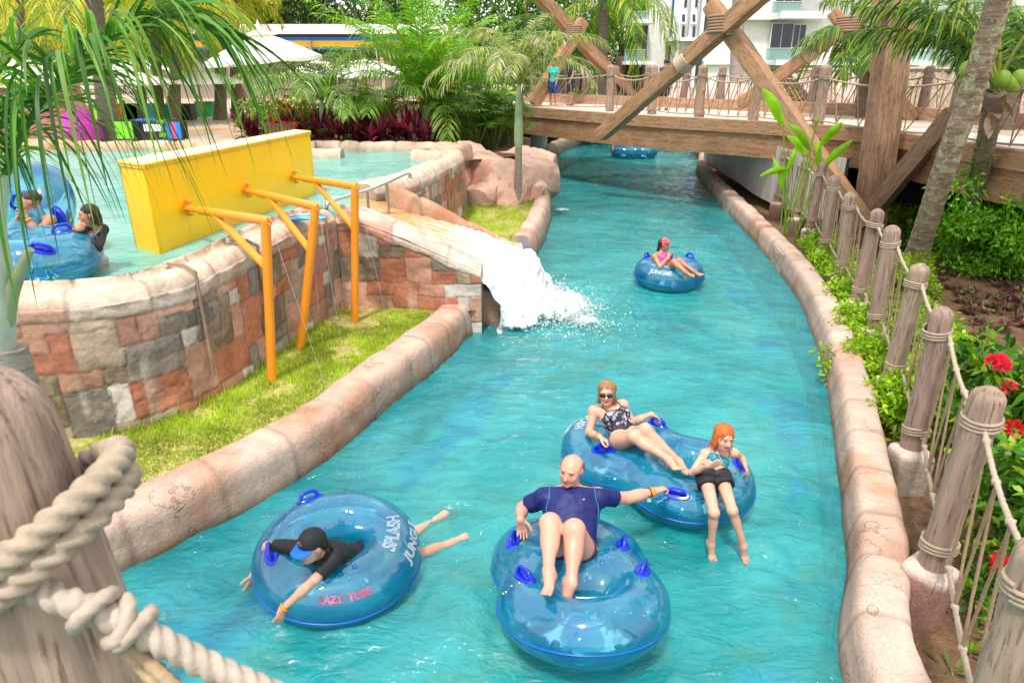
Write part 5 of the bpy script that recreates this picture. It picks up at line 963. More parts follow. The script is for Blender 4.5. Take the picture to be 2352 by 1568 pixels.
def drops(t, ps, cs, R0, r, n=230):
    rs = np.random.RandomState(int(abs(cs.sum()) * 97)); a = rs.rand(n) * 6.28; q = cs[rs.randint(0, len(cs), n)] + np.stack([(R0 + rs.uniform(-1, 1, n) * r * .9) * np.cos(a), (R0 + rs.uniform(-1, 1, n) * r * .9) * np.sin(a), np.full(n, .3)], 1); q = q[fbm(q, 3., 2) > -.1]; q, nn = project(ps, q, 5); m = MB()
    for p, k in zip(q, nn): x, y, z = frame(k); s_ = rs.uniform(.0012, .003); V = [p + s_ * (x * math.cos(b) + y * math.sin(b)) * 1.0 + k * .0055 for b in (0, 1.05, 2.1, 3.14, 4.2, 5.2)] + [p + k * (.0055 + s_ * .7)]; m.add(V, [[i, (i + 1) % 6, 6] for i in range(6)])
    obj('water_drops', m, DROP, t)['kind'] = 'stuff'
    m = MB(); p, k = project(ps, cs[0] + A(R0 * .55, -R0 * .9, .25)); x, y, z = frame(k); aa = np.linspace(0, 6.28, 16, endpoint=False); m.add([p + k * .006 + .018 * (x * math.cos(b) + y * math.sin(b)) for b in aa] + [p + k * .012 + .010 * (x * math.cos(b) + y * math.sin(b)) for b in aa] + [p + k * .013], [[i, (i + 1) % 16, 16 + (i + 1) % 16, 16 + i] for i in range(16)] + [[16 + i, 16 + (i + 1) % 16, 32] for i in range(16)]); obj('valve', m, SEAM, t)
def single_tube(c, label, R0=.36, r=.255, M=None, h=.012, rings=True):
    M = np.eye(3) if M is None else M; ps = [tor(c, R0, r, M)]; t = thing('swim_tube', label, 'swim tube', c, 'blue river tubes'); m = MB(); n, s = 96, 48; th = np.arange(n) * 2 * PI / n; ph = np.arange(s) * 2 * PI / s; TH, PH = np.meshgrid(th, ph, indexing='ij')
    wr = 1 + .006 * np.cos(TH * 40) * np.clip(-np.cos(PH), 0, 1) ** 2; L = np.stack([(R0 + r * wr * np.cos(PH)) * np.cos(TH), (R0 + r * wr * np.cos(PH)) * np.sin(TH), r * np.sin(PH)], -1).reshape(-1, 3) @ M.T + c; L = L + (.005 * fbm(L + 3, 4.5, 3) + .0022 * np.sin(TH * 57 + 2 * np.sin(TH * 5)).reshape(-1) * np.clip(-np.cos(PH) + .2, 0, 1).reshape(-1))[:, None] * nrm(L - (c + np.stack([R0 * np.cos(TH), R0 * np.sin(TH), 0 * TH], -1).reshape(-1, 3) @ M.T))
    i = np.arange(n)[:, None]; j = np.arange(s)[None]; Fq = np.stack([i * s + j, ((i + 1) % n) * s + j, ((i + 1) % n) * s + (j + 1) % s, i * s + (j + 1) % s], -1).reshape(-1, 4); m.add(L, Fq); obj('air_ring', m, VINYL, t)
    m = MB(); pipe(m, ring_pts(c, M, R0 + r + .001, -.04), .008, 6, caps=False); obj('seam', m, SEAM, t); m = MB(); pipe(m, ring_pts(c, M, R0 - r * .93, -.1), .007, 6, caps=False); obj('seam', m, SEAM, t); drops(t, ps, np.asarray(c)[None], R0, r); return t, ps
def double_tube(c1, c2, label, R0=.385, r=.205, M=None, h=.012):
    M = np.eye(3) if M is None else M; ps = [tor(c1, R0, r, M, .14), tor(c2, R0, r, M, .14)]; t = thing('swim_tube', label, 'swim tube', (np.asarray(c1) + c2) / 2, 'blue river tubes'); V, Fq = surf(ps, h)
    for _ in range(2): V, _n = project(ps, V, 1)
    V = V + _n * (.005 * fbm(V + 3, 4.5, 3))[:, None]
    m = MB(); m.add(V, Fq); obj('air_ring', m, VINYL, t)
    # seams: outline of the two lobes
    n = 160; a = np.linspace(0, 2 * PI, n); ax = nrm(np.asarray(c2) - c1); cc = (np.asarray(c1) + c2) / 2; y = np.cross(M[:, 2], ax); L = np.linalg.norm(np.asarray(c2) - c1)
    P = cc + np.outer((L / 2 + R0 + r) * np.cos(a), ax) + np.outer((R0 + r) * np.sin(a), y) - M[:, 2] * .03; P, nn = project(ps, P, 14); P, nn = project(ps, P - M[:, 2] * 0, 4); m = MB(); pipe(m, P, .008, 6, caps=False); obj('seam', m, SEAM, t)
    for c in (c1, c2): m = MB(); pipe(m, ring_pts(c, M, R0 - r * .9, -.09), .007, 6, caps=False); obj('seam', m, SEAM, t)
    drops(t, ps, np.array([c1, c2], float), R0, r); return t, ps
def splash_logo(t, c, M, R0, r, th, ph, sz=.15, flip=-1):
    maptext('SPLASH', sz, lambda V: torus_map(c, M, R0, r, th, ph, flip)(V * [1, 1, 1] + np.c_[V[:, 0] * 0, .02 - .5 * (V[:, 0]) ** 2 * .8 + sz * .5, V[:, 0] * 0]), .0021, 'lettering', WHITEINK, t)
    maptext('JUNGLE', sz * .78, lambda V: torus_map(c, M, R0, r, th, ph, flip)(V + np.c_[V[:, 0] * 0, -.02 - .4 * (V[:, 0]) ** 2 * .5 - sz * .45, V[:, 0] * 0]), .0021, 'lettering', WHITEINK, t)
# ================================================================ people
SK = {'fair': (.60, .345, .245), 'pink': (.58, .31, .225), 'tan': (.40, .20, .12), 'brown': (.30, .14, .075)}
def headprims(H, f, u, s=1.0, mouth_open=0, male=True):
    f = nrm(f); u = nrm(np.asarray(u, float) - f * np.dot(u, f)); r = np.cross(f, u); Mx = np.stack([r, f, u], 1)
    def W(x, y, z): return np.asarray(H) + Mx @ (A(x, y, z) * s)
    def E(x, y, z, rr, k=.015, tag='skin', neg=False, bias=0): q = ell(W(x, y, z), A(*rr) * s, Mx, k * s, tag, neg); q['bias'] = bias; return q
    ps = [E(0, -.014, .020, (.080, .094, .081)), E(0, .034, -.022, (.066, .056, .078), .03), E(0, .042, -.076, (.052, .046, .034), .03), E(0, .078, -.098, (.02, .014, .015), .02),
          E(.036, .062, -.03, (.026, .02, .026), .02), E(-.036, .062, -.03, (.026, .02, .026), .02), E(.028, .082, .024, (.026, .009, .008), .014), E(-.028, .082, .024, (.026, .009, .008), .014),
          cap(W(0, .086, .01), W(0, .112, -.028), .008 * s, .0135 * s, .01 * s), E(.0115, .098, -.034, (.009, .01, .008), .006), E(-.0115, .098, -.034, (.009, .01, .008), .006),
          E(.031, .102, .004, (.017, .017, .0105), .01, 'x', True), E(-.031, .102, .004, (.017, .017, .0105), .01, 'x', True),
          E(.082, -.006, -.004, (.010, .018, .031), .01, 'ear'), E(-.082, -.006, -.004, (.010, .018, .031), .01, 'ear')]
    if mouth_open: ps += [E(0, .1, -.066, (.02, .02, .012), .004, 'x', True), E(0, .094, -.053, (.023, .009, .005), .006, 'lip', bias=.004), E(0, .090, -.079, (.02, .01, .006), .006, 'lip', bias=.004), E(0, .072, -.066, (.024, .012, .014), .002, 'mouth', bias=.003)]
    else: ps += [E(0, .0935, -.0555, (.024, .008, .005), .006, 'lip', bias=.003), E(0, .091, -.066, (.02, .009, .006), .006, 'lip', bias=.003), E(0, .0985, -.0605, (.022, .004, .0012), .001, 'mouth', bias=.0035)]
    br = [E(.03, .088, .029, (.021, .008, .0045), .003, 'brow', bias=.004), E(-.03, .088, .029, (.021, .008, .0045), .003, 'brow', bias=.004)]
    return ps + br, W, Mx
def hand(w, d, n, side, s=1.0, curl=.35, spread=.12):
    d = nrm(d); n = nrm(np.asarray(n, float) - d * np.dot(n, d)); x = np.cross(d, n) * side; ps = [ell(w + d * .047 * s, A(.040, .048, .0135) * s, np.stack([x, d, n], 1), .014 * s), ell(w + d * .012 * s, A(.028, .03, .018) * s, np.stack([x, d, n], 1), .02 * s)]
    for i, (off, L) in enumerate(((.030, .070), (.0105, .079), (-.0095, .074), (-.029, .058))):
        b = w + (d * .083 + x * off - d * abs(off - .008) * .22) * s; a = 0; p = b; dd = nrm(d + x * off * spread * 22)
        for j, fr in enumerate((.45, .31, .24)):
            a += curl * (.8 + .35 * j + .1 * i); q = p + (dd * math.cos(a) + n * math.sin(a)) * L * fr * s; ps.append(cap(p, q, (.0088 - .0008 * j) * s, (.0083 - .0009 * j) * s, .004 * s)); p = q
    p = w + (d * .02 + x * .028) * s
    for j, (L, v) in enumerate(((.036, d * .55 + x * .75 + n * .25), (.031, d * .8 + x * .45 + n * .35), (.024, d * .9 + x * .2 + n * .35))): q = p + nrm(v) * L * s; ps.append(cap(p, q, (.0125 - .0015 * j) * s, (.0112 - .0015 * j) * s, .006 * s)); p = q
    return ps
def foot(a, toe, up, side, s=1.0):
    d = nrm(toe); up = nrm(np.asarray(up, float) - d * np.dot(up, d)); x = np.cross(d, up); sole = a - up * .055 * s; M = np.stack([x, d, up], 1)
    ps = [ell(sole - d * .03 * s + up * .01 * s, A(.031, .036, .034) * s, M, .03 * s), cap(sole + up * .018 * s, sole + d * .13 * s - up * .004 * s, .032 * s, .022 * s, .03 * s), ell(sole + d * .12 * s, A(.042, .045, .019) * s, M, .02 * s), cap(a, sole + d * .06 * s + up * .02 * s, .036 * s, .028 * s, .03 * s)]
    for i in range(5):
        o = (-.034 + .0165 * i) * side; L = (.052, .047, .043, .037, .030)[::-1][i] ; rr = (.012, .009, .0085, .008, .0075)[::-1][i]; p = sole + (d * (.142 + .01 * (i - 1) * .5) + x * o) * s; ps.append(cap(p, p + d * L * .8 * s + up * .004 * s, rr * s * 1.05, rr * s, .005 * s))
    return ps
def body(j, s=1.0, girth=1.0, fem=False, legs=True, feet=True, hs=1.0, mo=0, belly=0, curl=(.35, .35)):
    P, N = j['P'], j['N']; up = nrm(N - P); sh = nrm(j['sR'] - j['sL']); fw = nrm(np.cross(up, sh)); sh = np.cross(fw, up)
    if np.dot(fw, j.get('bf', fw)) < 0: fw = -fw
    M = np.stack([sh, fw, up], 1); L = np.linalg.norm(N - P); g = girth * s; ps = []
    ab = lambda t, x=0, y=0: P + up * L * t + sh * x * s + fw * y * s
    ps += [ell(ab(.02), A(.165 if fem else .155, .115, .11) * g, M, .04 * s, 'pelvis'), ell(ab(.32, 0, .012 + belly * .3), A(.125 if fem else .145, .10 + belly, .13) * g, M, .06 * s, 'belly'), ell(ab(.66, 0, .0), A(.145 if fem else .168, .105, .15) * g, M, .06 * s, 'chest'),
           ell(ab(.86, 0, -.005), A(.13 if fem else .155, .075, .07) * g, M, .05 * s, 'chest')]
    if fem and s > .85: ps += [ell(ab(.64, .07, .088), A(.062, .055, .06) * g, M, .03 * s, 'bust'), ell(ab(.64, -.07, .088), A(.062, .055, .06) * g, M, .03 * s, 'bust')]
    hp, W, Mx = headprims(j['H'], j['f'], j.get('u', (0, 0, 1)), hs, mo, not fem); ps += hp
    ps += [cap(W(0, -.022, -.055), N + up * .01, (.046 if fem else .054) * s, (.052 if fem else .062) * s, .03 * s, 'neck')]
    for k in ('L', 'R'):
        S_, E_, W_ = j['s' + k], j['e' + k], j['w' + k]; ps += [cap(N - up * .035 * s, S_, .048 * s * girth ** .5, .05 * g, .05 * s, 'trap'), ell(S_, .056 * g, None, .04 * s, 'shoulder' + k), cap(S_, E_, .050 * g, .038 * g, .02 * s, 'upper' + k), cap(E_, E_ + (W_ - E_) * .45, .038 * g, .038 * g, .02 * s, 'fore' + k), cap(E_ + (W_ - E_) * .3, W_, .038 * g, .0255 * s, .02 * s, 'fore' + k)]
        ps += hand(W_, j['h' + k] - W_, j['n' + k], 1 if k == 'R' else -1, s * j.get('hsz', 1.0), curl[0 if k == 'L' else 1])
        if legs:
            H_, K_, A_ = j['p' + k], j['k' + k], j['a' + k]; ps += [cap(H_, K_, .092 * g, .058 * g, .05 * s, 'thigh' + k), ell(K_, .057 * g, None, .025 * s, 'knee'), cap(K_, A_, .052 * g, .034 * s, .03 * s, 'shin' + k)]
            cf = nrm(np.cross(np.cross(A_ - K_, H_ - K_), A_ - K_)); c = K_ + (A_ - K_) * .3; x_, y_, t_ = frame(A_ - K_); ps.append(ell(c + nrm(H_ - K_ - (A_ - K_) * np.dot(H_ - K_, A_ - K_) / np.dot(A_ - K_, A_ - K_)) * .018 * s, A(.054, .052, .12) * g, np.stack([x_, y_, t_], 1), .03 * s, 'shin'))
            if feet: ps += foot(A_, j['t' + k] - A_, j.get('fu' + k, K_ - A_), 1 if k == 'R' else -1, s)
    return ps, W, Mx, M
def m_skin():
    t = NT('skin'); co = t.coord('Object'); n = t.noise(co, 14, 4); n2 = t.noise(co, 5, 3); c = t.mix(1, t.attr(), t.ramp(n, [(.3, (.95, .93, .92)), (.7, (1.04, 1.03, 1.03))]), 'MULTIPLY'); c = t.mix(t.ramp(n2, [(.42, (0,) * 3), (.72, (.32,) * 3)]), c, (.60, .20, .14))
    return t.done(t.bsdf(c, .42, t.bump(t.noise(co, 160, 2), .1, .002), spec=.45, Subsurface_Weight=.12, Subsurface_Scale=.02))
SKIN = m_skin(); HAIRM = m_wood('hair', (30, 30, 6), .35, .4, 1); EYEM = mat('eye', None, .1, 1, .01, spec=.8)
def m_cloth(name, kind):
    t = NT(name); co = t.coord('Object')
    if kind == 'floral':
        v = t.n('ShaderNodeTexVoronoi'); v.inputs['Scale'].default_value = 13; v.feature = 'DISTANCE_TO_EDGE'; mp = t.n('ShaderNodeMapping'); nz = t.noise(co, 8, 3, .6, 1.5); t.l(co, v.inputs['Vector']); a = t.ramp(v.outputs[0], [(.05, (0,) * 3), (.1, (1,) * 3)]); f = t.math('MULTIPLY', a, t.ramp(nz, [(.48, (0,) * 3), (.53, (1,) * 3)])); st = t.ramp(t.noise(co, 42, 3, .6, 3), [(.45, (0,) * 3), (.5, (1,) * 3)]); c = t.mix(t.math('MULTIPLY', f, st), (.018, .014, .025), (.52, .54, .70))
    elif kind == 'aqua': c = t.ramp(t.noise(co, 26, 4, .6, 3), [(.44, (.01, .03, .05)), (.5, (.01, .24, .32)), (.6, (.05, .42, .5))])
    elif kind == 'pink': c = t.ramp(t.noise(co, 30, 4, .6, 2), [(.44, (.2, .03, .3)), (.55, (.75, .05, .4)), (.66, (.8, .6, .7))])
    elif kind == 'mono': c = t.ramp(t.noise(co, 34, 4, .65, 3), [(.45, (.02, .02, .03)), (.53, (.72, .72, .85))])
    else: c = t.attr()
    return t.done(t.bsdf(c, .55, t.bump(t.noise(co, 18, 4), .25, .01), spec=.3))
CLO = {k: m_cloth(k + '_swim_fabric' if k != 'plain' else 'plain_cloth', k) for k in ('floral', 'aqua', 'pink', 'mono', 'plain')}
def garment(name, t, prims, infl, cuts, col, kind='plain', h=.008, wr=.003, ws=18, label=None, colf=None):
    if not prims: return
    V, Fq = surf(prims, h, infl, cuts, wr, ws); m = MB(); m.add(V, Fq, colf(V) if colf is not None else col); return obj(name, m, CLO[kind], t, label=label)
def part_of(ps, E_): return [q for q in ps if q['tag'] in E_]
def partial(a, b, f, ra, rb, k=.02): e = a + (b - a) * f; n = nrm(b - a); return cap(a, b, ra, rb, k, 'c', cut=[(e, n)])
def eyes(t, W, Mx, s, iris=(.08, .05, .03), shut=0):
    m = MB()
    for x in (.031, -.031):
        ico(m, W(x, .0765, .003), .0128 * s, (.5, .48, .46), sub=3, sc=(1, 1, .8)); V = m.V[-1]; l = (V - W(x, .0765, .003)) @ Mx[:, 1] / (.0128 * s); m.C[-1] = np.where(l[:, None] > .88, A(.01, .01, .01), np.where(l[:, None] > .65, A(*iris) * .6, A(.42, .36, .33)))
    obj('eyes', m, EYEM, t)
def person(name_label, j, skin, s=1.0, girth=1.0, fem=False, h=.0075, hair=None, haircol=(.1, .05, .03), browcol=None, **kw):
    t = thing('person', name_label, 'person', j['P'] if 'base' not in j else j['base']); hs = kw.pop('hs', s); iris = kw.pop('iris', (.06, .04, .03)); feet_cuts = kw.pop('cuts', ())
    ps, W, Mx, M = body(j, s, girth, fem, hs=hs, **kw); V, Fq = surf(ps, h, cuts=feet_cuts); b = SK[skin]; C = tagcolor(ps, V, {'lip': (.48, .15, .13), 'mouth': (.16, .04, .04), 'brow': browcol or tuple(.55 * a + .45 * c for a, c in zip(haircol, b)), 'ear': (b[0] * .95, b[1] * .8, b[2] * .85)}, b)
    C = C * (1 + .05 * fbm(V, 9, 3))[:, None]; m = MB(); m.add(V, Fq, C); obj('body', m, SKIN, t); eyes(t, W, Mx, hs, iris)
    if hair is not None:
        hp = []
        for (x, y, z, r, neg) in hair: q = ell(W(x, y, z), A(*r) * hs, Mx, .012 * hs, 'hair', neg); hp.append(q)
        V, Fq = surf(hp, .006, wr=.0035 * hs, ws=(55, 55, 20)); m = MB(); m.add(V, Fq, np.array(haircol) * (1 + .25 * fbm(V, 30, 3))[:, None]); obj('hair', m, HAIRM, t)
    return t, ps, W, Mx, M
def curls(t, W, s, starts, L, col, r=.007, seed=0, amp=.012, out=.25):
    m = MB(); rs = np.random.RandomState(seed)
    for (x, y, z) in starts:
        n = 22; q = np.linspace(0, 1, n); l = L * rs.uniform(.7, 1.1); ph = rs.uniform(0, 6); sx = np.sign(x) if abs(x) > .01 else 0
        P = np.stack([x + sx * out * .1 * q + amp * np.cos(q * 14 + ph) * q, y - .02 * q + amp * np.sin(q * 14 + ph) * q, z - l * q], 1); Pw = np.array([W(*p) for p in P]); pipe(m, Pw, r * s * (1 - .75 * q), 5, np.array(col) * rs.uniform(.7, 1.2))
    obj('hair_locks', m, HAIRM, t)
def band(name, t, a, b, f, r, w_, col, mt=None):
    d = nrm(b - a); c = a + (b - a) * f; m = MB(); x, y, z = frame(d); aa = np.linspace(0, 2 * PI, 25)
    V = np.concatenate([c + d * o + np.outer(rr * np.cos(aa), x) + np.outer(rr * np.sin(aa), y) for o, rr in ((-w_, r), (-w_, r + .004), (w_, r + .004), (w_, r))]); m.add(V, grid_faces(4, 25), col); return obj(name, m, mt or PAINT, t)
FULLHAIR = [(0, -.024, .028, (.089, .097, .090), False), (0, .115, -.03, (.075, .085, .088), True)]
# ---------------------------------------------------------------- tube 1 and the swimmer lying in it
TC = A(-1.34, 4.27, .20); M1 = rotm('X', 4) @ rotm('Y', 4)
t1, ps1 = single_tube(TC, 'round blue tube with a woman in a cap lying through it', .40, .228, M1)
for th in (128, 212): a = R(th); p = TC + A((.365 + .12) * math.cos(a), (.365 + .12) * math.sin(a), .24); handle(t1, ps1, p, A(-math.sin(a), math.cos(a), 0) + A(math.cos(a), math.sin(a), 0) * (.0 if th == 128 else .3))
splash_logo(t1, TC, M1, .40, .228, R(4), R(62), .135, 1)
maptext('LAZY  TUBE', .066, torus_map(TC, M1, .40, .228, R(-72), R(38), 1), 0, 'lettering', REDINK, t1)
j = dict(P=A(-1.13, 4.33, .16), N=G(727, 1272, .50), H=G(716, 1252, .66), f=A(-.64, -.72, -.16), u=A(-.12, -.1, 1.0), sL=G(690, 1258, .47), sR=G(766, 1282, .49), eL=G(614, 1254, .42), eR=G(724, 1330, .43), wL=G(582, 1318, .14), wR=G(650, 1396, .22), hL=G(570, 1360, .02), hR=G(634, 1445, .06), nL=A(-.6, .5, .2), nR=A(-.5, .8, .1),
         pL=A(-1.17, 4.41, .06), pR=A(-1.05, 4.33, .06), kL=A(-.93, 4.72, -.03), kR=A(-.78, 4.52, -.03), aL=A(-.60, 5.06, -.005), aR=A(-.40, 4.74, -.005), tL=A(-.47, 5.19, -.03), tR=A(-.26, 4.84, -.03), fuL=A(0, 0, 1), fuR=A(0, 0, 1), bf=A(-.5, -.8, -.4))
tP, ps, W, Mx, M = person('woman in a black and blue cap lying face down through a round tube', j, 'fair', .95, .92, True, mo=1, hair=FULLHAIR[:1] + [(0, .10, -.02, (.085, .08, .095), True), (0, -.08, -.06, (.03, .03, .05), False)], haircol=(.03, .018, .013), curl=(.3, .25))
BLK = (.016, .016, .020)
gp = part_of(ps, ('pelvis', 'belly', 'chest', 'trap', 'shoulderL', 'shoulderR', 'bust')) + [partial(j['sL'], j['eL'], .78, .05, .046), partial(j['sR'], j['eR'], .80, .05, .046), cap(j['N'] - nrm(j['N'] - j['P']) * .05, j['N'], .06, .05, .03, 'c')]
garment('rash_vest', tP, gp, .009, [(W(0, -.02, -.085), nrm(W(0, -.02, -.02) - W(0, -.02, -.085)))], BLK, wr=.004)
def cap_hat():
    hp = [ell(W(0, -.012, .040), A(.090, .104, .092) * .95, Mx, .01)]; V, Fq = surf(hp, .006, cuts=[(W(0, 0, .032), -(Mx @ A(0, .12, 1)))]); m = MB(); m.add(V, Fq, BLK); o = obj('cap', m, CLO['plain'], tP); m = MB(); n = 18; a = np.linspace(-1.15, 1.15, n); V = []
    for r_, dz in ((.0, 0), (.35, .002), (.7, -.004), (1.0, -.014)):
        for q in a: V.append(W(.088 * math.sin(q) * (1 + .05 * r_), .078 * math.cos(q) - .005 + r_ * .088 * math.cos(q * .8), .040 + dz - .016 * math.sin(q) ** 2 * 1))
    V = np.array(V); m.add(V, grid_faces(4, n), (.005, .14, .70)); m.add(V - Mx[:, 2] * .006, grid_faces(4, n)[:, ::-1], (.005, .12, .6)); obj('peak', m, CLO['plain'], o); m = MB(); rs = random.Random(2)
    for (x, z, c) in ((-.012, .092, (.6, .05, .05)), (.0, .085, (.05, .1, .6)), (.012, .09, (.6, .1, .08)), (-.02, .075, (.3, .3, .32)), (0, .073, (.35, .35, .37)), (.02, .075, (.3, .3, .32))): ico(m, W(x, .082 - (z - .07) * .35, z), .006, c, sub=1)
    obj('badge', m, PAINT, o)
cap_hat(); band('wristband', tP, j['eR'], j['wR'], .95, .031, .011, (.85, .27, .01))
m = MB(); q = np.linspace(0, 1, 12); P = np.array([W(-.01 + .01 * math.sin(k * 9), -.105 - .03 * k, -.04 - .13 * k) for k in q]); pipe(m, P, .016 * (1.1 - .6 * q), 8, (.03, .018, .013)); obj('hair_bun', m, HAIRM, tP)
# ---------------------------------------------------------------- double tube 1 and the man
C1, C2 = A(.43, 4.25, .14), A(.485, 3.70, .275); M2 = rotm('X', -13)
t2, ps2 = double_tube(C1, C2, 'large figure eight blue tube in front, carrying the man in the dark blue shirt', .385, .208, M2)
for (x, y), al in (((.43 - .45, 4.28), A(.25, 1, 0)), ((.43 + .42, 4.18), A(.2, 1, 0)), ((.485 - .40, 3.70), A(-.7, 1, 0)), ((.485 + .43, 3.80), A(.45, 1, 0))): handle(t2, ps2, A(x, y, .5), al)
m = MB()
for k in range(4):
    s_ = .055 - k * .014; o_ = .0 + k * .004; P = [A(.485 - s_, 0, 0), A(.485, -s_ * 1.5, 0), A(.485 + s_, 0, 0)]; P = [A(p[0], 3.54 + p[1] + .02, .55) for p in P]; P = np.concatenate([np.linspace(P[0], P[1], 8), np.linspace(P[1], P[2], 8)[1:]]); P, nn = project(ps2, P, 5); pipe(m, P + nn * .002, .0045, 5)
obj('chevron_print', m, WHITEINK, t2); m = MB()
for k in range(4): P, nn = project(ps2, A(.03 + k * .022, 3.62 - .01 * (k % 2), .35)[None], 6); ico(m, P[0], .007, sub=1)
obj('yellow_mark', m, YELINK, t2)
j = dict(P=A(.44, 4.10, .36), N=D(1312, 1124, 4.42), H=D(1312, 1077, 4.40), f=A(-.42, -.88, .02), u=A(-.05, -.2, 1), sL=D(1252, 1141, 4.40), sR=D(1374, 1141, 4.40), eL=G(1200, 1166, .48), eR=D(1441, 1143, 4.53), wL=G(1195, 1192, .57), wR=G(1506, 1127, .54), hL=G(1200, 1226, .44), hR=G(1545, 1112, .55), nL=A(.1, -.35, -1), nR=A(.1, -.2, -1),
         pL=A(.35, 4.06, .36), pR=A(.53, 4.06, .36), kL=G(1264, 1202, .74), kR=G(1319, 1216, .74), aL=G(1260, 1312, .66), aR=G(1312, 1340, .52), tL=G(1243, 1352, .70), tR=G(1313, 1394, .44), bf=A(0, -1, .3))
tP, ps, W, Mx, M = person('balding man in a dark blue T-shirt sitting back in a figure eight tube', j, 'pink', 1.03, 1.2, False, h=.007, belly=.02, hair=[(.066, -.03, .012, (.022, .060, .046), False), (-.066, -.03, .012, (.022, .060, .046), False), (0, -.078, .0, (.064, .04, .06), False)], haircol=(.16, .11, .09), curl=(.28, .75), browcol=(.45, .27, .2), iris=(.1, .16, .2))
NAVY = (.008, .013, .105)
gp = part_of(ps, ('pelvis', 'belly', 'chest', 'trap', 'shoulderL', 'shoulderR')) + [partial(j['sL'], j['eL'], .72, .062, .058), partial(j['sR'], j['eR'], .56, .062, .058)]
upv = nrm(j['N'] - j['P']); garment('t_shirt', tP, gp, .012, [(j['P'] - upv * .06, -upv), (j['N'] + upv * .012, upv)], NAVY, wr=.0075, ws=13, h=.007)
SEAMC = (.01, .25, .5)
def seamline(t, prims, P, infl, r=.0028, col=SEAMC, name='stitching'):
    P = smoothpath(P, .01); P, nn = project(prims, P, 5); m = MB(); pipe(m, P + nn * (infl + .003), r, 5, col); return obj(name, m, PAINT, t)
sh = nrm(j['sR'] - j['sL']); fwv = nrm(np.cross(upv, sh)); fwv = fwv if fwv[1] < 0 else -fwv
for sg, Sx in ((-1, 'sL'), (1, 'sR')): seamline(tP, gp, [j[Sx] + sh * sg * -.035 + upv * .06, j[Sx] - sh * sg * .045 + fwv * .07 - upv * .02, j[Sx] - sh * sg * .06 + fwv * .05 - upv * .12, j['P'] + upv * .12 + sh * sg * .15 + fwv * .05], .011)
m = MB(); c = j['N'] - upv * .10 + fwv * .12 + sh * .07; P, nn = project(gp, c[None], 6); pipe(m, [P[0] + nn[0] * .013 - sh * .018, P[0] + nn[0] * .013 + sh * .018 + upv * .006], .0035, 5, (.5, .8, .05)); obj('chest_mark', m, PAINT, tP)
gp = part_of(ps, ('pelvis',)) + [partial(j['pL'], j['kL'], .35, .10, .095), partial(j['pR'], j['kR'], .35, .10, .095)]; garment('shorts', tP, gp, .012, [], (.03, .012, .03), wr=.004)
band('wristband', tP, j['eR'], j['wR'], .88, .034, .012, (.85, .27, .01)); band('bracelet', tP, j['eR'], j['wR'], .77, .036, .004, (.02, .02, .02)); m = MB(); c = j['wR'] - nrm(j['wR'] - j['eR']) * .06 + A(0, -.01, -.06); box(m, c, (.03, .01, .035), (.7, .75, .75)); obj('tag', m, PAINT, tP, smooth=False)
# ---------------------------------------------------------------- double tube 2, the woman and the girl
E1, E2 = A(1.075, 5.80, .2), A(1.60, 5.30, .2)
t3, ps3 = double_tube(E1, E2, 'figure eight blue tube carrying the woman in sunglasses and the red haired girl', .385, .208)
handle(t3, ps3, G(1386, 1022, .46), A(1, -.1, 0)); handle(t3, ps3, G(1513, 962, .46), A(.9, -.8, 0)); handle(t3, ps3, G(1552, 1122, .45), A(1, -.45, 0)); handle(t3, ps3, G(1700, 1062, .42), A(.1, -1, 0))
splash_logo(t3, E1, np.eye(3), .385, .208, R(150), R(58), .11, 1)
j = dict(P=D(1436, 1008, 5.62), N=D(1399, 935, 5.88), H=D(1394, 901, 5.85), f=A(-.18, -.95, .10), u=A(-.06, -.1, 1), sL=D(1364, 944, 5.86), sR=D(1430, 930, 5.96), eL=D(1353, 994, 5.74), eR=D(1452, 970, 5.92), wL=G(1377, 1003, .56), wR=G(1496, 951, .56), hL=G(1400, 1016, .52), hR=G(1517, 962, .50), nL=A(.1, -.2, -1), nR=A(-.2, -.2, -1),
         pL=D(1424, 1012, 5.55), pR=D(1455, 1004, 5.65), kL=G(1456, 1002, .62), kR=G(1482, 986, .68), aL=G(1538, 1056, .50), aR=G(1560, 1062, .44), tL=G(1562, 1066, .58), tR=G(1584, 1074, .50), fuL=A(-.2, .4, 1), fuR=A(-.2, .4, 1), bf=A(0, -1, .3))
tP, ps, W, Mx, M = person('woman in sunglasses and a black and white patterned swimsuit sitting in the tube', j, 'fair', .97, .97, True, h=.007, hair=[(0, -.022, .030, (.093, .098, .090), False), (0, -.05, -.04, (.080, .06, .09), False), (.07, -.01, -.05, (.022, .045, .075), False), (-.07, -.01, -.05, (.022, .045, .075), False), (0, .105, -.03, (.066, .085, .082), True)], haircol=(.30, .15, .06), curl=(.8, .4))
up3 = nrm(j['N'] - j['P']); fw3 = M[:, 1] if M[1, 1] < 0 else -M[:, 1]; gp = part_of(ps, ('pelvis', 'belly', 'chest', 'bust')); garment('swimsuit', tP, gp, .006, [(j['P'] + up3 * .70 * np.linalg.norm(j['N'] - j['P']), nrm(up3 - fw3 * .25)), (j['P'] - up3 * .07, -up3)], (1, 1, 1), 'floral', h=.007, wr=.002)
for sg in (-1, 1): seamline(tP, ps, [j['P'] + up3 * .66 * np.linalg.norm(j['N'] - j['P']) + M[:, 0] * .075 * sg + fw3 * .13, j['P'] + up3 * .85 * np.linalg.norm(j['N'] - j['P']) + M[:, 0] * .085 * sg + fw3 * .09, j['N'] - up3 * .0 + M[:, 0] * .08 * sg + fw3 * .02], .0, .006, (.03, .025, .035), 'strap')
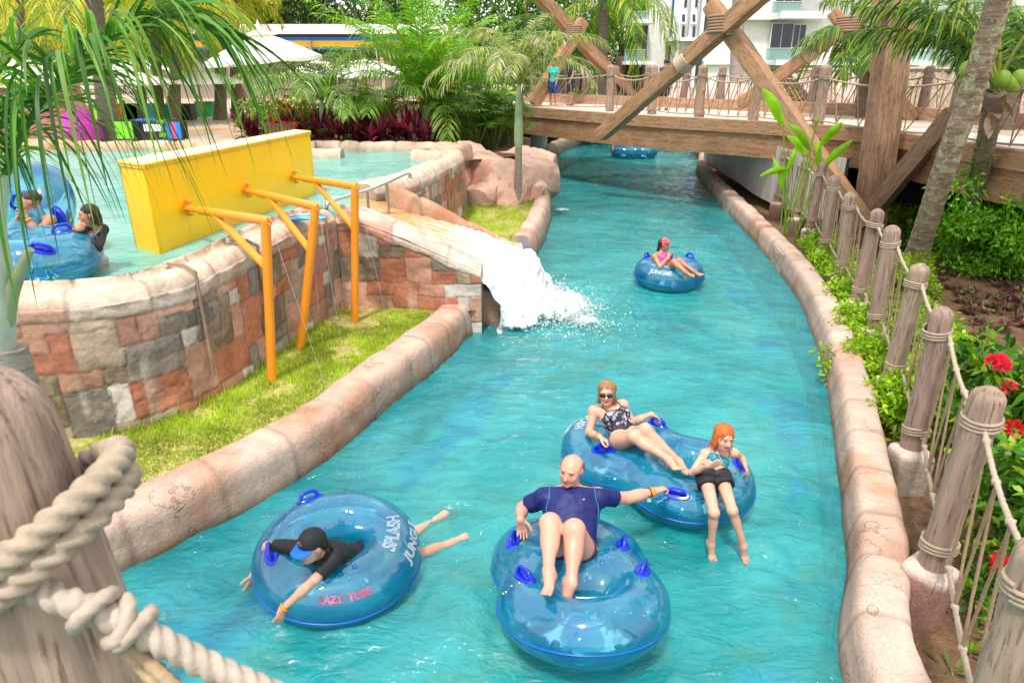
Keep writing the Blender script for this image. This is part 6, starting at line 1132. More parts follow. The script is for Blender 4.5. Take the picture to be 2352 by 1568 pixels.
def shades(t, W, Mx, s):
    m = MB(); l = MB()
    for x in (.033, -.033):
        a = np.linspace(0, 2 * PI, 28, endpoint=False); V = [W(x + .030 * math.copysign(abs(math.cos(q)) ** .75, math.cos(q)), .102 - .25 * abs(x + .03 * math.cos(q)) ** 1.4, .001 + .022 * math.copysign(abs(math.sin(q)) ** .8, math.sin(q)) - .0) for q in a]; l.add(V + [W(x, .112, .001)], [[i, (i + 1) % 28, 28] for i in range(28)], (.012, .006, .012)); pipe(m, V + V[:1], .0028 * s, 5, (.02, .012, .02), caps=False)
    pipe(m, [W(-.008, .106, .006), W(.008, .106, .006)], .003, 5, (.02, .012, .02))
    for x in (-1, 1): pipe(m, [W(x * .062, .088, .008), W(x * .080, .0, .008)], .003, 5, (.02, .012, .02))
    o = obj('sunglasses', m, EYEM, t); obj('lens', l, EYEM, o)
shades(tP, W, Mx, 1); curls(tP, W, .97, [(sx * (.062 + .008 * (k % 3)), .045 - .018 * k, -.02 - .01 * (k % 2)) for k in range(6) for sx in (-1, 1)] + [(sx * .05, .06, .06) for sx in (-1, 1)], .11, (.28, .14, .055), seed=3); band('wristband', tP, j['eL'], j['wL'], .9, .031, .011, (.85, .27, .01))
# girl
j = dict(P=A(1.665, 4.86, .57), N=D(1654, 1034, 4.95), H=D(1663, 1003, 4.90), f=A(.18, -.95, -.04), u=A(.12, -.1, 1), sL=D(1619, 1042, 4.94), sR=D(1686, 1040, 4.98), eL=D(1589, 1085, 4.82), eR=D(1703, 1050, 5.12), wL=D(1624, 1069, 4.70), wR=D(1710, 1064, 4.98), hL=D(1662, 1060, 4.66), hR=D(1721, 1090, 4.92), nL=A(.1, .9, .3), nR=A(-.4, -.1, -1),
         pL=A(1.60, 4.82, .55), pR=A(1.73, 4.82, .55), kL=G(1640, 1177, .44), kR=G(1682, 1172, .44), aL=D(1634, 1250, 4.50), aR=D(1708, 1254, 4.48), tL=D(1643, 1288, 4.42), tR=D(1724, 1298, 4.40), fuL=A(0, -.5, 1), fuR=A(0, -.5, 1), bf=A(0, -1, .2))
tP, ps, W, Mx, M = person('red haired girl in a turquoise top and black shorts, feet in the water', j, 'fair', .80, .84, True, h=.0065, hs=.90, mo=1, hair=[(0, -.022, .031, (.094, .10, .093), False), (0, -.05, -.04, (.085, .06, .085), False), (.076, -.005, -.05, (.022, .04, .07), False), (-.076, -.005, -.05, (.022, .04, .07), False), (0, .105, -.032, (.066, .085, .084), True)], haircol=(.50, .13, .025), curl=(.18, .45), browcol=(.55, .28, .18))
up4 = nrm(j['N'] - j['P']); gp = part_of(ps, ('chest', 'belly')); garment('swim_top', tP, gp, .006, [(j['P'] + up4 * .70 * np.linalg.norm(j['N'] - j['P']), nrm(up4 - A(0, -.3, 0))), (j['P'] + up4 * .38 * np.linalg.norm(j['N'] - j['P']), -up4)], (1, 1, 1), 'aqua', h=.006, wr=.002)
fw4 = M[:, 1] if M[1, 1] < 0 else -M[:, 1]
for sg in (-1, 1): seamline(tP, ps, [j['P'] + up4 * .66 * np.linalg.norm(j['N'] - j['P']) + M[:, 0] * .06 * sg + fw4 * .09, j['N'] - up4 * .05 + M[:, 0] * .06 * sg + fw4 * .06, j['N'] + up4 * .0 + M[:, 0] * .045 * sg], 0, .006, (.01, .2, .28), 'strap')
gp = part_of(ps, ('pelvis',)) + [partial(j['pL'], j['kL'], .30, .078, .078), partial(j['pR'], j['kR'], .30, .078, .078)]; garment('shorts', tP, gp, .009, [], BLK, wr=.004, h=.007)
curls(tP, W, .9, [(sx * (.066 + .008 * (k % 3)), .04 - .016 * k, -.03 - .01 * (k % 2)) for k in range(6) for sx in (-1, 1)] + [(.05, .08, .07), (-.03, .09, .07)], .10, (.42, .10, .03), r=.008, seed=5)
for k, ap in enumerate((j['aL'], j['aR'], A(-.5, 5.1, 0), A(-.3, 4.82, 0))): o = foam('foam', ap[0] + .03, ap[1] - .05, .16, .10, .3, .03, .22, .012, .008, k * 5); o['kind'] = 'stuff'
# ---------------------------------------------------------------- far tube with the woman in the bandana
BC = A(2.85, 11.95, .2); t4, ps4 = single_tube(BC, 'single blue tube farther up the river with a woman sitting in it', .37, .26)
splash_logo(t4, BC, np.eye(3), .37, .26, R(-118), R(55), .13, 1)
for th in (25, 150): a = R(th); handle(t4, ps4, BC + A(.44 * math.cos(a), .44 * math.sin(a), .26), A(-math.sin(a), math.cos(a), 0), 1.2)
X = lambda u, v, Y: D(u, v, Y)
j = dict(P=A(2.74, 11.80, .34), N=X(1516, 583, 11.9), H=X(1525, 562, 11.88), f=A(.93, -.33, -.12), u=A(0, 0, 1), sL=X(1524, 589, 12.08), sR=X(1504, 590, 11.72), eL=X(1534, 610, 12.0), eR=X(1516, 613, 11.55), wL=X(1543, 588, 11.85), wR=X(1536, 590, 11.65), hL=X(1541, 579, 11.8), hR=X(1540, 579, 11.72), nL=A(.2, -1, 0), nR=A(.2, 1, 0),
         pL=A(2.80, 11.82, .34), pR=A(2.77, 11.68, .34), kL=X(1560, 600, 11.58), kR=X(1549, 602, 11.42), aL=X(1592, 622, 11.42), aR=X(1574, 624, 11.22), tL=X(1602, 624, 11.36), tR=X(1584, 626, 11.16), fuL=A(-.6, 0, 1), fuR=A(-.6, 0, 1), bf=A(1, -.2, .2))
tP, ps, W, Mx, M = person('woman with a red spotted bandana resting her chin on her hands in a tube', j, 'tan', .95, 1.05, True, h=.011, hair=[(0, -.03, .02, (.082, .092, .09), False), (0, -.075, -.07, (.06, .04, .12), False), (0, .1, -.03, (.08, .08, .1), True)], haircol=(.02, .014, .012), curl=(.9, .9))
def m_dots():
    t = NT('spotted_cloth'); co = t.coord('Object'); v = t.n('ShaderNodeTexVoronoi'); v.inputs['Scale'].default_value = 42; t.l(co, v.inputs['Vector']); return t.done(t.bsdf(t.mix(t.ramp(v.outputs[0], [(.3, (1,) * 3), (.36, (0,) * 3)]), (.70, .01, .03), (.85, .7, .7)), .7))
V, Fq = surf([ell(W(0, -.005, .042), A(.092, .105, .092) * .95, Mx, .01)], .01, cuts=[(W(0, 0, .035), -(Mx @ A(0, .35, 1))), (W(0, -.055, 0), -(Mx @ A(0, 1, .1)))]); m = MB(); m.add(V, Fq); obj('bandana', m, m_dots(), tP)
gp = part_of(ps, ('pelvis', 'belly', 'chest', 'bust')); garment('swimsuit', tP, gp, .007, [(j['P'] + nrm(j['N'] - j['P']) * .30, nrm(j['N'] - j['P'] + A(0, .0, 0)))], (1, 1, 1), 'pink', h=.011); band('wristband', tP, j['eR'], j['wR'], .8, .032, .012, (.85, .3, .05))
# ---------------------------------------------------------------- tubes and couple in the upper pool
PC1, PC2 = A(-4.98, 6.95, 1.83), A(-5.7, 6.75, 1.83); t5, ps5 = double_tube(PC1, PC2, 'blue tube floating in the upper pool at the left edge, in front of the couple', .33, .27)
handle(t5, ps5, G(95, 565, 2.06), A(1, .1, 0), 1.15); handle(t5, ps5, G(148, 543, 2.04), A(.8, .6, 0), 1.15)
MU = rotm('Z', -25) @ rotm('X', 58); PU = D(62, 492, 7.95); PU[2] = max(PU[2], 2.05); t6, ps6 = single_tube(PU, 'blue tube tipped up on its side behind the couple in the pool', .36, .27, MU)
handle(t6, ps6, D(150, 500, 7.6), A(.5, 0, -1), 1.3); handle(t6, ps6, D(5, 455, 7.6), A(.5, 0, 1), 1.3)
j = dict(P=D(222, 606, 7.45), N=D(208, 516, 7.30), H=D(203, 492, 7.25), f=A(-.80, -.58, -.10), u=A(0, 0, 1), sL=D(182, 527, 7.12) + A(0, .16, 0) * 0, sR=D(236, 527, 7.45) * 1.0, eL=D(140, 545, 7.05), eR=D(224, 570, 7.15), wL=D(112, 548, 6.92), wR=D(176, 552, 6.95), hL=D(95, 562, 6.9), hR=D(148, 545, 6.9), nL=A(0, -.3, -1), nR=A(0, -.3, -1),
         pL=D(218, 612, 7.35), pR=D(232, 612, 7.5), kL=A(-4.6, 7.35, 1.2), kR=A(-4.5, 7.5, 1.2), aL=A(-4.55, 7.6, .8), aR=A(-4.4, 7.7, .8), tL=A(-4.7, 7.4, .75), tR=A(-4.55, 7.5, .75), bf=A(-.9, -.4, 0))
tP, ps, W, Mx, M = person('dark haired woman in a long sleeved patterned swim top standing in the upper pool', j, 'tan', .93, .9, True, h=.009, mo=0, hair=FULLHAIR[:1] + [(0, -.07, -.05, (.07, .055, .10), False), (.06, -.04, -.04, (.03, .04, .08), False), (-.06, -.04, -.04, (.03, .04, .08), False), (0, .108, -.03, (.074, .085, .09), True)], haircol=(.035, .02, .015), curl=(.5, .7))
gp = part_of(ps, ('pelvis', 'belly', 'chest', 'bust')); un = nrm(j['N'] - j['P']); garment('swim_top', tP, gp, .006, [(j['N'] - un * .05, un)], (1, 1, 1), 'mono', h=.009); gp = part_of(ps, ('trap', 'shoulderL', 'shoulderR')) + [partial(j['sL'], j['eL'], 1.0, .052, .045), partial(j['sR'], j['eR'], 1.0, .052, .045), partial(j['eL'], j['wL'], .92, .045, .036), partial(j['eR'], j['wR'], .92, .045, .036)]; garment('sleeves', tP, gp, .006, [(W(0, 0, -.10), un)], BLK, h=.009)
curls(tP, W, .93, [(sx * .07, -.03 - .02 * k, -.02) for k in range(4) for sx in (-1, 1)], .15, (.035, .02, .015), r=.011, seed=9, amp=.015)
j = dict(P=D(96, 585, 7.75), N=D(88, 492, 7.65), H=D(72, 463, 7.62), f=A(-.85, -.35, -.15), u=A(0, 0, 1), sL=D(52, 505, 7.85), sR=D(116, 505, 7.55), eL=D(30, 520, 7.7), eR=D(86, 534, 7.25), wL=D(46, 498, 7.5), wR=D(62, 502, 7.25), hL=D(50, 480, 7.45), hR=D(52, 484, 7.25), nL=A(0, .3, -1), nR=A(-1, 0, 0),
         pL=D(88, 592, 7.8), pR=D(105, 592, 7.7), kL=A(-5.3, 7.7, 1.2), kR=A(-5.2, 7.6, 1.2), aL=A(-5.3, 7.8, .8), aR=A(-5.2, 7.8, .8), tL=A(-5.4, 7.6, .75), tR=A(-5.3, 7.6, .75), bf=A(-.9, -.4, 0))
tP, ps, W, Mx, M = person('bare chested man with cropped hair raising a hand to his face in the pool', j, 'tan', 1.0, .98, False, h=.01, hair=[(0, -.022, .036, (.080, .094, .088), False), (0, .10, -.03, (.085, .08, .092), True)], haircol=(.05, .035, .03), curl=(.5, .6)); band('wristband', tP, j['eR'], j['wR'], .9, .032, .012, (.85, .27, .01))
# ---------------------------------------------------------------- standing figures
def standing(loc, H_, yaw, label, skin, haircol, top, bottom, fem=False, stride=.0, arms=(.12, .12), h=.016, shirt=True, sleeve=.5, legcol=None, hairlong=False):
    s = H_ / 1.72; c, sn = math.cos(yaw), math.sin(yaw); L = np.asarray(loc, float)
    def Q(x, y, z): return L + A(x * c - y * sn, x * sn + y * c, z) * s
    j = dict(P=Q(0, 0, .92), N=Q(0, 0, 1.44), H=Q(0, .02, 1.60), f=Q(0, 1, 0) - L, u=A(0, 0, 1), sL=Q(-.17, 0, 1.38), sR=Q(.17, 0, 1.38), eL=Q(-.22, -.05 + arms[0], 1.10), eR=Q(.22, -.05 + arms[1], 1.10), wL=Q(-.22, .0 + arms[0] * 1.6, .87), wR=Q(.22, .0 + arms[1] * 1.6, .87), hL=Q(-.22, .03 + arms[0] * 1.6, .78), hR=Q(.22, .03 + arms[1] * 1.6, .78), nL=Q(1, 0, 0) - L, nR=Q(-1, 0, 0) - L,
             pL=Q(-.09, 0, .88), pR=Q(.09, 0, .88), kL=Q(-.10, .03 + stride, .48), kR=Q(.10, .03 - stride, .48), aL=Q(-.10, stride * 1.5, .09), aR=Q(.10, -stride * 2.2, .09 + abs(stride) * .3), tL=Q(-.11, .16 + stride * 1.5, .03), tR=Q(.11, .16 - stride * 2.2, .03), base=L, bf=Q(0, 1, 0) - L)
    hh = [(0, -.025, .036, (.084, .098, .092), False), (0, .105, -.03, (.08, .08, .092), True)] + ([(0, -.07, -.08, (.07, .04, .12), False)] if hairlong else [])
    t, ps, W, Mx, M = person(label, j, skin, s, 1.0, fem, h=h, hair=hh, haircol=haircol, curl=(.4, .4))
    if shirt:
        g_ = part_of(ps, ('pelvis', 'belly', 'chest', 'bust') + (('trap', 'shoulderL', 'shoulderR') if sleeve else ('trap',)));
        if sleeve: g_ += [partial(j['sL'], j['eL'], sleeve, .06 * s, .055 * s), partial(j['sR'], j['eR'], sleeve, .06 * s, .055 * s)]
        garment('shirt', t, g_, .014, [(Q(0, 0, 1.45), A(0, 0, 1))], top, h=h, wr=.004)
    g_ = part_of(ps, ('pelvis',)) + [partial(j['pL'], j['kL'], 1.0, .11 * s, .085 * s), partial(j['pR'], j['kR'], 1.0, .11 * s, .085 * s)]; garment('shorts', t, g_, .012, [(Q(0, 0, .98), A(0, 0, 1))], bottom, h=h, wr=.004)
    sh_ = MB()
    for k in ('L', 'R'): d = nrm(j['t' + k] - j['a' + k]); ico(sh_, j['a' + k] + d * .04 * s + A(0, 0, -.06 * s), .11 * s, (.06, .06, .08), sub=2, sc=(.5, 1.2, .3) if abs(c) > .6 else (1.2, .5, .3))
    obj('shoes', sh_, PAINT, t); return t
bp = G(1522, 252, 2.3); standing((bp[0], bp[1], 2.29), 1.62, R(8), 'boy in a navy sleeveless vest and black shorts walking away across the bridge', 'tan', (.02, .015, .012), (.02, .025, .17), (.015, .013, .02), sleeve=0, stride=.04)
q = G(1270, 240, 2.35); standing((q[0], q[1], 2.29), 1.6, R(150), 'person in a turquoise top and navy shorts on the bridge behind the palm leaves', 'tan', (.04, .02, .015), (.0, .5, .5), (.03, .05, .2), fem=True, sleeve=.5)
q = G(1310, 238, 2.35); standing((q[0], q[1], 2.29), 1.72, R(120), 'man in a dark T-shirt on the bridge next to the person in turquoise', 'tan', (.03, .02, .015), (.02, .025, .07), (.03, .03, .04), stride=.05)
q = D(560, 262, 34); standing((q[0], 34, 1.53), 1.62, R(-95), 'bare chested man in dark shorts walking past the palm trunks on the plaza', 'brown', (.02, .015, .012), (0, 0, 0), (.05, .06, .10), shirt=False, stride=.09)
q = D(77, 255, 24); standing((q[0], 24.2, 1.53), 1.55, R(-90), 'woman with a dark bun in a crimson top standing behind the kiosk counter', 'tan', (.03, .02, .015), (.45, .03, .10), (.03, .03, .05), fem=True, sleeve=0)
q = D(160, 250, 25); standing((q[0], 25.5, 1.53), 1.5, R(-120), 'person in pale clothes near the end of the kiosk', 'tan', (.06, .04, .03), (.65, .6, .62), (.1, .2, .4), fem=True)
for k, (u, Y, c, lb) in enumerate(((674, 27, (.7, .68, .66), 'person in a pale top among the lounge seats'), (702, 27.5, (.05, .04, .05), 'person in dark swimwear behind the flowering bush'))): q = D(u, 215, Y); standing((q[0], Y, 1.53), 1.3, R(-70 + 60 * k), lb, 'tan', (.03, .02, .015), c, (.04, .04, .06), fem=True)
# distant double tube under the bridge with a rider
FT = A(4.9, 30.5, .25); t7, ps7 = double_tube(FT, FT + A(.75, -.1, 0), 'blue tube drifting beyond the bridge, seen under its beam', .36, .27, h=.03)
j = dict(P=FT + A(0, 0, .15), N=FT + A(-.25, 0, .5), H=FT + A(-.3, -.02, .68), f=A(-.5, -.8, 0), u=A(0, 0, 1), sL=FT + A(-.4, -.1, .42), sR=FT + A(-.1, .1, .45), eL=FT + A(-.55, -.25, .28), eR=FT + A(.1, .2, .3), wL=FT + A(-.6, -.42, .15), wR=FT + A(.2, .1, .3), hL=FT + A(-.6, -.5, .05), hR=FT + A(.3, .05, .3), nL=A(0, 1, 0), nR=A(0, 0, -1), pL=FT + A(.0, -.08, .12), pR=FT + A(.05, .08, .12), kL=FT + A(.35, -.1, .4), kR=FT + A(.38, .1, .4), aL=FT + A(.7, -.1, .3), aR=FT + A(.72, .1, .3), tL=FT + A(.85, -.1, .35), tR=FT + A(.87, .1, .35), fuL=A(0, 0, 1), fuR=A(0, 0, 1), bf=A(1, 0, 0))
tP, ps, W, Mx, M = person('rider with a trailing arm on the tube beyond the bridge', j, 'fair', .95, 1, True, h=.025, hair=FULLHAIR, haircol=(.05, .03, .02)); gp = part_of(ps, ('pelvis', 'belly', 'chest')); garment('swimsuit', tP, gp, .008, [(j['N'] - A(0, 0, .08), A(0, 0, 1))], (.3, .02, .1), h=.025)
# ================================================================ plants
UPV = A(0, 0, 1)
def strips(mb, B, Dv, S, L, W, droop, K, col, prof=None, curl=0):
    B, Dv, S = (np.asarray(x, float) for x in (B, Dv, S)); n = len(B); L = np.broadcast_to(np.asarray(L, float), (n,)); W = np.broadcast_to(np.asarray(W, float), (n,)); droop = np.broadcast_to(np.asarray(droop, float), (n,))
    t = np.linspace(0, 1, K + 1); pr = prof(t) if prof else np.sin(np.pi * np.clip(t * .92 + .08, 0, 1)) ** .6; V = np.zeros((n, K + 1, 2, 3))
    C = B[:, None] + Dv[:, None] * (L[:, None] * t)[..., None] * (1 - .25 * np.minimum(droop, 1.2)[:, None] * t)[..., None]; C[..., 2] -= droop[:, None] * L[:, None] * t ** 2
    w_ = S[:, None] * (W[:, None] * pr)[..., None] / 2; V[:, :, 0] = C - w_; V[:, :, 1] = C + w_; V[:, :, :, 2] += curl * (W[:, None] * pr)[..., None]
    i = np.arange(n)[:, None] * (K + 1) * 2; k = np.arange(K)[None] * 2; Fq = np.stack([i + k, i + k + 1, i + k + 3, i + k + 2], -1).reshape(-1, 4)
    c = np.asarray(col, float); c = np.tile(c, (n, 1)) if c.ndim == 1 else c; mb.add(V.reshape(-1, 3), Fq, np.repeat(c, (K + 1) * 2, 0)); return V
def frond(mb, base, d, L, droop, n=26, ll=.5, lw=.03, ld=.5, cols=((.12, .25, .02),), rs=None, K=3, rac=.012, rcol=(.25, .3, .05), vee=.35, rmb=None, fwd=.55, dry=0, drycol=(.42, .36, .28)):
    rs = rs or np.random.RandomState(0); d = nrm(d); el = math.asin(np.clip(d[2], -1, 1)); hz_ = nrm(A(d[0], d[1], 0) + 1e-6); m = 14; t = np.linspace(0, 1, m); e = el - droop * t ** 1.4; st = L / (m - 1); P = [np.asarray(base, float)]
    for k in range(1, m): P.append(P[-1] + (hz_ * math.cos(e[k]) + UPV * math.sin(e[k])) * st)
    P = np.array(P); T = nrm(np.gradient(P, axis=0)); pipe(rmb if rmb is not None else mb, P, rac * (1 - .8 * t), 5, rcol)
    q = np.linspace(.14, .995, n); q = np.repeat(q, 2) + rs.uniform(-.008, .008, 2 * n); sd_ = np.tile([-1., 1.], n); ix = np.clip(q, 0, 1) * (m - 1); i0 = np.minimum(ix.astype(int), m - 2); f = (ix - i0)[:, None]; B = P[i0] * (1 - f) + P[i0 + 1] * f; TT = nrm(T[i0] * (1 - f) + T[i0 + 1] * f)
    X = nrm(np.cross(TT, np.tile(hz_ * 0 + UPV, (2 * n, 1)) + 1e-3)); N_ = np.cross(X, TT); Dv = nrm(X * sd_[:, None] + TT * (fwd + .5 * q[:, None]) + N_ * vee + rs.normal(0, .09, (2 * n, 3))); S = nrm(np.cross(Dv, N_ + rs.normal(0, .25, (2 * n, 3))))
    l = ll * np.sin(np.pi * np.clip(q * .82 + .14, 0, 1)) ** .65 * rs.uniform(.85, 1.1, 2 * n); c = np.array(cols)[rs.randint(0, len(cols), 2 * n)] * rs.uniform(.8, 1.2, (2 * n, 1))
    if dry: k = rs.rand(2 * n) < dry; c[k] = np.array(drycol) * rs.uniform(.7, 1.2, (k.sum(), 1))
    strips(mb, B, Dv, S, l, lw, ld * rs.uniform(.6, 1.4, 2 * n), K, c)
GRNS = ((.10, .24, .015), (.16, .32, .02), (.07, .17, .015)); YELS = ((.42, .42, .02), (.52, .42, .02), (.28, .36, .02), (.20, .30, .02)); DKS = ((.03, .10, .015), (.05, .14, .02), (.08, .20, .02))
BARK = m_wood('palm_bark', (3, 3, 22), .4, .85, .85)
def palm(name, label, base, top, r0, r1, nf, L, droop, cols, seed, ll=.55, lw=.035, n=28, el=(.2, 1.25), tcol=(.30, .24, .19), shaft=None, group=None, ld=.5, dry=0, K=3, az=(0, 2 * PI), rings=.12, vee=.35, rac=.02, crown=True, fwd=.55):
    rs = np.random.RandomState(seed); base = np.asarray(base, float); top = np.asarray(top, float); t = thing(name, label, 'palm', base, group); n_ = max(8, int(np.linalg.norm(top - base) / .05)); q = np.linspace(0, 1, n_)[:, None]; P = base + (top - base) * q; H = np.linalg.norm(top - base); rr = r0 + (r1 - r0) * q[:, 0] ** .6 + .5 * r0 * np.exp(-q[:, 0] * H / .25) * .5; rr = rr * (1 + .035 * np.abs(np.sin(q[:, 0] * H / rings * PI)))
    m = MB(); pipe(m, P, rr, 14, tcol); obj('trunk', m, BARK, t); c0_ = top.copy()
    if shaft: m = MB(); k = np.linspace(0, 1, 12); pipe(m, top + np.outer(k, A(0, 0, shaft)), r1 * (1.45 - .95 * k ** 1.3) * (1 - .3 * np.exp(-k * 14)), 12, (.42, .5, .32)); obj('crownshaft', m, LEAF, t); c0_ = top + A(0, 0, shaft * .9)
    if crown:
        m = MB(); rm = MB()
        for k in range(nf): a = az[0] + (az[1] - az[0]) * (k + rs.uniform(-.35, .35)) / nf; e = rs.uniform(*el); frond(m, c0_ + rs.normal(0, .03, 3), A(math.cos(a) * math.cos(e), math.sin(a) * math.cos(e), math.sin(e)), L * rs.uniform(.8, 1.1), droop * rs.uniform(.8, 1.2), n, ll, lw, ld, cols, rs, K, rac, rmb=rm, dry=dry, vee=vee, fwd=fwd)
        c = obj('crown', m, LEAF_DRY if dry else LEAF, t); obj('leaf_stalks', rm, LEAF, c)
    return t
def leafcloud(mb, c, r, n, ls, cols, rs, clump=26, flat=1.0, shell=.55, sz=None):
    """leaves in clumps through an uneven volume"""
    c = np.asarray(c, float); r = np.array([r] * 3 if np.isscalar(r) else r, float); u = nrm(rs.normal(0, 1, (clump, 3))); cc = u * (shell + (1 - shell) * rs.rand(clump, 1)) * rs.uniform(.75, 1.12, (clump, 1)); k = rs.randint(0, clump, n); cr = rs.uniform(.22, .42, clump)
    off = nrm(rs.normal(0, 1, (n, 3))) * (rs.rand(n, 1) ** .45); P = c + (cc[k] + off * cr[k][:, None]) * r; Dv = nrm(off + rs.normal(0, .55, (n, 3)) + A(0, 0, .25)); S = nrm(np.cross(Dv, rs.normal(0, 1, (n, 3)) + A(0, 0, .4))); tone = rs.uniform(.65, 1.3, clump)[k][:, None]; cl = np.array(cols)[rs.randint(0, len(cols), n)] * tone * rs.uniform(.8, 1.2, (n, 1)); strips(mb, P, Dv, S, ls * rs.uniform(.7, 1.3, n), ls * .42, .25, 2, cl)
def tree(label, base, c, r, n, ls, cols, seed, group=None, tr=.18, limbs=6, name='tree'):
    rs = np.random.RandomState(seed); base = np.asarray(base, float); c = np.asarray(c, float); r = np.array([r] * 3 if np.isscalar(r) else r, float); t = thing(name, label, 'tree', base, group); m = MB(); top = c - A(0, 0, r[2] * .3); pipe(m, smoothpath([base, (base + top) / 2 + rs.normal(0, .1, 3), top], .4), np.linspace(tr, tr * .6, len(smoothpath([base, (base + top) / 2, top], .4)))[:1].repeat(len(smoothpath([base, (base + top) / 2 + A(0, 0, 0), top], .4))) if False else tr * .8, 8, (.24, .18, .13))
    for k in range(limbs): d = nrm(rs.normal(0, 1, 3) + A(0, 0, .6)); e = c + d * r * .8; pipe(m, [top - A(0, 0, .2), (top + e) / 2 + rs.normal(0, .1, 3) * r, e], np.array([tr * .5, tr * .3, tr * .12]), 6, (.24, .18, .13))
    obj('trunk', m, BARK, t); m = MB(); leafcloud(m, c, r, n, ls, cols, rs); obj('crown', m, LEAF, t); return t
# ---- small palm on the lawn, feathery palms of the bed
lp = G(1189, 470, .42); ltop = D(1191, 338, lp[1])
palm('small_palm', 'slim palm with a green crownshaft and frayed fronds standing on the small lawn', lp, ltop, .105, .085, 20, 2.5, 1.75, ((.22, .30, .04), (.30, .34, .06), (.14, .22, .03)), 4, .55, .024, 46, (.75, 1.45), (.34, .28, .22), 1.6, dry=.25, ld=.6, K=4, rings=.07)
p = D(970, 262, 21.5); palm('feathery_palm', 'tall bright green feathery palm rising behind the maroon plants', (p[0] + .1, 21.5, 1.4), (p[0] + .1, 21.5, 1.95), .13, .11, 26, 4.2, .75, ((.16, .36, .01), (.22, .42, .02), (.10, .28, .01)), 5, .95, .04, 40, (.75, 1.45), (.3, .26, .2), .7, ld=.5, K=4)
palm('feathery_palm', 'second stem beside the tall bright feathery palm, with drooping fronds', (p[0] + .5, 22.2, 1.4), (p[0] + .5, 22.2, 2.0), .12, .1, 14, 3.4, 1.3, ((.14, .30, .01), (.10, .24, .02)), 6, .85, .038, 36, (.3, 1.2), (.3, .26, .2), .6, ld=.6, K=4)
p = D(745, 300, 20.6); palm('feathery_palm', 'feathery palm with arching dark tipped fronds right of the wooden parasol', (p[0], 20.6, 1.4), (p[0], 20.6, 2.1), .11, .09, 17, 2.9, 1.5, ((.12, .26, .02), (.18, .30, .03), (.08, .18, .02)), 7, .8, .034, 36, (.35, 1.3), (.34, .3, .26), .75, ld=.65, K=4, dry=.06)
p = D(880, 300, 21); palm('feathery_palm', 'low feathery palm between the two taller feathery palms', (p[0], 21, 1.4), (p[0], 21, 1.8), .09, .08, 13, 2.4, 1.5, GRNS, 8, .7, .03, 32, (.3, 1.25), (.3, .26, .2), .4, ld=.6, K=3)
p = D(1100, 260, 26); palm('feathery_palm', 'green feathery palm behind the small lawn palm near the bridge end', (p[0], 26, 1.4), (p[0], 26, 2.4), .12, .1, 16, 3.4, 1.5, GRNS, 9, .8, .035, 34, (.3, 1.3), shaft=.5, ld=.55)
# ---- coconut palms over the plaza and by the hotel
cps = [((505, 265), (506, 8), 31, .26, 3.6, YELS, 'yellow leaved coconut palm with the striped building behind'), ((545, 262), (530, -60), 32, .26, 3.4, YELS, 'coconut palm next to the walking man, its crown out of the picture'), ((250, 302), (205, -70), 22.4, .30, 3.8, YELS, 'thick dark trunked palm in front of the parasols'), ((60, 250), (40, -20), 34, .25, 4.2, YELS, 'coconut palm behind the pale blue kiosk awning'), ((150, 250), (140, 28), 38, .22, 4.2, YELS, 'golden leaved palm over the far left parasols'),
       ((365, 268), (352, 10), 29, .20, 3.4, YELS, 'dark trunked palm behind the menu boards'), ((402, 270), (400, 30), 28.5, .20, 3.0, YELS, 'palm trunk right behind the striped board'), ((326, 258), (318, 60), 32, .2, 3.0, GRNS, 'slim palm left of the turquoise planter'), ((385, 262), (440, -10), 33, .2, 3.4, YELS, 'slanting palm behind the turquoise planter'), ((1388, 190), (1386, -12), 34, .24, 5.0, GRNS + YELS[:1], 'tall coconut palm left of the hotel with long hanging fronds'), ((1292, 215), (1280, 60), 37, .24, 4.2, DKS, 'dark palm standing among the trees left of the bridge')]
for k, (b, tp, Y, r, L, cols, lb) in enumerate(cps):
    base = D(*b, Y); base[2] = 1.5; palm('coconut_palm', lb, base, D(*tp, Y), r, r * .8, 18, L, 1.7, cols, 20 + k, L * .22, .05, 30, (-.25, 1.2), (.21, .16, .13), ld=.7)
b = D(98, 185, 27); palm('small_palm', 'small dark green palm beside the blue frieze of the kiosk', (b[0], 27, 1.5), D(92, 118, 27), .13, .11, 16, 1.7, 1.5, DKS, 41, .4, .04, 24, (-.1, 1.2), ld=.5)
b = G(1692, 236, 2.0); b = D(1692, 238, 31); palm('royal_palm', 'straight grey royal palm trunk in front of the hotel', (b[0], 31, 1.3), D(1700, -90, 31), .28, .24, 8, 3.5, 1.2, GRNS, 43, .6, .05, 24, (.3, 1.2), (.42, .36, .33))
palm('coconut_palm', 'low coconut palm behind the bridge, fronds hanging before the hotel', (D(1988, 230, 21)[0], 21, 1.0), D(2006, 78, 21), .17, .15, 15, 2.3, 1.45, ((.10, .22, .02), (.22, .32, .03), (.05, .13, .02)), 45, .85, .045, 34, (-.05, 1.15), (.2, .15, .12), ld=.8, K=4)
palm('coconut_palm', 'coconut palm at the far right edge beyond the deck', (D(2335, 250, 17)[0], 17, 1.0), D(2350, 80, 17), .2, .17, 12, 3.0, 1.6, DKS, 46, .7, .05, 28, (0, 1.2), (.26, .2, .16), ld=.7)
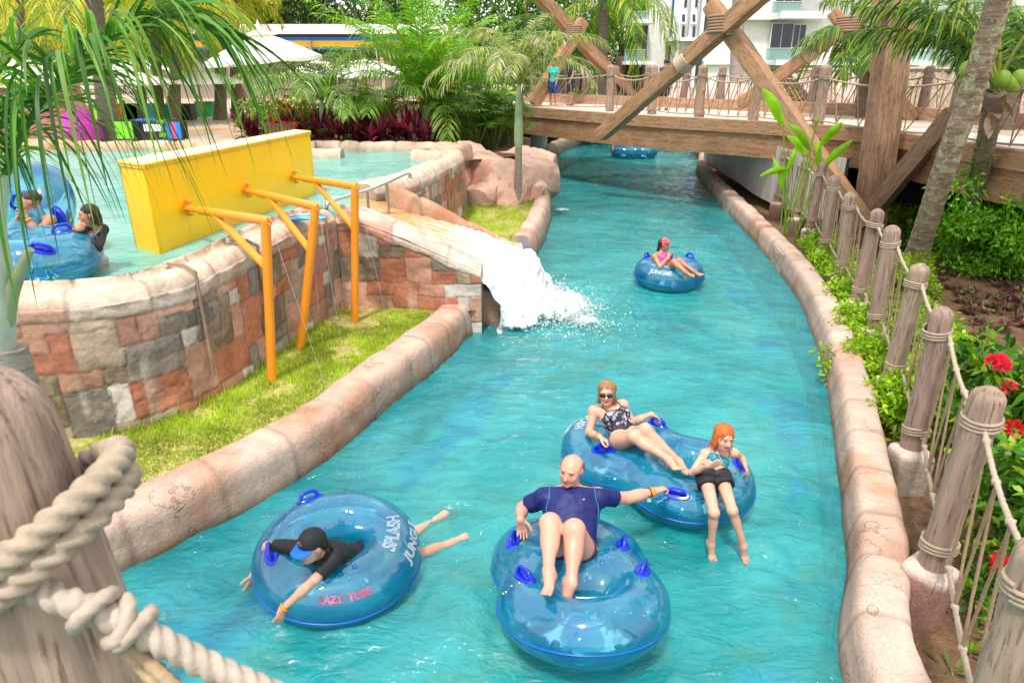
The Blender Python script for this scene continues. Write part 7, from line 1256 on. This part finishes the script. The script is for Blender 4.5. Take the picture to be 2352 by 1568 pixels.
# ---- leaning lichen palm and fruiting coconut palm on the right
def m_lichen():
    t = NT('lichen_bark'); co = t.coord('Object', (3, 3, 20)); c2 = t.coord('Object', (5, 5, 5)); n = t.noise(co, 1, 5, .65, .8); l = t.noise(c2, 1.3, 6, .75); c = t.ramp(n, [(.3, (.13, .085, .06)), (.5, (.30, .22, .16)), (.72, (.44, .35, .28))]); c = t.mix(t.ramp(l, [(.52, (0,) * 3), (.565, (.9,) * 3)]), c, (.45, .47, .28)); return t.done(t.bsdf(c, .9, t.bump(t.math('ADD', n, t.math('MULTIPLY', l, .5)), .8, .025), spec=.2))
LICH = m_lichen(); bs = G(2098, 610, .05); tp = D(2312, -60, 10.8)
t = thing('leaning_palm', 'leaning palm trunk blotched with pale green lichen, behind the rope fence', 'palm', bs); m = MB(); P = smoothpath([bs, D(2165, 400, 11.8), D(2235, 200, 11.3), tp, tp + (tp - bs) * .35], .05); q = np.linspace(0, 1, len(P)); pipe(m, P, .19 + .06 * np.exp(-q * 14) - .03 * q + .004 * np.sin(q * 160), 20, (1, 1, 1)); obj('trunk', m, LICH, t)
m = MB(); rs = np.random.RandomState(3)
for k in range(10): a = k * .63; frond(m, P[-1], A(math.cos(a), math.sin(a), .5), 3.0, 1.7, 30, .8, .05, .6, GRNS, rs, 3, .02)
obj('crown', m, LEAF, t)
cb = G(2210, 594, .05); ct = D(2288, 215, 11.9)
t = palm('coconut_palm', 'coconut palm with green coconuts and ferns on its trunk, right of the leaning palm', cb, ct, .155, .15, 5, 2.6, 1.2, ((.10, .22, .02), (.16, .3, .03), (.05, .13, .02)), 47, .95, .05, 40, (.75, 1.3), (.27, .2, .15), ld=.8, K=4, az=(.4, 2.0), rac=.05)
m = MB(); rm = MB()
for az_, e, L in ((PI * .93, .98, 2.9), (PI * .80, .95, 2.8), (PI * .72, .8, 2.6), (PI * .88, .8, 2.6), (PI * .9, 1.2, 3.0), (PI * .65, 1.1, 2.8), (.2, .6, 2), (PI * .45, .8, 2.4)): frond(m, ct + A(0, 0, .1), A(math.cos(az_) * math.cos(e), math.sin(az_) * math.cos(e), math.sin(e)), L, 1.0, 42, .95, .045, .7, ((.07, .18, .02), (.12, .26, .03), (.04, .11, .03), (.3, .36, .04)), rs, 4, .04, rmb=rm, rcol=(.42, .45, .06))
o = obj('fronds', m, LEAF, t); obj('leaf_stalks', rm, LEAF, o)
for k, (u, v) in enumerate(((2303, 182), (2326, 192), (2341, 180), (2222, 160))): m = MB(); ico(m, D(u, v, 11.6 - .03 * k), .12, (.22, .36, .03), sub=3, sc=(1, 1, 1.15)); obj('coconut', m, PAINT, t)
m = MB()
for k in range(14): a = rs.uniform(0, 6.28); z = ct[2] - rs.uniform(-.1, .45); b = A(ct[0] + .13 * math.cos(a), ct[1] + .13 * math.sin(a), z); strips(m, b[None], nrm(A(math.cos(a), math.sin(a), rs.uniform(-.8, .5)))[None], nrm(A(-math.sin(a), math.cos(a), 0))[None], .35, .14, .4, 3, (.30, .2, .13))
obj('husk', m, LEAF_DRY, t); m = MB()
for k in range(420):
    q_ = rs.beta(2, 2.2) ; z = cb[2] + (ct[2] - cb[2]) * (.28 + .6 * q_); a = rs.normal(3.6, .8); f = (z - cb[2]) / (ct[2] - cb[2]); b = cb + (ct - cb) * f + A(.16 * math.cos(a), .16 * math.sin(a), 0); strips(m, b[None], nrm(A(math.cos(a), math.sin(a), rs.uniform(-.5, 1)))[None], nrm(A(-math.sin(a), math.cos(a), .2))[None], rs.uniform(.04, .1), .035, .2, 2, np.array((.12, .3, .02)) * rs.uniform(.7, 1.4))
obj('climbing_fern', m, LEAF, t)
# ---- background trees
TG = 'trees behind the plaza and the hotel lawn'
specs = [(-30, 60, 66, 8, 7, YELS, 'yellow green tree crown at the far upper left'), (120, 55, 60, 6.5, 6, GRNS + YELS[:2], 'yellow green tree above the pale blue kiosk'), (300, 40, 62, 7, 7, YELS + GRNS, 'yellowish tree behind the coconut palms of the plaza'), (430, 30, 66, 7, 7, GRNS + YELS[:1], 'green tree left of the striped building'), (585, 0, 70, 7, 5.5, DKS + GRNS, 'dark green tree above the left part of the striped building'), (700, 5, 70, 7, 5.5, ((.10, .14, .05), (.16, .2, .07)), 'greyish green tree above the middle of the striped building'), (830, 0, 68, 7, 6, DKS + ((.12, .16, .05),), 'dull green tree above the right part of the striped building'),
         (970, 20, 64, 7, 8, GRNS, 'green tree behind the tall feathery palm'), (1090, 30, 60, 6.5, 8, GRNS + DKS, 'green tree behind the crossed pale timbers'), (1210, 60, 56, 6, 8.5, GRNS, 'bright green tree left of the hotel palm'), (1330, 95, 50, 5.5, 8, ((.09, .22, .01), (.14, .30, .02), (.05, .14, .01)), 'lush green tree beside the hotel balcony'), (1435, 120, 46.5, 3.0, 5.5, ((.10, .24, .01), (.16, .32, .02), (.05, .13, .01)), 'dense rounded tree against the hotel balconies')]
for k, (u, v, Y, rx, rz, cols, lb) in enumerate(specs):
    c = D(u, v, Y); c[2] = max(c[2], 1.5 + rz * .75); tree(lb, (c[0], Y, 1.3), c, (rx, rx * .8, rz), 5200, .5 if Y > 58 else .36, cols, 60 + k, TG, .3)
m = MB(); rs = np.random.RandomState(5)
for k in range(60): p = D(rs.uniform(1240, 1475), 200, 43.0 + rs.uniform(0, 2)); pipe(m, [(p[0], p[1], 1.3), (p[0] + rs.uniform(-.3, .3), p[1], 4.2)], .05, 5, (.2, .13, .09))
tag(obj('tree_roots', m, BARK), 'thicket of dark hanging roots and thin trunks below the tree by the hotel', 'tree roots')
def hedge(label, pts, r, n, ls, cols, seed, z=None, name='hedge', cat='hedge', flowers=None, group=None):
    rs = np.random.RandomState(seed); m = MB(); t = thing(name, label, cat, pts[0], group)
    for p in pts: leafcloud(m, p, r, n // len(pts), ls, cols, rs, 22)
    obj('leaves', m, LEAF, t)
    if flowers:
        for p, c in flowers:
            m = MB(); N = 60; d = nrm(rs.normal(0, 1, (N, 3)) + A(0, 0, .6)); strips(m, np.asarray(p) + d * .03, d, nrm(np.cross(d, rs.normal(0, 1, (N, 3)))), .045, .022, 0, 2, np.array(c) * rs.uniform(.7, 1.2, (N, 1))); obj('flower_cluster', m, LEAF, t)
    return t
hedge('clipped yellow green hedge on the hotel lawn seen through the bridge netting', [(x, 36.5, 1.6) for x in np.arange(3.5, 7.5, .8)], (.8, .5, .45), 2400, .14, ((.3, .36, .02), (.2, .32, .02)), 1)
hedge('low green hedge under the trees left of the hotel', [(x, 42, 1.8) for x in np.arange(4, 8, .9)], (.8, .5, .6), 2400, .16, GRNS, 2)
# ---- bed behind the pool: maroon cordylines, green fan palms, red flowers
def rosette(seed, n, L, W, cols, up=(.2, 1.4), stems=1, h=.3):
    rs = np.random.RandomState(seed); m = MB(); st = MB()
    for s_ in range(stems):
        ox, oy = rs.normal(0, .14, 2) if stems > 1 else (0, 0); hh = h * rs.uniform(.6, 1.4); pipe(st, [(ox * .4, oy * .4, 0), (ox, oy, hh)], .014, 5, (.2, .12, .1)); a = rs.rand(n) * 6.28; e = rs.uniform(up[0], up[1], n); Dv = np.stack([np.cos(a) * np.cos(e), np.sin(a) * np.cos(e), np.sin(e)], 1); S = np.stack([-np.sin(a), np.cos(a), 0 * a], 1)
        B = np.tile(A(ox, oy, hh), (n, 1)) + Dv * .02; B[:, 2] -= rs.rand(n) * .1; strips(m, B, Dv, S, L * rs.uniform(.6, 1.15, n), W * rs.uniform(.8, 1.2, n), .35 * (1.5 - e), 4, np.array(cols)[rs.randint(0, len(cols), n)] * rs.uniform(.7, 1.3, (n, 1)), lambda t: np.sin(np.pi * np.clip(t * .9 + .08, 0, 1)) ** .8)
    return m, st
MAR = ((.14, .012, .045), (.22, .015, .06), (.09, .012, .03), (.32, .02, .09), (.12, .05, .03)); COR = ((.5, .14, .10), (.6, .25, .15), (.35, .08, .06))
def plant_proto(name, seed, n, L, W, cols, label, cat, group, stems=1, h=.3, up=(.2, 1.4), leaf=None):
    t = thing(name, label, cat, (0, 0, 0), group); m, st = rosette(seed, n, L, W, cols, up, stems, h); o = obj('leaves', m, leaf or LEAF, t); obj('stem', st, BARK, t); return t
CG = 'maroon leaved plants along the far pool kerb'
pr = [plant_proto('cordyline', s, 22, .62, .085, MAR, 'x', 'plant', CG, 2, .4) for s in (1, 2, 3)]
ORD = 'first second third fourth fifth sixth seventh eighth ninth tenth eleventh twelfth thirteenth fourteenth fifteenth sixteenth seventeenth eighteenth nineteenth twentieth'.split(); ORD += ['twenty-' + q for q in ORD[:9]] + ['thirtieth', 'thirty-first', 'thirty-second', 'thirty-third']
cl_ = 'one of many maroon spiky leaved plants lining the bed behind the pool kerb'
spots = [(556, 300), (575, 305), (600, 298), (622, 306), (655, 285), (672, 300), (690, 280), (712, 306), (735, 302), (755, 312), (775, 306), (800, 313), (822, 300), (840, 315), (858, 305), (880, 316), (895, 300), (912, 312), (905, 275), (930, 280), (935, 305), (950, 290), (955, 318), (975, 308), (985, 285), (1000, 312), (1015, 300), (1030, 312), (1045, 305), (668, 262), (925, 262), (960, 270)]
rr_ = random.Random(8); spots.sort()
for i, (u, v) in enumerate(spots):
    Y = 19.3 + (322 - v) * .06; x = D(u, v, Y)[0]; loc = (x, Y, 1.45); o = place(pr[i % 3], i, loc, 'maroon spiky leaved plant, ' + ORD[i] + ' from the left in the bed behind the pool', rr_.uniform(0, 6), (0, 0), rr_.uniform(.85, 1.35))
pq = plant_proto('cordyline', 9, 20, .5, .12, COR, 'salmon pink leaved plant among the green and maroon plants', 'plant', None, 1, .55); q = D(783, 262, 20.6); pq.location = (q[0], 20.6, 1.5)
def fanpalm(seed):
    rs = np.random.RandomState(seed); t = thing('fan_palm', 'x', 'plant', (0, 0, 0), 'green fan leaved plants'); m = MB(); st = MB()
    for k in range(26):
        a = rs.uniform(0, 6.28); r = rs.uniform(.05, .5); h = rs.uniform(.35, 1.15); b = A(r * math.cos(a), r * math.sin(a), h); pipe(st, [(b[0] * .3, b[1] * .3, 0), b], .008, 4, (.12, .18, .04)); n = 9; f = np.linspace(-1.5, 1.5, n); d0 = nrm(A(math.cos(a), math.sin(a), rs.uniform(.0, .9))); s0 = nrm(np.cross(d0, UPV)); Dv = nrm(np.outer(np.cos(f), d0) + np.outer(np.sin(f), s0)); strips(m, np.tile(b, (n, 1)), Dv, np.cross(Dv, np.cross(s0, d0)), .30 * rs.uniform(.8, 1.2), .04, .25, 2, np.array(random.choice(((.12, .30, .02), (.08, .22, .015), (.2, .36, .03), (.05, .14, .01)))) * rs.uniform(.7, 1.2))
    obj('leaves', m, LEAF, t); obj('stem', st, BARK, t); return t
random.seed(2); fpr = [fanpalm(s) for s in (1, 2)]; fs = [(790, 300, 20.6), (830, 280, 21), (850, 265, 22), (880, 280, 21.5), (1010, 260, 22), (1040, 250, 23), (1060, 290, 20.6), (1085, 300, 20.4), (1090, 270, 22), (1110, 290, 21.5), (1130, 305, 21.2), (1145, 285, 22.5), (1165, 310, 22), (1160, 270, 24), (1075, 255, 24), (1120, 250, 25), (1180, 300, 23.5), (820, 250, 23), (870, 245, 24), (1020, 285, 21)]
fs.sort()
for i, (u, v, Y) in enumerate(fs): place(fpr[i % 2], i, (D(u, v, Y)[0], Y, 1.4), 'green fan leaved plant, ' + ORD[i] + ' from the left between the pool and the bridge', i * 2.2, (0, 0), 1.15 + .35 * random.random())
fl = []; rs = np.random.RandomState(12)
for k in range(26): q = D(rs.uniform(600, 722), rs.uniform(222, 275), 22 - rs.rand()); fl.append((q, (.75, .02, .01)))
hedge('bush covered in red flowers behind the wooden parasol stand', [(D(u, 270, 22.6)[0], 22.6, 2.1) for u in (605, 635, 665, 695, 720)], (.75, .7, .75), 5200, .13, ((.22, .34, .02), (.3, .4, .03), (.12, .24, .02)), 14, name='flowering_bush', cat='bush', flowers=fl)
# ---- right hand garden
hb = []
for k, (u, v) in enumerate(((1905, 600), (1925, 640), (1945, 690), (1985, 760), (2000, 830), (2075, 640), (2080, 760), (2130, 790), (2120, 900), (2060, 930), (1880, 560), (2010, 500), (2060, 500), (1960, 500), (2140, 520))):
    q = G(u, v, .25); hb.append(q)
hn = ['between the river kerb and the fence, far end', 'behind the fourth post from the bridge', 'between two posts half way along the fence', 'inside the fence beside the slim grooved post', 'next to the grooved headed post', 'at the foot of the lichen spotted palm', 'right of the slim posts', 'beside the bare soil path', 'behind the large knotted post', 'between the two nearest tall posts', 'nearest the slatted panels', 'at the foot of the square column', 'right of the foot of the square column', 'left of the foot of the square column', 'between the two palm trunks']
for k, q in enumerate(hb): hedge('bright yellow green low shrub ' + hn[k], [q, q + A(.25, .35, 0), q + A(-.05, -.3, -.02)], (.46, .46, .36), 3900, .085, ((.26, .44, .01), (.36, .50, .03), (.16, .34, .01)), 30 + k, name='low_shrub', cat='shrub', group='yellow green shrubs of the fence bed')
c = D(2325, 490, 12.4); hedge('big round dense green shrub at the right edge behind the fence', [c, c + A(.5, .4, -.4), c + A(-.1, .2, -.5)], (1.15, 1.1, .95), 13000, .10, ((.15, .42, .015), (.24, .52, .03), (.08, .27, .015)), 52, name='round_shrub', cat='shrub')
c = G(2135, 560, .3); hedge('small dark shrub behind the foot of the leaning palm', [c + A(0, .6, 0), c + A(.5, .8, 0)], (.5, .4, .4), 1800, .12, DKS, 53, name='low_shrub', cat='shrub')
rs = np.random.RandomState(21); m = MB(); gp_ = [G(2112, 600, .05)[:2], G(2352, 560, .05)[:2], G(2420, 700, .05)[:2], G(2400, 760, .05)[:2], G(2240, 770, .05)[:2], G(2190, 680, .05)[:2]]; pp_ = np.array(gp_); lo, hi = pp_.min(0), pp_.max(0); Q = rs.rand(1500, 2) * (hi - lo) + lo; Q = Q[inpoly(Q, gp_)]; Q = Q[vn(np.c_[Q, Q[:, 0] * 0], 1.2) > -.35][:620]
for x, y in Q:
    n = 13; a = rs.rand(n) * 6.28; e = rs.uniform(.3, 1.3, n); Dv = np.stack([np.cos(a) * np.cos(e), np.sin(a) * np.cos(e), np.sin(e)], 1); S = np.stack([-np.sin(a), np.cos(a), 0 * a], 1); strips(m, np.tile(A(x, y, .05), (n, 1)), Dv, S, .19 * rs.uniform(.7, 1.2, n), .032, .3, 2, np.array(((.16, .03, .07), (.10, .14, .03), (.18, .20, .06), (.24, .04, .11)))[rs.randint(0, 4, n)] * rs.uniform(.6, 1.2, (n, 1)))
o = obj('ground_cover', m, LEAF); o['kind'] = 'stuff'
m = MB(); n = 9000; Q = rs.rand(n, 2) * (A(9, 12) - A(1.8, .5)) + A(1.8, .5); ri = np.interp(Q[:, 1], RB[:, 1], RB[:, 0]); Q = Q[Q[:, 0] > ri + .5]; n = len(Q); a = rs.rand(n) * 6.28; Dv = np.stack([np.cos(a), np.sin(a), rs.uniform(-.1, .4, n)], 1); strips(m, np.c_[Q, np.full(n, .06)], Dv, np.stack([-np.sin(a), np.cos(a), rs.uniform(-.4, .4, n)], 1), .045 * rs.uniform(.4, 1.6, n), .014, .1, 1, np.array(((.30, .17, .09), (.22, .12, .06), (.1, .06, .04), (.42, .28, .14)))[rs.randint(0, 4, n)]); o = obj('leaf_litter', m, LEAF_DRY); o['kind'] = 'stuff'
def ixora(seed, label, c, r, n, fl, ls=.14):
    return hedge(label, [c, A(*c) + A(.2, .25, -.15), A(*c) + A(.1, -.2, -.25)], r, n, ls, ((.06, .20, .01), (.12, .30, .02), (.28, .42, .02), (.03, .11, .01)), seed, name='flowering_shrub', cat='shrub', flowers=fl)
PK = (.80, .03, .09)
c = D(2330, 830, 5.6); ixora(71, 'glossy shrub with a pink flower cluster at the right edge beside the tall fence posts', c - A(0, 0, .35), (.62, .6, .5), 2600, [(D(2292, 836, 5.25) + A(0, 0, .02) + A(*(rs.normal(0, .03, 2)), 0), PK) for _ in range(5)] + [(D(2318, 890, 5.3), PK)])
c = D(2350, 1050, 4.1); ixora(72, 'dark glossy shrub with small red flowers below the nearest wooden post', c - A(-.2, 0, .3), (.50, .5, .45), 2300, [(D(2330, 985, 4.0), (.7, .02, .03)), (D(2300, 1300, 3.6) , (.75, .01, .02))], .11)
c = D(2330, 1250, 3.7); ixora(73, 'shrub with yellow green new leaves behind the rope netting at the lower right', c - A(-.1, 0, .35), (.36, .4, .35), 1500, [(D(2300, 1290, 3.5), (.75, .01, .02))], .09)
def smallstrap(u, v, seed, lb): q = G(u, v, .05); t = plant_proto('strap_leaf_plant', seed, 9, .22, .03, ((.12, .24, .02), (.2, .3, .04), (.1, .1, .03)), lb, 'plant', None, 1, .02); t.location = [float(x) for x in q]
smallstrap(2185, 1540, 81, 'small strap leaved plant by the kerb at the bottom right'); smallstrap(2225, 1500, 82, 'tiny strap leaved plant under the rope net at the bottom right'); smallstrap(2090, 460, 83, 'spiky little palm seedling near the dark wall under the bridge')
# heliconia
def heliconia():
    b = G(1800, 500, .05); b[1] = 14.6; b[0] = D(1830, 480, 14.6)[0]; t = thing('banana_like_plant', 'broad leaved bright green plant like a banana between the posts and the bridge', 'plant', b); m = MB(); st = MB(); Y = 14.6
    L = [((1800, 285), (1752, 205), .30, Y), ((1862, 345), (1812, 285), .22, Y), ((1850, 355), (1808, 312), .20, Y + .2), ((1885, 335), (1935, 282), .24, Y), ((1888, 385), (1958, 322), .20, Y - .1), ((1880, 385), (1875, 325), .2, Y + .2), ((1812, 388), (1745, 405), .16, Y - .1), ((1800, 415), (1832, 330), .16, Y + .1), ((1895, 390), (1920, 340), .18, Y + .3), ((1800, 440), (1775, 360), .15, Y), ((1872, 300), (1872, 272), .12, Y + .1)]
    for (b0, tp0, w_, y) in L:
        p0 = D(*b0, y); p1 = D(*tp0, y - .15); P = smoothpath([p0, (p0 + p1) / 2 + A(0, -.1, .06), p1], .03); T = nrm(np.gradient(P, axis=0)); S = nrm(np.cross(T, A(.2, -1, .25))); tt = np.linspace(0, 1, len(P)); wv = w_ * .85 * np.sin(np.pi * np.clip(tt * .93 + .05, 0, 1)) ** .65; fold = .25; V = np.zeros((len(P), 5, 3))
        for j, s_ in enumerate((-1, -.5, 0, .5, 1)): V[:, j] = P + S * (s_ * wv / 2)[:, None] + np.cross(S, T) * (-abs(s_) * wv * fold)[:, None]
        m.add(V.reshape(-1, 3), grid_faces(len(P), 5), np.array((.22, .46, .01)) * random.uniform(.8, 1.25)); pipe(st, [A(b[0] + random.uniform(-.25, .25), 14.7, .05), p0], .014, 6, (.24, .4, .04))
    obj('leaves', m, LEAF, t); obj('stalks', st, LEAF, t)
heliconia()
# ---- near palm whose fronds hang into the picture at the upper left
def nearpalm():
    Y = 2.9; s0 = D(28, 760, Y); t = thing('near_palm', 'near palm with long drooping green leaflets hanging across the upper left', 'palm', (s0[0] - .1, Y, GZ - .03)); rs = np.random.RandomState(33)
    m = MB(); pipe(m, [(s0[0] - .1, Y, GZ - .03), D(20, 800, Y)], .075, 14, (.34, .3, .25)); obj('trunk', m, BARK, t)
    m = MB(); P = smoothpath([D(-12, 850, Y), D(-4, 740, Y), D(-2, 640, Y), D(-6, 520, Y), D(14, 400, Y)], .01); q = np.linspace(0, 1, len(P)); pipe(m, P, .088 - .070 * q ** .9, 18, (.50, .56, .44)); pipe(m, smoothpath([D(6, 760, Y), D(24, 680, Y), D(50, 615, Y - .02), D(70, 572, Y - .03)], .01), np.linspace(.045, .016, len(smoothpath([D(6, 760, Y), D(24, 680, Y), D(50, 615, Y - .02), D(70, 572, Y - .03)], .01))), 10, (.35, .38, .2)); obj('crownshaft', m, mat('waxy_shaft', None, .5, 3, .25, 12, .3), t)
    def fr(path, n, ll, seed, sides=(1, -1), ld=.8, w0=.0175, dirs=None, c=((.05, .17, .012), (.09, .24, .02), (.03, .11, .01), (.16, .30, .04))):
        rs = np.random.RandomState(seed); P = smoothpath(path, .02); T = nrm(np.gradient(P, axis=0)); m = MB(); tt = np.linspace(0, 1, len(P)); o = MB(); pipe(o, P, .018 * (1 - .75 * tt), 8, (.14, .26, .03)); q = np.linspace(.05, .99, n)
        for sgn in sides:
            ix = np.clip(q + rs.uniform(-.01, .01, n), 0, 1) * (len(P) - 1); i0 = ix.astype(int); B = P[i0]; TT = T[i0]; X_ = nrm(np.cross(TT, UPV)); N_ = np.cross(X_, TT); Dv = nrm(X_ * sgn * .75 + TT * (.55 + .5 * q[:, None]) + N_ * rs.uniform(.15, .8, (n, 1)) + rs.normal(0, .12, (n, 3))); S = nrm(np.cross(Dv, N_ * .6 + rs.normal(0, .5, (n, 3)))); L = ll * np.sin(np.pi * (q * .75 + .18)) ** .5 * rs.uniform(.8, 1.15, n)
            strips(m, B, Dv, S, L, w0 * rs.uniform(.8, 1.2, n), ld * rs.uniform(.5, 1.3, n), 10, np.array(c)[rs.randint(0, len(c), n)] * rs.uniform(.8, 1.25, (n, 1)), lambda t: np.sin(np.pi * np.clip(t * .82 + .18, 0, 1)) ** .7)
        f = obj('frond', m, LEAF, t); obj('rachis', o, LEAF, f)
    fr([D(6, 440, Y), D(30, 350, Y), D(85, 250, Y - .05), D(130, 190, Y - .1), D(180, 142, Y - .1), D(250, 92, Y - .1), D(330, 52, Y - .05), D(420, 38, Y), D(490, 75, Y + .05)], 115, .80, 1, ld=.95)
    fr([D(-60, 560, Y), D(-80, 440, Y), D(-60, 330, Y - .1), D(-10, 250, Y - .2)], 30, .8, 2, ld=.7)
    fr([D(-90, 420, Y + .2), D(-60, 300, Y + .2), D(-10, 180, Y + .2), D(60, 90, Y + .2)], 26, .7, 3, ld=.6)
nearpalm()
